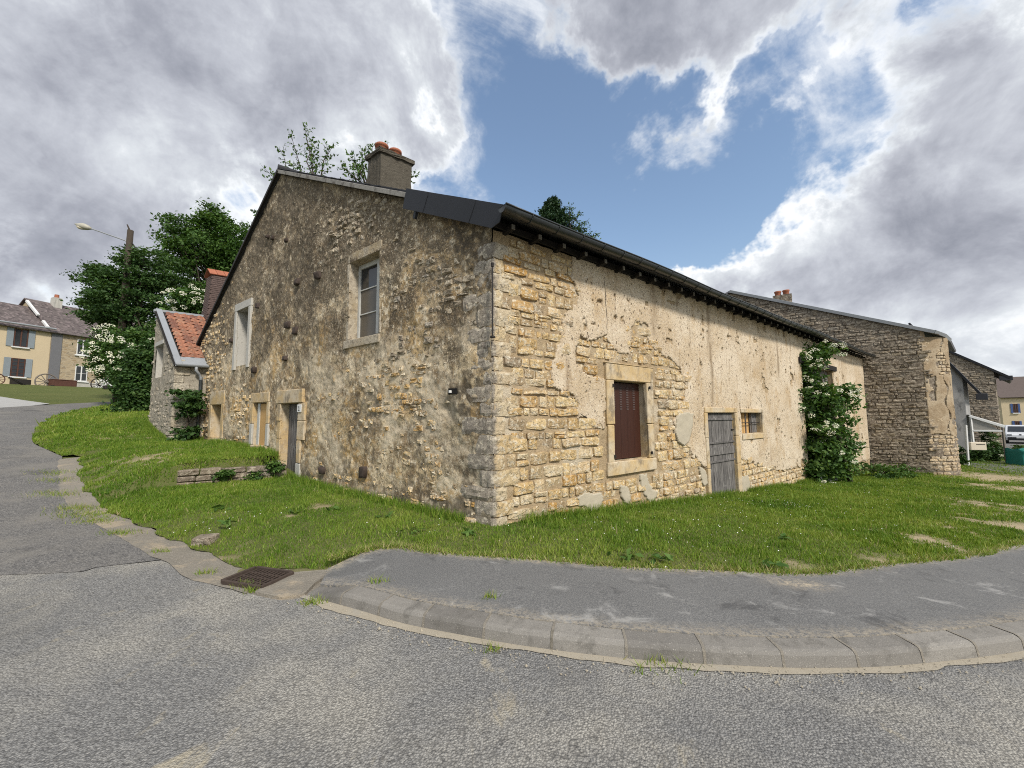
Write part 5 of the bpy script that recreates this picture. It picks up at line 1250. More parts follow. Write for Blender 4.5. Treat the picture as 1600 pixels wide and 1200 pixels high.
# ------------------------------------------------------------------ stone barn at the downhill end
P0 = C + Vv * (SLn + .12); tq = None
for t_ in np.linspace(1, 4, 200):
    if proj(P0 - U * t_ + UP * .5)[0] > 1452: tq = float(t_); break
ang0 = math.atan2(-U[1], -U[0]); L1b, rb = .62, 1.5; angA = ang0 + math.radians(34); turn = math.radians(78)
Kc = P0 - U * tq; K2 = Kc + L1b * np.array([math.cos(angA), math.sin(angA), 0])
cenb = K2 + rb * np.array([-math.sin(angA), math.cos(angA), 0])
def bpath(q_):
    q_ = np.asarray(q_, float); x = np.empty(q_.shape + (3,)); n = np.empty_like(x)
    m1 = q_ <= tq; m2 = (q_ > tq) & (q_ <= tq + L1b); la = turn * rb; m3 = (q_ > tq + L1b) & (q_ <= tq + L1b + la); m4 = q_ > tq + L1b + la
    x[m1] = P0 - np.outer(q_[m1], U); n[m1] = N1
    dA = np.array([math.cos(angA), math.sin(angA), 0]); x[m2] = Kc + np.outer(q_[m2] - tq, dA); n[m2] = (dA[1], -dA[0], 0)
    th = angA + (q_[m3] - tq - L1b) / rb; x[m3] = cenb + rb * np.stack([np.sin(th), -np.cos(th), th * 0], -1); n[m3] = np.stack([np.sin(th), -np.cos(th), th * 0], -1)
    the = angA + turn; dE = np.array([math.cos(the), math.sin(the), 0]); xe = cenb + rb * np.array([math.sin(the), -math.cos(the), 0])
    x[m4] = xe + np.outer(q_[m4] - tq - L1b - la, dE); n[m4] = (dE[1], -dE[0], 0)
    return x, n
def bcurve(a, z, H):
    x, n = bpath(np.atleast_1d(a)); r = x + np.outer(np.atleast_1d(z), UP) + n * np.atleast_1d(H)[:, None]
    return r if np.ndim(a) else r[0]
WBn = Wall(P0, -U, 1)
if WBn.n[1] > 0: WBn.n = -WBn.n
aR, zR = WBn.px(1141, 455); aE, zE = WBn.px(1466, 519); print('barn', tq, aR, zR, aE, zE)
barn = thing('stone_barn', on(Kc), 'tall rubble-stone barn with shade-darkened gable and rounded corner beyond the elder bush', 'barn')
btop = lambda a: np.where(np.asarray(a) < tq + .2, np.interp(a, [-14, aR, aE], [zR - (aE - aR) * .25, zR - .10, zE - .12]), zE - .16)
bbot = lambda a: np.full_like(np.asarray(a, float), -1.6)
def HB(a, z): return .05 * (fbm(a * 2, z * 2.5, 3, 111) - .5) * 2 + .03 * (fbm(a * 7, z * 9, 2, 113) - .5)
bwall = wall_grid('wall', WBn, -9, tq + L1b + 8, .07, btop, bbot, [], HB, M['stone_barn'], barn, curve=bcurve)
bst = clear(courses(-7.2, tq - .08, -1.5, zR, (.07, .2), (.13, .58), 41), [(-9, -.15, -3, 4.15)], WBn, btop, bbot)
lay_stones(WBn, bst, M['stone_barn'], bwall, 170, seed=19, prot=(-.0, .05), y0=-.08)
bst2 = courses(tq + .05, tq + L1b + 2.4, -1.5, zE - .3, (.12, .2), (.2, .45), 43)
bst2 = [s for s in bst2 if s[1] < .9 + .5 * math.sin(s[0] * 3) or s[1] > 3.6 or random.random() < .25]
lay_stones(WBn, bst2, M['stone_barn_lit'], bwall, 60, seed=21, prot=(.0, .045), y0=-.08, curve=bcurve)
pk = lambda a, z: (a > tq + .02) & (z > .55 + .5 * (fbm(a * 2, z * 2, 3, 121) - .3)) & (fbm(a * 1.6, z * 1.6, 3, 123) > .33) & (np.abs(a - (tq + 1.0 + .12 * np.sin(z * 5))) > .045 + .03 * np.sin(z * 9))
wall_grid('render_coat', WBn, tq + .03, tq + L1b + 3, .04, btop, bbot, [], lambda a, z: .04 + .03 * (fbm(a * 2, z * 2, 3, 125) - .5), M['plaster_barn'], bwall, {'edge': lambda a, z, H: 0 * a, 'stain': lambda a, z, H: .35 * sstep(.4, .6, fbm(a * 3, z * 1.5, 3, 127))}, keep=pk, skirt=.06, curve=bcurve)
# barn roof: plane through the rake, level along the street direction
A3 = WBn.P(aR, zR + .02, .12); E3 = WBn.P(tq + .3, np.interp(tq + .3, [aR, aE], [zR, zE]) + .02, .12)
pn = nrm(np.cross(E3 - A3, Vv)); pn = pn if pn[2] > 0 else -pn
def onplane(px, py):
    d = ray(px, py); t = ((A3 - CAM) @ pn) / (d @ pn); return CAM + d * t
dE2 = nrm(E3 - A3); O1 = E3 + dE2 * .25; O2 = E3 + dE2 * .55 + Vv * .8; O3 = E3 + dE2 * .62 + Vv * 2.6; O4 = E3 + dE2 * .45 + Vv * 9
rp = [A3, O1, O2, O3, O4, A3 + Vv * 9]
V = [p - pn * .10 for p in rp] + [p for p in rp]; n6 = len(rp)
br = part('roof', None, barn)
MB().add(V, [tuple(range(n6 - 1, -1, -1)), tuple(range(n6, 2 * n6))] + [(i, (i + 1) % n6, (i + 1) % n6 + n6, i + n6) for i in range(n6)]).build('slope', M['far_roof_grey'], br)
rpL = [A3, A3 + Vv * 9, A3 + Vv * 9 + (-dE2 * [1, 1, 0] + UP * dE2[2]) * 8, A3 + (-dE2 * [1, 1, 0] + UP * dE2[2]) * 8]
slab('slope', rpL, .1, M['far_roof_grey'], br)
MB().box((A3 + O1) / 2 - pn * .06 - Vv * .02, (.04, float(np.linalg.norm(O1 - A3)), .16), (Vv, dE2, pn)).build('zinc_verge', M['zinc'], br, bev=.006)
for p, q_ in ((O1, O2), (O2, O3)): MB().box((p + q_) / 2 - pn * .05, (float(np.linalg.norm(q_ - p)), .06, .16), (nrm(q_ - p), nrm(np.cross(pn, q_ - p)), pn)).build('zinc_verge', M['zinc'], br, bev=.006)
for i in range(5):   # soffit boards
    f0 = i / 5; MB().box8([x - pn * .125 for x in (E3 + Vv * (.1 + f0 * 3), O1 + Vv * (.1 + f0 * 2.6) + dE2 * (.15 + f0 * .15), O1 + Vv * (.5 + f0 * 2.6) + dE2 * (.18 + f0 * .15), E3 + Vv * (.5 + f0 * 3))] + [x - pn * .105 for x in (E3 + Vv * (.1 + f0 * 3), O1 + Vv * (.1 + f0 * 2.6) + dE2 * (.15 + f0 * .15), O1 + Vv * (.5 + f0 * 2.6) + dE2 * (.18 + f0 * .15), E3 + Vv * (.5 + f0 * 3))]).build('soffit_board', M['grey_wood'], br)
cq = WBn.P(WBn.px(1222, 470)[0], 0, -.6); ctz = at(1222, 463, float(cq[1]))[2]
q = part('chimney', None, barn); noisy_box('stack', np.array([cq[0], cq[1], ctz - 1.6]), ctz, .9, .7, M['stone_barn'], q, .02, n=5); [MB().lathe((cq[0] + s_ * U[0], cq[1] + s_ * U[1], ctz), [(.15, 0), (.15, .22), (.18, .25), (.18, .32), (.12, .32), (.12, .1), (0, .1)], 14).build('chimney_pot', M['terracotta'], q, smooth=True) for s_ in (-.2, .2)]
# ------------------------------------------------------------------ buildings further down the street
K3 = at(1515, 700, 25.); K3 = np.array([K3[0], K3[1], 0]); W3 = Wall(K3, U, 1)
if W3.n[1] > 0: W3.n = -W3.n
z3 = W3.px(1512, 586)[1]; d3, z3l = W3.px(1486, 566); z3s = (z3l - z3) / d3 * .8
h3 = thing('grey_house', on(K3), 'narrow grey cement-rendered house behind the rounded stone barn', 'house')
b = MB(); q1_ = K3 + U * 2.1; b.add([K3 - UP * 2, q1_ - UP * 2, q1_ + UP * (z3 + z3s * 2.1), K3 + UP * z3, K3 + Vv * 5 - UP * 2, q1_ + Vv * 5 - UP * 2, q1_ + Vv * 5 + UP * (z3 + z3s * 2.1), K3 + Vv * 5 + UP * z3], [(0, 1, 2, 3), (0, 3, 7, 4), (1, 5, 6, 2), (4, 7, 6, 5)]).build('wall', M['grey_render'], h3)
R3 = [K3 - U * .75 + UP * (z3 - z3s * .75 + .10) - Vv * .2, K3 - U * .75 + UP * (z3 - z3s * .75 + .10) + Vv * 5, q1_ + Vv * 5 + UP * (z3 + z3s * 2.1 + .10), q1_ - Vv * .2 + UP * (z3 + z3s * 2.1 + .10)]
slab('roof', R3, .12, M['slate'], h3); rbox('plinth', W3, -.04, .7, -2, -.75, 0, .05, M['concrete'], h3, .01)
MB().box(R3[0] - UP * .2 + Vv * .15, (.5, .3, .4), (U, Vv, UP)).build('eave_box', M['slate'], h3, bev=.02)
K4 = at(1566, 700, 31.); K4 = np.array([K4[0], K4[1], 0]); W4 = Wall(K4, U, 1)
if W4.n[1] > 0: W4.n = -W4.n
z4 = W4.px(1563, 578)[1]; d4, z4l = W4.px(1495, 554); z4s = (z4l - z4) / d4
h4 = thing('rubble_house', on(K4), 'brown rubble-stone house with dark roof behind the white veranda', 'house')
w4t = lambda a: z4 + z4s * np.asarray(a, float) - .05
w4 = wall_grid('wall', W4, 0, 5, .12, w4t, lambda a: np.full_like(np.asarray(a, float), -1.8), [], lambda a, z: .05 * (fbm(a * 3, z * 4, 3, 131) - .5), M['stone_barn'], h4)
s4 = clear(courses(.05, 5, -1.6, z4 + 2, (.12, .2), (.25, .6), 51), [], W4, w4t, lambda a: np.full_like(np.asarray(a, float), -1.8)); lay_stones(W4, s4, M['stone_barn'], w4, 90, seed=25, prot=(.0, .05), y0=-.08)
MB().add([K4 - UP * 2, K4 + UP * z4, K4 + Vv * 8 + UP * z4, K4 + Vv * 8 - UP * 2], [(0, 1, 2, 3)]).build('wall', M['stone_barn'], h4)
slab('roof', [K4 - U * .9 + UP * (z4 - .9 * z4s + .1) - Vv * .2, K4 - U * .9 + UP * (z4 - .9 * z4s + .1) + Vv * 8, K4 + U * 5 + Vv * 8 + UP * (z4 + 5 * z4s + .1), K4 + U * 5 - Vv * .2 + UP * (z4 + 5 * z4s + .1)], .16, M['slate'], h4)
MB().box(K4 - U * .6 + UP * (z4 - .6 * z4s - .2), (.7, .3, .36), (U, Vv, UP)).build('eave_box', M['slate'], h4, bev=.02)
# veranda
Wv = Wall(K3 + W3.n * .05, -U, 1)
if Wv.n[1] > 0: Wv.n = -Wv.n
vr = thing('veranda', on(K3), 'white-framed lean-to veranda on the grey house wall', 'veranda')
p1, p2, p3, p4 = Wv.px(1514, 650), Wv.px(1569, 667), Wv.px(1518, 673), Wv.px(1567, 673); gzv = -1.3
def bar(name, s, e, r, m, par): MB().box((s + e) / 2, (float(np.linalg.norm(e - s)), r, r), (nrm(e - s), nrm(np.cross(UP, e - s)) if abs(nrm(e - s)[2]) < .99 else np.array([1., 0, 0]), np.cross(nrm(e - s), nrm(np.cross(UP, e - s)) if abs(nrm(e - s)[2]) < .99 else np.array([1., 0, 0])))).build(name, m, par, bev=.006)
bar('rafter', Wv.P(*p1), Wv.P(*p2), .13, M['white_paint'], vr); bar('rail', Wv.P(p1[0] + .02, p3[1]), Wv.P(p2[0] - .05, p3[1]), .09, M['white_paint'], vr); bar('post', Wv.P(p1[0] + .06, p3[1] - .0), Wv.P(p1[0] + .06, p1[1] - .05), .09, M['white_paint'], vr); bar('post', Wv.P(p2[0] - .07, gzv), Wv.P(p2[0] - .07, p2[1] - .04), .09, M['grey_wood'], vr); bar('post', Wv.P(p1[0] + .06, gzv), Wv.P(p1[0] + .06, p3[1]), .09, M['white_paint'], vr)
MB().add([Wv.P(p1[0] + .1, p3[1], -.02), Wv.P(p2[0] - .1, p3[1], -.02), Wv.P(p1[0] + .1, p1[1] - .07, -.02)], [(0, 1, 2)]).build('panel', M['veranda_panel'], vr)
slab('roof_sheet', [Wv.P(p1[0], p1[1] + .1), Wv.P(p2[0] + .1, p2[1] + .08), Wv.P(p2[0] + .1, p2[1] + .08, -3), Wv.P(p1[0], p1[1] + .1, -3)], .04, M['white_paint'], vr)
# letterbox on a leaning post
lb_ = at(1525, 697, 22.6); gb_ = at(1514, 735, 22.6); gb_[2] = -1.3; tp_ = at(1509, 664, 22.6)
lx = thing('letterbox', gb_, 'cream letterbox on a white post at the barn corner', 'letterbox')
MB().tube([gb_, tp_], .055, 8).build('post', M['white_paint'], lx); MB().box(lb_, (.72, .35, .44), (nrm([1, -.25, 0]), nrm([.25, 1, 0]), UP)).build('box', M['cream_box'], lx, bev=.02); MB().box(lb_ + np.array([.05, -.19, .1]), (.4, .02, .04), (nrm([1, -.25, 0]), nrm([.25, 1, 0]), UP)).build('slot', M['iron'], lx)
# green tarpaulin heap
gt = at(1614, 724, 22.6); gt[2] = -1.42; tx = nrm([.95, -.3, 0]); ty = nrm(np.cross(UP, tx))
bm = bmesh.new(); bmesh.ops.create_cube(bm, size=1); bmesh.ops.subdivide_edges(bm, edges=list(bm.edges), cuts=7, use_grid_fill=True)
for v in bm.verts:
    x_, y_, z_ = v.co; f = 1 - .10 * (z_ + .5); w = .05 * math.sin(x_ * 14 + z_ * 6) + .04 * math.sin(y_ * 11 + x_ * 5)
    v.co = Vector(gt + tx * (x_ * 1.7 * f) + ty * (y_ * 1.1 * f + w * (abs(y_) > .45)) + UP * ((z_ + .5) * 1.0 + w * (z_ > .45)))
me = bpy.data.meshes.new('tarpaulin'); bm.to_mesh(me); bm.free(); me.polygons.foreach_set('use_smooth', np.ones(len(me.polygons), bool))
obj('tarpaulin_heap', me, M['green_tarp'], None, 'bright green tarpaulin draped over a stack beside the driveway', 'tarpaulin')
# far yellow house with blue shutters
def facade_house(name, O, d, L, z0, ze, zr, dep, mw, mr, label, rails=(), n_sign=1, overs=.35):
    Wf = Wall(O, d, 1)
    if (CAM - O) @ Wf.n < 0: Wf.n = -Wf.n
    h = thing(name, on(O), label, 'house'); bk = -Wf.n * dep
    P = [Wf.P(0, z0), Wf.P(L, z0), Wf.P(L, ze), Wf.P(0, ze)]; Pb = [p + bk for p in P]
    b = MB(); b.add(P + Pb + [Wf.P(0, zr) + bk / 2, Wf.P(L, zr) + bk / 2], [(0, 1, 2, 3), (5, 4, 7, 6), (4, 0, 3, 8, 7), (1, 5, 6, 9, 2)]); b.build('wall', mw, h)
    rf = part('roof', None, h); sl_ = (zr - ze) / (dep / 2)
    slab('slope', [Wf.P(-.2, ze - sl_ * overs + .1, overs), Wf.P(L + .2, ze - sl_ * overs + .1, overs), Wf.P(L + .2, zr + .1, -dep / 2), Wf.P(-.2, zr + .1, -dep / 2)], .1, mr, rf)
    slab('slope', [Wf.P(-.2, zr + .1, -dep / 2 - .01), Wf.P(L + .2, zr + .1, -dep / 2 - .01), Wf.P(L + .2, ze - sl_ * overs + .1, -dep - overs), Wf.P(-.2, ze - sl_ * overs + .1, -dep - overs)], .1, mr, rf)
    return h, Wf, rf
def fwindow(h, Wf, x0, y0, x1, y1, msh=None, grid=(2, 3), mfr='brown_wood', shut=1., lab=None):
    a0, z1 = Wf.px(x0, y0); a1, _ = Wf.px(x1, y0); _, z0 = Wf.px(x0, y1); a0, a1 = min(a0, a1), max(a0, a1)
    w = part('window', lab, h)
    MB().add([Wf.P(a0, z0, .025), Wf.P(a1, z0, .025), Wf.P(a1, z1, .025), Wf.P(a0, z1, .025)], [(0, 1, 2, 3)]).build('pane', M['dark_glass'], w)
    t = max(.06, (a1 - a0) * .06)
    for p0, p1, q0_, q1_ in ((a0, a0 + t, z0, z1), (a1 - t, a1, z0, z1), (a0 + t, a1 - t, z0, z0 + t), (a0 + t, a1 - t, z1 - t, z1), ((a0 + a1) / 2 - t * .7, (a0 + a1) / 2 + t * .7, z0 + t, z1 - t)): rbox('frame', Wf, p0, p1, q0_, q1_, .0, .06, M[mfr], w, .004)
    for k in range(1, grid[1]):
        zz = z0 + (z1 - z0) * k / grid[1]; rbox('glazing_bar', Wf, a0 + t, a1 - t, zz - t * .25, zz + t * .25, .02, .05, M[mfr], w, .003)
    rbox('sill', Wf, a0 - .12, a1 + .12, z0 - .12, z0 - .005, 0, .14, M['white_paint'], w, .006)
    if msh:
        sw = (a1 - a0) * .48 * shut
        for p0 in (a0 - sw - .03, a1 + .03): rbox('shutter', Wf, p0, p0 + sw, z0 - .02, z1 + .02, .01, .06, M[msh], h, .006)
yd = nrm([.86, -.5, 0]); OY = at(1571, 690, 52.); OY = np.array([OY[0], OY[1], 0])
WY = Wall(OY, yd, 1); ze_ = at(1571, 619, 52.)[2]; zb_ = at(1571, 690, 52.)[2]
yh, WYf, yr = facade_house('shuttered_house', OY, yd, 9, -1.8, ze_, ze_ + 2.6, 6, M['yellow_render'], M['far_roof_red'], 'pale yellow house with blue shutters beyond the parked car')
fwindow(yh, WYf, 1582, 631, 1589, 645, 'deep_blue', (2, 3)); fwindow(yh, WYf, 1585, 658, 1592, 673, 'deep_blue', (2, 3))
OZ = at(1562, 690, 66.); OZ = np.array([OZ[0], OZ[1], 0]); zz_ = at(1570, 612, 66.)[2]
facade_house('slate_roof_house', OZ, nrm([.95, -.3, 0]), 16, -1.8, zz_, zz_ + 2.0, 7, M['far_stone'], M['far_roof_grey'], 'grey-roofed house far behind the yellow shuttered house')
# parked car
def make_car():
    c0 = at(1594, 705, 40.); c0[2] = -1.30; fx = nrm([-.75, -.66, 0]); fy = nrm(np.cross(UP, fx))
    car = thing('parked_car', c0, 'white van parked facing the road beyond the green tarpaulin', 'van')
    T = lambda x, y, z_: c0 + fx * x + fy * y + UP * z_
    prof_ = [(-2.1, .35), (2.05, .35), (2.15, .55), (2.08, .85), (1.75, 1.02), (1.1, 1.14), (.35, 1.72), (-.2, 1.82), (-2.0, 1.80), (-2.15, 1.0)]
    V = []; n = len(prof_)
    for y, s in ((-.88, 1), (-.80, 1), (.80, 1), (.88, 1)):
        for x, z_ in prof_:
            k = .93 if abs(y) > .85 else 1.; yy = y * (1 - .12 * max(0, (z_ - 1.0)) / .8); V.append(T(x * (.985 if abs(y) > .85 else 1), yy, .35 + (z_ - .35) * (.97 if abs(y) > .85 else 1)))
    Fc = [(r * n + i, r * n + (i + 1) % n, (r + 1) * n + (i + 1) % n, (r + 1) * n + i) for r in range(3) for i in range(n)] + [tuple(range(n - 1, -1, -1)), tuple(3 * n + i for i in range(n))]
    MB().add(V, Fc).build('body', M['car_paint'], car, bev=0)
    MB().add([T(1.10, -.70, 1.175), T(1.10, .70, 1.175), T(.40, .62, 1.70), T(.40, -.62, 1.70)], [(0, 1, 2, 3)]).build('windscreen', M['dark_glass'], car)
    for s in (-1, 1):
        MB().add([T(.95, s * .885, 1.12), T(-.1, s * .885, 1.12), T(-.1, s * .82, 1.62), T(.38, s * .82, 1.62)], [(0, 1, 2, 3)]).build('side_window', M['dark_glass'], car)
        MB().box(T(2.02, s * .66, .88), (.2, .3, .14), (fx, fy, UP)).build('headlight', M['zinc'], car, bev=.02)
        MB().box(T(.85, s * .98, 1.2), (.12, .2, .16), (fx, fy, UP)).build('mirror', M['car_dark'], car, bev=.02)
        for x in (1.35, -1.4): MB().lathe(T(x, s * .80, .31), [(0, -.1), (.2, -.1), (.31, -.09), (.31, .09), (.2, .1), (0, .1)], 16, fy).build('wheel', M['tyre'], car, smooth=False)
    MB().box(T(2.13, 0, .52), (.12, 1.6, .3), (fx, fy, UP)).build('bumper', M['car_dark'], car, bev=.03); MB().box(T(2.2, 0, .62), (.02, .52, .11), (fx, fy, UP)).build('number_plate', M['white_paint'], car)
    MB().box(T(2.06, 0, .9), (.06, .16, .12), (fx, fy, UP)).build('emblem', M['car_dark'], car, bev=.02)
make_car()
# ------------------------------------------------------------------ uphill: farmhouse with cartwheels
fd = hdir(975); F0 = at(0, 600, 33.); F0 = np.array([F0[0], F0[1], 0]); WF = Wall(F0, fd, 1)
if (CAM - F0) @ WF.n < 0: WF.n = -WF.n
aS, zeS = WF.px(81, 514); a2, ze2 = WF.px(128, 521); zeY = WF.px(20, 508)[1]; gz0 = gz(F0) - .6; print('farm', aS, zeS, ze2, zeY, gz(F0))
fh, WF1, r1 = facade_house('yellow_farmhouse', WF.P(-9, 0), fd, aS + 9, gz0, zeY, zeY + 2.5, 7.5, M['yellow_render'], M['old_roof'], 'yellow rendered farmhouse with pale blue shutters up the hill')
f2, WF2, r2 = facade_house('stone_farmhouse', WF.P(aS + .02, 0), fd, 14, gz0, ze2 - .15, ze2 + 3.2, 8.5, M['far_stone'], M['old_roof'], 'ochre stone farmhouse with white windows adjoining the yellow farmhouse')
fwindow(fh, WF1, 23, 513, 45, 541, 'blue_shutter', (2, 1)); fwindow(fh, WF1, 18, 559, 40, 588, 'blue_shutter', (2, 5))
fwindow(f2, WF2, 121, 530, 140, 554, None, (2, 1), 'white_paint'); fwindow(f2, WF2, 118, 571, 137, 595, None, (2, 2), 'white_paint')
a0_, z0_ = WF.px(81, 515); rbox('corner_strip', WF, a0_ + .03, a0_ + .75, gz0, zeS - .15, .0, .06, M['far_roof_grey'], f2, .01)
rbox('plinth', WF, a0_ + .76, a0_ + 6, gz0, WF.px(118, 597)[1], .0, .05, M['grey_dressed'], f2, .01)
MB().tube([WF.P(-9, zeY - .02, .42), WF.P(aS + .1, zeS - .02, .42)], .08, 8).build('gutter', M['zinc'], fh)
# white stepped flashing where the roofs meet, chimney
sl2 = 3.35 / 4.25
for f0, f1 in ((.0, .20), (.38, .85)):
    p, q_ = WF.P(aS - .25, ze2 - .15 + sl2 * 4.25 * f0 + .22, -4.25 * f0), WF.P(aS - .25, ze2 - .15 + sl2 * 4.25 * f1 + .22, -4.25 * f1); MB().box((p + q_) / 2, (float(np.linalg.norm(q_ - p)), .18, .2), (nrm(q_ - p), fd, np.cross(nrm(q_ - p), fd))).build('flashing', M['white_paint'], r2, bev=.01)
cf = WF.P(aS + 1.2, 0, -3.6); czt = at(80, 461, float(cf[1]))[2]; 
for k_ in np.linspace(-2, 8, 120):
    cf = WF.P(aS + k_, 0, -3.9)
    if proj(np.array([cf[0], cf[1], 9.]))[0] > 80: break
czt = at(80, 466, float(cf[1]))[2]
q = part('chimney', None, f2); noisy_box('stack', np.array([cf[0], cf[1], czt - 2.5]), czt, .6, .6, M['grey_dressed'], q, .02, (fd, WF.n), 3); MB().lathe((cf[0], cf[1], czt), [(.18, 0), (.16, .35), (.12, .35), (.12, .1), (0, .1)], 10).build('chimney_pot', M['terracotta'], q)
# cartwheels leaning before the farmhouses
def cartwheel(px, py, rpx, Y, m, label):
    c = at(px, py, Y); r = rpx * Y / F; w = thing('cart_wheel', c - UP * r, label, 'cart wheel', 'old cart wheels before the farmhouses'); ax = nrm(WF.n + UP * .12); e1_ = fd; e2_ = nrm(np.cross(ax, e1_))
    ring = [c + r * .95 * (math.cos(t) * e1_ + math.sin(t) * e2_) for t in np.linspace(0, 2 * math.pi, 29)]
    MB().tube(ring, r * .075, 6, cap=False).build('rim', M[m], w); MB().lathe(c, [(0, -r * .16), (r * .13, -r * .16), (r * .15, 0), (r * .10, r * .2), (0, r * .2)], 10, ax).build('hub', M[m], w)
    for k in range(12):
        t = 2 * math.pi * k / 12; d = math.cos(t) * e1_ + math.sin(t) * e2_; MB().tube([c + d * r * .1, c + d * r * .94], [r * .05, r * .036], 5).build('spoke', M[m], w)
cartwheel(73, 597, 13.5, 32.5, 'grey_wood', 'large pale grey spoked cart wheel between plough and wooden chest')
cartwheel(155, 601, 10.5, 34.5, 'iron', 'smaller black spoked cart wheel below the white farmhouse windows')
cartwheel(-6, 592, 9.5, 31.5, 'brown_wood', 'dark red-brown cart wheel cut by the left edge of the picture')
pc = at(97, 608, 33.2); 
chest = thing('wooden_chest', pc, 'dark red wooden chest on the lawn beside the pale cart wheel', 'chest')
MB().box(pc + UP * .38, (1.5, .7, .7), (fd, WF.n, UP)).build('body', M['brown_wood'], chest, bev=.02); MB().box(pc + UP * .76, (1.56, .76, .07), (fd, WF.n, UP)).build('lid', M['brown_wood'], chest, bev=.02)
pp = at(50, 611, 31.2); pg = thing('plough', pp, 'rusted black horse plough standing on the farmhouse lawn', 'plough'); pp = pp + UP * .05
MB().tube([pp - fd * 1.3 + UP * .95, pp - fd * .5 + UP * .35, pp + fd * .2 + UP * .38, pp + fd * 1.3 + UP * .42], .05, 6).build('beam', M['iron'], pg); MB().tube([pp - fd * 1.3 + UP * .9 + WF.n * .3, pp - fd * .3 + UP * .35], .035, 6).build('handle', M['iron'], pg)
MB().add([pp + fd * .1 + UP * .35, pp - fd * .35 + UP * .0, pp + fd * .35 + UP * .0 + WF.n * .1, pp + fd * .3 + UP * .2 + WF.n * .2], [(0, 1, 2, 3)]).build('share', M['zinc'], pg)
ring = [pp + fd * 1.15 + UP * .25 + .25 * (math.cos(t) * fd + math.sin(t) * UP) for t in np.linspace(0, 2 * math.pi, 17)]; MB().tube(ring, .03, 5, cap=False).build('wheel', M['iron'], pg); MB().tube([pp + fd * 1.15 + UP * .25, pp + fd * 1.15 + UP * .45], .03, 5).build('axle_post', M['iron'], pg)
pt = at(31, 606, 31.8); MB().box(pt + UP * .35, (1.0, .5, .7), (fd, WF.n, UP)).build('planter_box', M['iron'], None, bev=.02, label='dark planter box below the lower blue-shuttered window', cat='planter')
sd_ = at(172, 612, 33.2); sdo = thing('seed_drill', sd_, 'small black farm implement beside the smaller cart wheel', 'implement'); MB().box(sd_ + UP * .35, (.9, .4, .3), (fd, WF.n, UP)).build('hopper', M['iron'], sdo, bev=.03)
for s_ in (-.35, .35): MB().lathe(sd_ + fd * s_ + UP * .2, [(0, -.03), (.2, -.03), (.2, .03), (0, .03)], 12, WF.n).build('wheel', M['iron'], sdo)
ww = at(186, 605, 38.); MB().box(ww + UP * .1, (3.5, .3, 1.3), (fd, WF.n, UP)).build('white_wall', M['white_paint'], None, bev=.01, label='low white wall just left of the grey marker post', cat='wall')
# marker post, utility pole with street lamp
mp = G(192, 640, .1); MB().tube([mp - UP * .2, mp + UP * 1.25], .06, 8).build('marker_post', M['zinc'], None, label='grey steel marker post where the verge meets the trees', cat='post')
Yp = 21.6; pt_ = at(204, 360, Yp); po = np.array([pt_[0], pt_[1], gz(pt_)]); up_ = thing('utility_pole', po, 'dark wooden utility pole with a street lamp among the trees', 'utility pole')
MB().tube([po - UP * .3, np.array([po[0] - .05, po[1], po[2] + 4]), pt_], [.19, .17, .14], 10).build('pole', M['bark'], up_, smooth=True)
MB().tube([pt_ - UP * .1, pt_ + np.array([-.22, 0, .35])], [.05, .03], 6).build('spike', M['bark'], up_)
la_ = at(196, 376, Yp); lb2 = at(142, 357, Yp - .6); lc = at(117, 350, Yp - .8); ar_ = part('lamp_arm', None, up_)
MB().tube([np.array([po[0], po[1], la_[2] - .3]), la_, lb2], .035, 6).build('arm_tube', M['zinc'], ar_)
d_ = nrm(lc - lb2); b = MB(); ring_r = [.05, .13, .17, .16, .09, .03]
b.tube([lb2 + (lc - lb2) * f for f in np.linspace(-.05, 1.0, 6)], ring_r, 10); b.build('lamp_head', M['lamp_head'], up_, smooth=True)
MB().tube([lb2 + (lc - lb2) * f - UP * .1 for f in np.linspace(.3, .9, 5)], [.03, .10, .12, .1, .03], 8).build('lamp_bowl', M['cream_box'], up_, smooth=True)
MB().tube([pt_ - UP * .7 + np.array([.1, 0, 0]), pt_ - UP * 1.4 + np.array([.5, .2, 0]), pt_ - UP * 2.2 + np.array([.9, .3, 0])], .04, 5).build('cable', M['iron'], up_)
# corrugated sheets at the foot of the elder
ca = WS.px(1276, 745)[0]; cp = WS.P(ca, 0, .45)
V = []; Fc = []
for i in range(41):
    x_ = (i / 40 - .5) * 2.0
    for h_ in (0, .42): V.append(cp + Vv * x_ + UP * (gz(cp) + .1 + h_) + N2 * (.02 * math.sin(i * 1.6) - h_ * .3))
Fc = [(2 * i, 2 * i + 2, 2 * i + 3, 2 * i + 1) for i in range(40)]; MB().add(V, Fc).build('corrugated_sheet', M['corrugated'], None, smooth=True, label='rusting corrugated metal sheet leaning under the elder bush', cat='metal sheet')
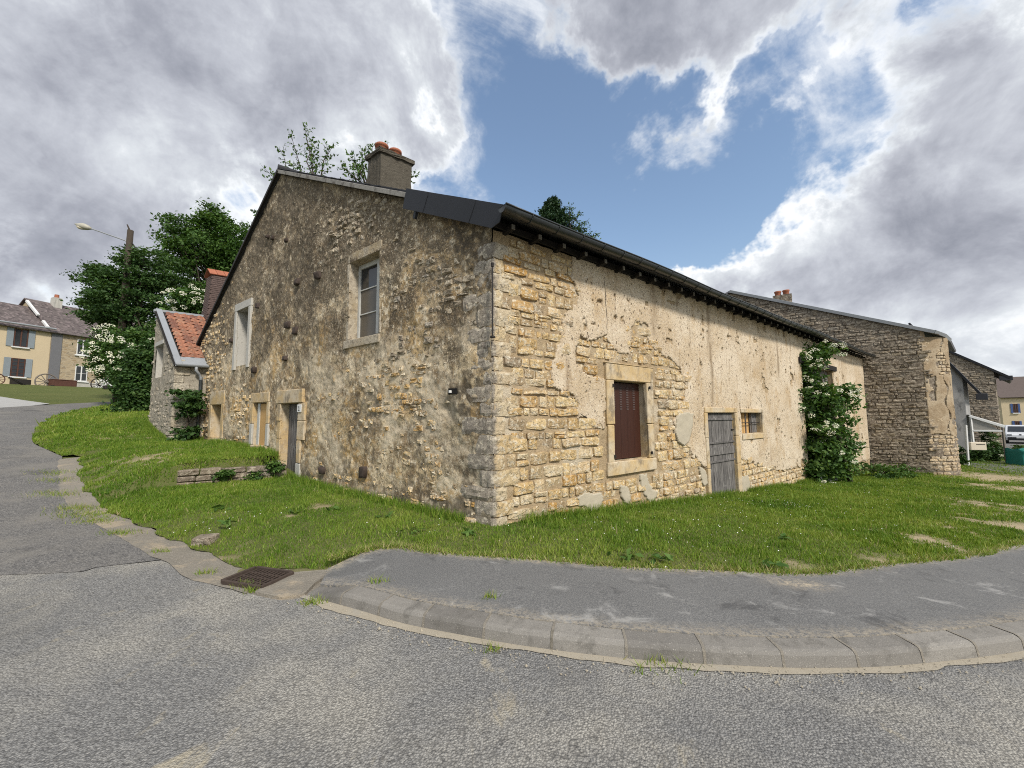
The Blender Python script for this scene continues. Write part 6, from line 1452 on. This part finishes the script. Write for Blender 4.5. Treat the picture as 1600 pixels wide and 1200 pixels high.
# ------------------------------------------------------------------ vegetation
def leaf_mesh(name, P, Nrm, size, rnd, elong=1.7, droop=0.):
    """one folded 4-corner leaf (two triangles) per point"""
    n = len(P); r = rng.normal(size=(n, 3)); t = np.cross(Nrm, r); t /= np.linalg.norm(t, axis=1)[:, None] + 1e-9; s = np.cross(Nrm, t)
    L = (size * elong * .5)[:, None]; Wd = (size * .5)[:, None]
    V = np.stack([P - t * L, P + s * Wd + Nrm * Wd * .3, P + t * L, P - s * Wd + Nrm * Wd * .3], 1).reshape(-1, 3)
    I = np.arange(n) * 4; Fq = np.stack([np.stack([I, I + 1, I + 2], 1), np.stack([I, I + 2, I + 3], 1)], 1).reshape(-1, 3)
    return mesh(name, V, Fq, {'rnd': np.repeat(rnd, 2)})
def clump_points(ells, tips, per, sig, seed):
    R = np.random.default_rng(seed); out = []; nor = []; sh = []; tp = []
    for (c, r, wgt) in ells:
        c = np.asarray(c); r = np.asarray(r); k = max(3, int(tips * wgt)); d = R.normal(size=(k, 3)); d /= np.linalg.norm(d, axis=1)[:, None]
        rad = R.uniform(.2, 1., k) ** .5 * R.uniform(.8, 1.28, k); T = c + d * rad[:, None] * r; tp.append(T)
        for t_, dd in zip(T, d):
            m = int(per * R.uniform(.5, 1.5)); q = t_ + R.normal(size=(m, 3)) * [sig, sig, sig * .45]; out.append(q)
            nn = R.normal(size=(m, 3)) * .75 + dd * .35 + [0, 0, .75]; nor.append(nn / np.linalg.norm(nn, axis=1)[:, None]); sh.append(np.clip(R.normal(.42, .2, m) + R.normal(0, .12), 0, 1))
    return np.vstack(out), np.vstack(nor), np.concatenate(sh), np.vstack(tp)
def tree(name, base_, ells, label, cat, leafm, tips=60, per=60, sig=.3, size=.13, trunk_r=.18, seed=1, limbs=16, flowers=0, group=None, trunk_h=None, flower_r=.12):
    t = thing(name, base_, label, cat, group)
    P, N_, rn, T = clump_points(ells, tips, per, sig, seed); R = np.random.default_rng(seed + 50)
    top = max(e[0][2] + e[1][2] * .3 for e in ells); cx = np.mean([e[0][:2] for e in ells], 0); b0 = np.asarray(base_, float)
    th = trunk_h or (top - b0[2]) * .8; mid = np.array([*(b0[:2] * .5 + cx * .5), b0[2] + th * .5]); tp_ = np.array([*cx, b0[2] + th])
    b = MB(); b.tube([b0 - UP * .2, b0 + (mid - b0) * .5, mid, tp_], [trunk_r, trunk_r * .8, trunk_r * .62, trunk_r * .25], 9); b.build('trunk', M['bark'], t, smooth=True)
    lb = MB()
    for T_ in T[R.choice(len(T), min(limbs, len(T)), False)]:
        f = R.uniform(.25, .95); s = b0 + (mid - b0) * f * 2 if f < .5 else mid + (tp_ - mid) * (f - .5) * 2; m = (s + T_) / 2 + R.normal(size=3) * .15 + [0, 0, .12]; rr = trunk_r * .3
        lb.tube([s, m, T_], [rr, rr * .6, rr * .15], 5)
    lb.build('limbs', M['bark'], t)
    obj('crown', leaf_mesh('crown', P, N_, R.uniform(.6, 1.3, len(P)) * size, rn), M[leafm], t)
    if flowers:
        c = np.mean(P, 0); vd = CAM - c; vd = vd / np.linalg.norm(vd); f1 = nrm(np.cross(vd, UP)); f2_ = np.cross(f1, vd); cs = flower_r * 2.1      # outermost leaf of each patch that faces the road
        key = np.floor((P @ f1) / cs).astype(int) * 10007 + np.floor((P @ f2_) / cs).astype(int); od = np.lexsort((-(P @ vd), key)); ks_ = key[od]; first = np.r_[True, ks_[1:] != ks_[:-1]]; surf = P[od][first]
        wt = np.clip(.35 + (surf[:, 2] - surf[:, 2].min()) / np.ptp(surf[:, 2]), .05, 2) * (fbm((surf @ f1) * 1.1, (surf @ f2_) * 1.1, 2, seed) > .4) + .02; ii = R.choice(len(surf), min(flowers, len(surf)), False, wt / wt.sum())
        for q in surf[ii]:
            m = 34; a = R.uniform(0, 2 * math.pi, m); rr = np.sqrt(R.uniform(0, 1, m)) * flower_r * R.uniform(.6, 1.25); ax = nrm(vd * .8 + [0, 0, .75] + R.normal(size=3) * .25); f1 = nrm(np.cross(ax, [0, 0, 1.])); f2_ = np.cross(ax, f1); pp_ = q + vd * .05 + UP * .03 + np.outer(np.cos(a) * rr, f1) + np.outer(np.sin(a) * rr, f2_) + np.outer(.03 - rr * rr * 1.4 + R.normal(0, .006, m), ax)
            nn = R.normal(size=(m, 3)) * .35 + ax; nn /= np.linalg.norm(nn, axis=1)[:, None]
            obj('flower_head', leaf_mesh('flower_head', pp_, nn, np.full(m, flower_r * .27), R.uniform(0, 1, m), 1.1), M['petal'], t)
    return t
def E(px, py, Y, rx, ry, w=1., dy=None):
    c = at(px, py, Y); s = Y / F; return (c, (rx * s, dy if dy else min(rx, ry) * s, ry * s), w)
def gb(px, Y): p = at(px, 640, Y); return on(p)
tree('broadleaf_tree', gb(212, 22.5), [E(205, 470, 22, 48, 48, 1.2), E(168, 445, 22, 26, 30, .6), E(245, 425, 22.5, 42, 36, 1.), E(165, 492, 22, 26, 24, .5), E(228, 540, 22, 34, 50, .9), E(205, 405, 22.5, 20, 16, .35), E(150, 425, 22, 16, 12, .2), E(140, 470, 22, 12, 10, .15)], 'dark broadleaf tree growing around the utility pole', 'tree', 'leaf_dark', 80, 85, .24, .10, .24, 3, 50)
tree('broadleaf_tree', gb(330, 27), [E(320, 395, 27, 56, 52, 1.2), E(300, 370, 27, 40, 36, .8), E(345, 375, 27, 40, 42, .8), E(335, 345, 27, 20, 18, .3), E(330, 450, 27, 60, 40, 1.), E(375, 400, 27, 28, 40, .6)], 'tall mid-green broadleaf tree behind the red-tiled outbuilding', 'tree', 'leaf_mid', 80, 85, .28, .12, .28, 5, 50)
tree('elder_shrub', gb(188, 19.5), [E(182, 545, 19.5, 26, 30, 1.), E(205, 575, 19, 26, 36, 1.), E(168, 570, 19.5, 14, 18, .4), E(215, 545, 19, 20, 30, .6)], 'white-flowering elder shrub beside the uphill road', 'shrub', 'leaf_elder', 90, 80, .2, .09, .1, 7, 12, flowers=55, group=None, flower_r=.16)
tree('hedge_shrub', gb(220, 17.4), [E(215, 610, 17.4, 24, 34, 1.), E(225, 570, 17.6, 18, 40, .8), E(203, 635, 17.2, 12, 16, .4)], 'dark leafy shrub filling the gap left of the outbuilding', 'shrub', 'leaf_dark', 90, 80, .2, .09, .08, 9, 10)
tree('elder_shrub', on(at(308, 640, 18.5)), [E(305, 475, 18.5, 26, 24, 1.), E(290, 490, 18.5, 18, 16, .5)], 'elder shrub in white flower above the red tile roof', 'shrub', 'leaf_elder', 60, 50, .2, .12, .09, 11, 8, flowers=38, flower_r=.14)
iv = KA + Vv * .3 - U * .28
tree('ivy_shrub', on(iv), [((iv[0], iv[1], 2.2), (.30, .30, .55), 1.), ((iv[0], iv[1], 1.15), (.22, .22, .35), .5)], 'ivy bush climbing beside the outbuilding downpipe', 'shrub', 'leaf_dark', 30, 40, .1, .08, .04, 13, 6)
# sparse branches behind the ridge
def sparse(name, px_list, Y, label, seed, base_px):
    R = np.random.default_rng(seed); b0 = on(at(base_px, 640, Y)); t = thing(name, b0, label, 'tree'); b = MB(); Ps = []; Rn = []
    root = at(base_px, 420, Y); b.tube([b0 - UP * .2, root], [.22, .12], 8)
    for (x0, y0, x1, y1) in px_list:
        s = at(x0, y0, Y); e = at(x1, y1, Y + R.uniform(-.8, .8)); m = (s + e) / 2 + R.normal(size=3) * .25
        b.tube([root, s], [.07, .05], 5); b.tube([s, m, e], [.045, .03, .008], 5)
        for f in np.linspace(.1, 1, 13):
            p = s * (1 - f) ** 2 + 2 * m * f * (1 - f) + e * f * f
            for k in range(2):
                d = nrm(R.normal(size=3) + (e - s) / np.linalg.norm(e - s) * .9); l = R.uniform(.35, .95) * (1.15 - f * .6); b.tube([p, p + d * l], [.012, .004], 4)
                for g in np.linspace(.3, 1, 4): Ps.append(p + d * l * g + R.normal(size=(1, 3)) * .05)
    P = np.vstack(Ps); nn = R.normal(size=P.shape) + [0, 0, .5]; nn /= np.linalg.norm(nn, axis=1)[:, None]
    b.build('trunk', M['bark'], t); obj('crown', leaf_mesh('crown', P, nn, R.uniform(.6, 1.2, len(P)) * .11, R.uniform(0, 1, len(P)), 2.0), M['leaf_mid'], t)
sparse('young_tree', [(490, 280, 475, 198), (490, 290, 442, 238), (500, 285, 518, 232), (470, 300, 420, 270), (480, 300, 400, 330), (460, 300, 455, 212), (495, 290, 490, 225)], 20.5, 'sparse young tree poking above the gable ridge', 31, 490)
sparse('young_tree', [(575, 290, 565, 235), (570, 290, 535, 262), (590, 290, 600, 232), (585, 285, 582, 228), (600, 300, 648, 275), (575, 295, 550, 248)], 20.5, 'sparse young tree rising behind the main chimney', 33, 585)
# spruce
def spruce():
    Y = 36.; b0 = on(at(868, 640, Y)); top = at(866, 312, Y)[2]; R = np.random.default_rng(41); t = thing('spruce_tree', b0, 'dark spruce top showing above the gutter', 'tree')
    MB().tube([b0 - UP * .3, np.array([b0[0], b0[1], top])], [.3, .03], 8).build('trunk', M['bark'], t); P = []; zs = np.linspace(top - 7.5, top - .1, 26); b = MB()
    for z_ in zs:
        L = min(.35 + (top - z_) * .8, 3.6)
        for k in range(13):
            a = R.uniform(0, 2 * math.pi); d = np.array([math.cos(a), math.sin(a), -.12]); l = L * R.uniform(.65, 1.1); s = np.array([b0[0], b0[1], z_ + R.uniform(-.12, .12)]); b.tube([s, s + d * l], [.03, .008], 4)
            for g in np.linspace(.15, 1, 10): P.append(s + d * l * g + R.normal(size=(9, 3)) * [.16, .16, .10])
    P = np.vstack(P); nn = R.normal(size=P.shape) + [0, 0, 1]; nn /= np.linalg.norm(nn, axis=1)[:, None]; b.build('limbs', M['bark'], t); obj('crown', leaf_mesh('crown', P, nn, np.full(len(P), .12), R.uniform(0, 1, len(P)), 2.6), M['needle'], t)
spruce()
sparse('bare_tree', [(890, 350, 903, 332), (900, 360, 918, 345), (905, 370, 932, 366), (890, 345, 890, 326), (910, 375, 936, 378)], 35., 'thin half-bare tree just right of the spruce top', 43, 900)
# elder against the street wall
ea = WS.px(1282, 745)[0]; eb = on(WS.P(ea, 0, .9)); Ye = float(eb[1])
tree('elder_bush', eb, [E(1274, 690, Ye, 34, 50, 1.1), E(1268, 620, Ye, 32, 42, 1.), E(1258, 570, Ye + .2, 20, 26, .6), E(1298, 650, Ye + .4, 32, 30, .7), E(1270, 730, Ye, 32, 22, .7), E(1308, 700, Ye + .3, 26, 32, .6), E(1285, 550, Ye + .3, 16, 12, .25), E(1318, 615, Ye + .5, 14, 12, .2), E(1305, 730, Ye + .2, 20, 14, .3)], 'tall white-flowering elder bush against the street front', 'bush', 'leaf_elder', 52, 55, .17, .09, .08, 17, 40, flowers=46, flower_r=.12)
nt = on(WS.P(ea + 4, 0, .9)); tree('nettle_clump', nt, [((nt[0], nt[1], nt[2] + .35), (1.3, .8, .4), 1.), ((nt[0] + 1.2, nt[1] + .5, nt[2] + .3), (.8, .6, .3), .6)], 'low nettle clump at the foot of the dark barn wall', 'plant', 'leaf_mid', 40, 30, .12, .07, .03, 19, 6)
# garden plants near the veranda
gp1 = at(1542, 715, 25.); gp1[2] = -1.3; tree('rose_shrub', gp1, [E(1542, 706, 25, 16, 16, 1.), E(1555, 715, 25.5, 12, 10, .5), E(1528, 712, 24.6, 10, 10, .4), E(1540, 685, 25.4, 8, 12, .3)], 'dark garden shrub with pale blooms under the veranda', 'shrub', 'leaf_dark', 50, 40, .13, .1, .05, 21, 8, flowers=9, flower_r=.12)
gp2 = at(1500, 715, 22.9); gp2[2] = -1.35; tree('garden_shrub', gp2, [E(1499, 715, 22.9, 6, 16, 1.)], 'small dark shrub between rounded barn corner and letterbox', 'shrub', 'leaf_dark', 30, 30, .1, .09, .04, 23, 5)
gp3 = at(1596, 704, 33.); gp3[2] = -1.3; tree('garden_shrub', gp3, [E(1598, 702, 33, 12, 6, 1.)], 'low olive shrub in front of the parked van', 'shrub', 'leaf_mid', 30, 30, .12, .1, .04, 25, 5)
# plants on the retaining wall
for f, dz, lab, sd_2 in ((.22, .30, 'leafy weed tuft on the retaining wall end by the door', 61), (.62, .20, 'ivy weed hanging over the middle of the retaining wall', 63), (.30, .12, 'small weed at the foot of the retaining wall', 65)):
    p = WR.P(Lw * (.08 if sd_2 == 61 else f), 0, .02); zb = gz(WR.P(Lw * f, 0, .35)) + .1; tree('wall_weed', np.array([p[0], p[1], zb]), [((p[0], p[1], zb + dz), (.16, .12, .15), 1.)], lab, 'weed', 'leaf_mid', 16, 26, .05, .045, .012, sd_2, 5)
for px_, py_, lab, s_ in ((702, 800, 'broad-leaved weed at the base of the corner quoins', 71), (822, 806, 'weed tuft at the foot of the street wall', 73)):
    p = G(px_, py_, .12); tree('wall_weed', p, [((p[0], p[1], p[2] + .1), (.10, .08, .1), 1.)], lab, 'weed', 'leaf_mid', 12, 18, .04, .06, .01, s_, 4)
# ---- grass
VP = np.array(verge_poly)
FOOT = [[tuple((C + U * a + Vv * b_)[:2]) for a, b_ in ((-.02, -.02), (13.3, -.02), (13.3, 23.5), (-.02, 23.5))], [tuple((KA + U * a + Vv * b_)[:2]) for a, b_ in ((0, 0), (AL, 0), (AL, 5), (0, 5))],
        [tuple(p[:2]) for p in (P0 + U * 8, Kc, K2, cenb + rb * np.array([math.sin(angA + .6), -math.cos(angA + .6), 0]), cenb + rb * np.array([math.sin(angA + turn), -math.cos(angA + turn), 0]), P0 + Vv * 12)]]
def grass_points(n, x0, x1, y0, y1, R):
    x = R.uniform(x0, x1, n); y = R.uniform(y0, y1, n); k = inpoly(x, y, verge_poly)
    for f in FOOT: k &= ~inpoly(x, y, f)
    x, y = x[k], y[k]; q = np.stack([x, y, np.zeros_like(x)], 1) - CAM; zc_ = q @ _f; u_ = 800 + F * (q @ CR) / np.maximum(zc_, .1); k = (zc_ > .5) & (u_ > -60) & (u_ < 1680)
    return x[k], y[k]
def grass(name, specs, hmul, m, label, seed, wid=.006):
    R = np.random.default_rng(seed); Vs = []; rn = []
    for (n, x0, x1, y0, y1, hs, ws) in specs:
        x, y = grass_points(n, x0, x1, y0, y1, R); d = dry_attr(x, y); lush = fbm(x * 1.1, y * 1.1, 3, 141); tuft = fbm(x * 4.5, y * 4.5, 2, 143)
        k = R.uniform(0, 1, len(x)) > d * 1.02; x, y, d, lush, tuft = x[k], y[k], d[k], lush[k], tuft[k]
        z_ = gtop(x, y); n_ = len(x); h = hmul * hs * R.uniform(.4, 1.25, n_) * np.where(R.uniform(0, 1, n_) < .025, R.uniform(1.5, 2.6, n_), 1.) * (.45 + .55 * lush + .75 * np.clip(tuft - .48, 0, 1) * 2.2) * (1 - .6 * d)
        a = R.uniform(0, 2 * math.pi, n_); lean = R.uniform(.1, .75, n_) * h; la2 = R.uniform(0, 2 * math.pi, n_)
        B = np.stack([x, y, z_ - .01], 1); s = np.stack([np.cos(a), np.sin(a), a * 0], 1) * (wid * ws * R.uniform(.6, 1.3, n_))[:, None]
        tip = B + np.stack([np.cos(la2) * lean, np.sin(la2) * lean, h], 1)
        Vs.append(np.stack([B - s, B + s, tip], 1)); c_ = -.02 + .95 * (.6 * fbm(x * .7, y * .7, 3, 145) + .4 * fbm(x * 3, y * 3, 3, 147)) + R.normal(0, .15, n_); c_ = np.where(R.uniform(0, 1, n_) < .03 + .28 * d, R.uniform(.88, 1., n_), np.clip(c_, 0, .86)); rn.append(c_)
    V = np.concatenate(Vs).reshape(-1, 3); Fq = np.arange(len(V)).reshape(-1, 3); print('blades', len(Fq))
    return obj(name, mesh(name, V, Fq, {'rnd': np.concatenate(rn)}), m, None, label, 'grass', None, 'stuff')
grass('lawn_grass', [(520000, -7, 9, 3.2, 11, 1., 1.), (330000, -16, -5, 6, 16, 1.15, 1.7), (150000, -25, -12, 11, 27, 1.5, 3.5), (420000, 5, 19, 4.5, 19, 1.2, 1.8), (150000, 16, 36, 12, 30, 1.5, 3.2)], .056, M['grass'], 'short green meadow grass of the verge around the house', 151)
# longer fringe along walls
def fringe():
    R = np.random.default_rng(161); Vs = []; rn = []
    for O, d, n_, L, cnt in ((C, U, N1, 13.2, 9000), (C, Vv, N2, 23.2, 16000), (P0, -U, N1, tq, 2500), (KA, U, WA.n, AL, 2500)):
        a = R.uniform(-.1, L, cnt); o = np.abs(R.normal(0, .10, cnt)) + .04; p = O[None] + np.outer(a, d) + np.outer(o, n_); k = fbm(a * 1.3, a * 0, 3, 163) > .38; p = p[k]; m = len(p)
        B = np.c_[p[:, 0], p[:, 1], gtop(p[:, 0], p[:, 1]) - .01]; h = R.uniform(.05, .19, m); t_ = R.uniform(0, 2 * math.pi, m); s = np.stack([np.cos(t_), np.sin(t_), t_ * 0], 1) * .006; le = R.uniform(.1, .6, m) * h; l2 = R.uniform(0, 6.28, m)
        Vs.append(np.stack([B - s, B + s, B + np.stack([np.cos(l2) * le, np.sin(l2) * le, h], 1)], 1)); rn.append(np.clip(R.normal(.4, .2, m), 0, .9))
    V = np.concatenate(Vs).reshape(-1, 3); obj('wall_fringe_grass', mesh('wall_fringe_grass', V, np.arange(len(V)).reshape(-1, 3), {'rnd': np.concatenate(rn)}), M['grass'], None, 'longer grass growing along the foot of the walls', 'grass', None, 'stuff')
fringe()
# gutter weeds: tufts in the joint between road and gutter
def tufts():
    R = np.random.default_rng(171); Vs = []; rn = []
    for px_, py_, r, n_ in ((88, 740, .25, 300), (85, 752, .2, 200), (90, 773, .25, 350), (125, 795, .2, 400), (140, 805, .25, 500), (150, 815, .15, 250), (190, 834, .12, 200), (252, 863, .06, 60), (490, 943, .06, 90), (380, 918, .05, 60), (395, 925, .04, 50), (587, 930, .05, 50), (765, 957, .03, 40), (770, 1017, .04, 40), (1035, 1040, .12, 90), (320, 897, .05, 60)):
        c = G(px_, py_); x = R.normal(c[0], r, n_); y = R.normal(c[1], r * .5, n_); B = np.c_[x, y, terrain(x, y) + (.11 if (px_, py_) in ((587, 930), (765, 957)) else 0.)]; h = R.uniform(.02, .08, n_); t_ = R.uniform(0, 6.28, n_); s = np.stack([np.cos(t_), np.sin(t_), t_ * 0], 1) * .004; le = R.uniform(.2, 1., n_) * h; l2 = R.uniform(0, 6.28, n_)
        Vs.append(np.stack([B - s, B + s, B + np.stack([np.cos(l2) * le, np.sin(l2) * le, h], 1)], 1)); rn.append(R.uniform(.3, 1., n_))
    WLn = np.array([q[:2] for q in smooth_line(walk_line[:80], 4)]); n_ = 14000; i_ = R.integers(0, len(WLn) - 1, n_); p_ = WLn[i_] + (WLn[i_ + 1] - WLn[i_]) * R.uniform(0, 1, (n_, 1)); t_ = WLn[i_ + 1] - WLn[i_]; t_ /= np.linalg.norm(t_, axis=1)[:, None] + 1e-9
    o_ = R.normal(.01, .035, n_) - .10 * np.clip(fbm(p_[:, 0] * 3.1, p_[:, 1] * 3.1, 3, 173) - .5, 0, 1); p_ = p_ + np.stack([-t_[:, 1], t_[:, 0]], 1) * o_[:, None]; k_ = R.uniform(0, 1, n_) < .25 + 1.3 * (fbm(p_[:, 0] * 2.2, p_[:, 1] * 2.2, 3, 175) - .35); p_ = p_[k_]; n_ = len(p_)
    B = np.c_[p_, terrain(p_[:, 0], p_[:, 1]) + .112]; h = R.uniform(.02, .075, n_); a_ = R.uniform(0, 6.28, n_); s = np.stack([np.cos(a_), np.sin(a_), a_ * 0], 1) * .0045; le = R.uniform(.3, 1.3, n_) * h; l2 = R.uniform(0, 6.28, n_)
    Vs.append(np.stack([B - s, B + s, B + np.stack([np.cos(l2) * le, np.sin(l2) * le, h], 1)], 1)); rn.append(np.where(R.uniform(0, 1, n_) < .35, R.uniform(.88, 1., n_), R.uniform(.2, .85, n_)))
    V = np.concatenate(Vs).reshape(-1, 3); obj('gutter_weeds', mesh('gutter_weeds', V, np.arange(len(V)).reshape(-1, 3), {'rnd': np.concatenate(rn)}), M['grass'], None, 'thin yellowing grass tufts in the road gutter joints', 'weeds', None, 'stuff')
tufts()
# daisies
def daisies():
    R = np.random.default_rng(181); X, Y_ = [], []
    for (n_, cx, cy, r) in ((90, 1250, 830, 2.2), (60, 1180, 800, 1.8), (90, 1340, 790, 3.), (40, 1240, 795, .4), (14, 320, 820, .25), (14, 385, 812, .3), (50, 1050, 850, .9), (14, 600, 850, .7), (90, 1420, 770, 3.)):
        c = G(cx, cy, .1); X.append(R.normal(c[0], r, n_)); Y_.append(R.normal(c[1], r * .6, n_))
    x = np.concatenate(X); y = np.concatenate(Y_); k = inpoly(x, y, verge_poly)
    for f in FOOT: k &= ~inpoly(x, y, f)
    x, y = x[k], y[k]; P = np.c_[x, y, gtop(x, y) + R.uniform(.035, .075, len(x))]; nn = R.normal(size=P.shape) * .3 + [0, -.3, 1]; nn /= np.linalg.norm(nn, axis=1)[:, None]
    obj('daisies', leaf_mesh('daisies', P, nn, R.uniform(.010, .018, len(P)), R.uniform(0, .84, len(P)), 1.), M['daisy'], None, 'tiny white daisies scattered through the grass', 'flowers', None, 'stuff')
    # plantain and dock leaves
    Pp = []; 
    for px_, py_ in ((345, 800), (350, 822), (520, 800), (460, 806), (1230, 848), (1205, 888), (1030, 878), (985, 875), (735, 840), (650, 835), (600, 812), (1265, 842)):
        c = G(px_, py_, .12); 
        for k in range(9): Pp.append(c + np.array([R.normal(0, .06), R.normal(0, .05), .03 + R.uniform(0, .05)]))
    Pp = np.array(Pp); nn = R.normal(size=Pp.shape) * .5 + [0, 0, 1]; nn /= np.linalg.norm(nn, axis=1)[:, None]; obj('broadleaf_weeds', leaf_mesh('broadleaf_weeds', Pp, nn, R.uniform(.04, .075, len(Pp)), R.uniform(.3, .9, len(Pp)), 1.9), M['leaf_mid'], None, 'flat broad weed leaves in the lawn', 'weeds', None, 'stuff')
daisies()
# loose grit on the road edge and pavement
def grit():
    R = np.random.default_rng(191); L = np.array([p for p in kerb_fine]); i = R.integers(0, len(L), 500); p = L[i] + R.normal(0, .03, (500, 2)); o = R.normal(.0, 1, 500)
    t_ = np.array([nrm(L[min(j + 1, len(L) - 1)] - L[max(j - 1, 0)]) for j in i]); n_ = np.stack([-t_[:, 1], t_[:, 0]], 1); p = p - n_ * (np.abs(o) * .10 + .02)[:, None]
    V = []; Fc = []; 
    for (x, y) in p:
        r = abs(R.normal(0, .0035)) + .003; z_ = float(terrain(x, y)) + .007; b_ = len(V); V += [(x - r, y, z_), (x, y - r, z_), (x + r, y, z_), (x, y + r, z_), (x, y, z_ + r * 1.2)]; Fc += [(b_, b_ + 1, b_ + 4), (b_ + 1, b_ + 2, b_ + 4), (b_ + 2, b_ + 3, b_ + 4), (b_ + 3, b_, b_ + 4)]
    obj('road_grit', mesh('road_grit', V, Fc, {'rnd': R.uniform(0, 1, len(Fc))}), M['sandy_strip'], None, 'loose grit and gravel along the kerb foot', 'grit', None, 'stuff')
grit()
for o in list(bpy.data.objects):
    if '_base' in o: del o['_base']
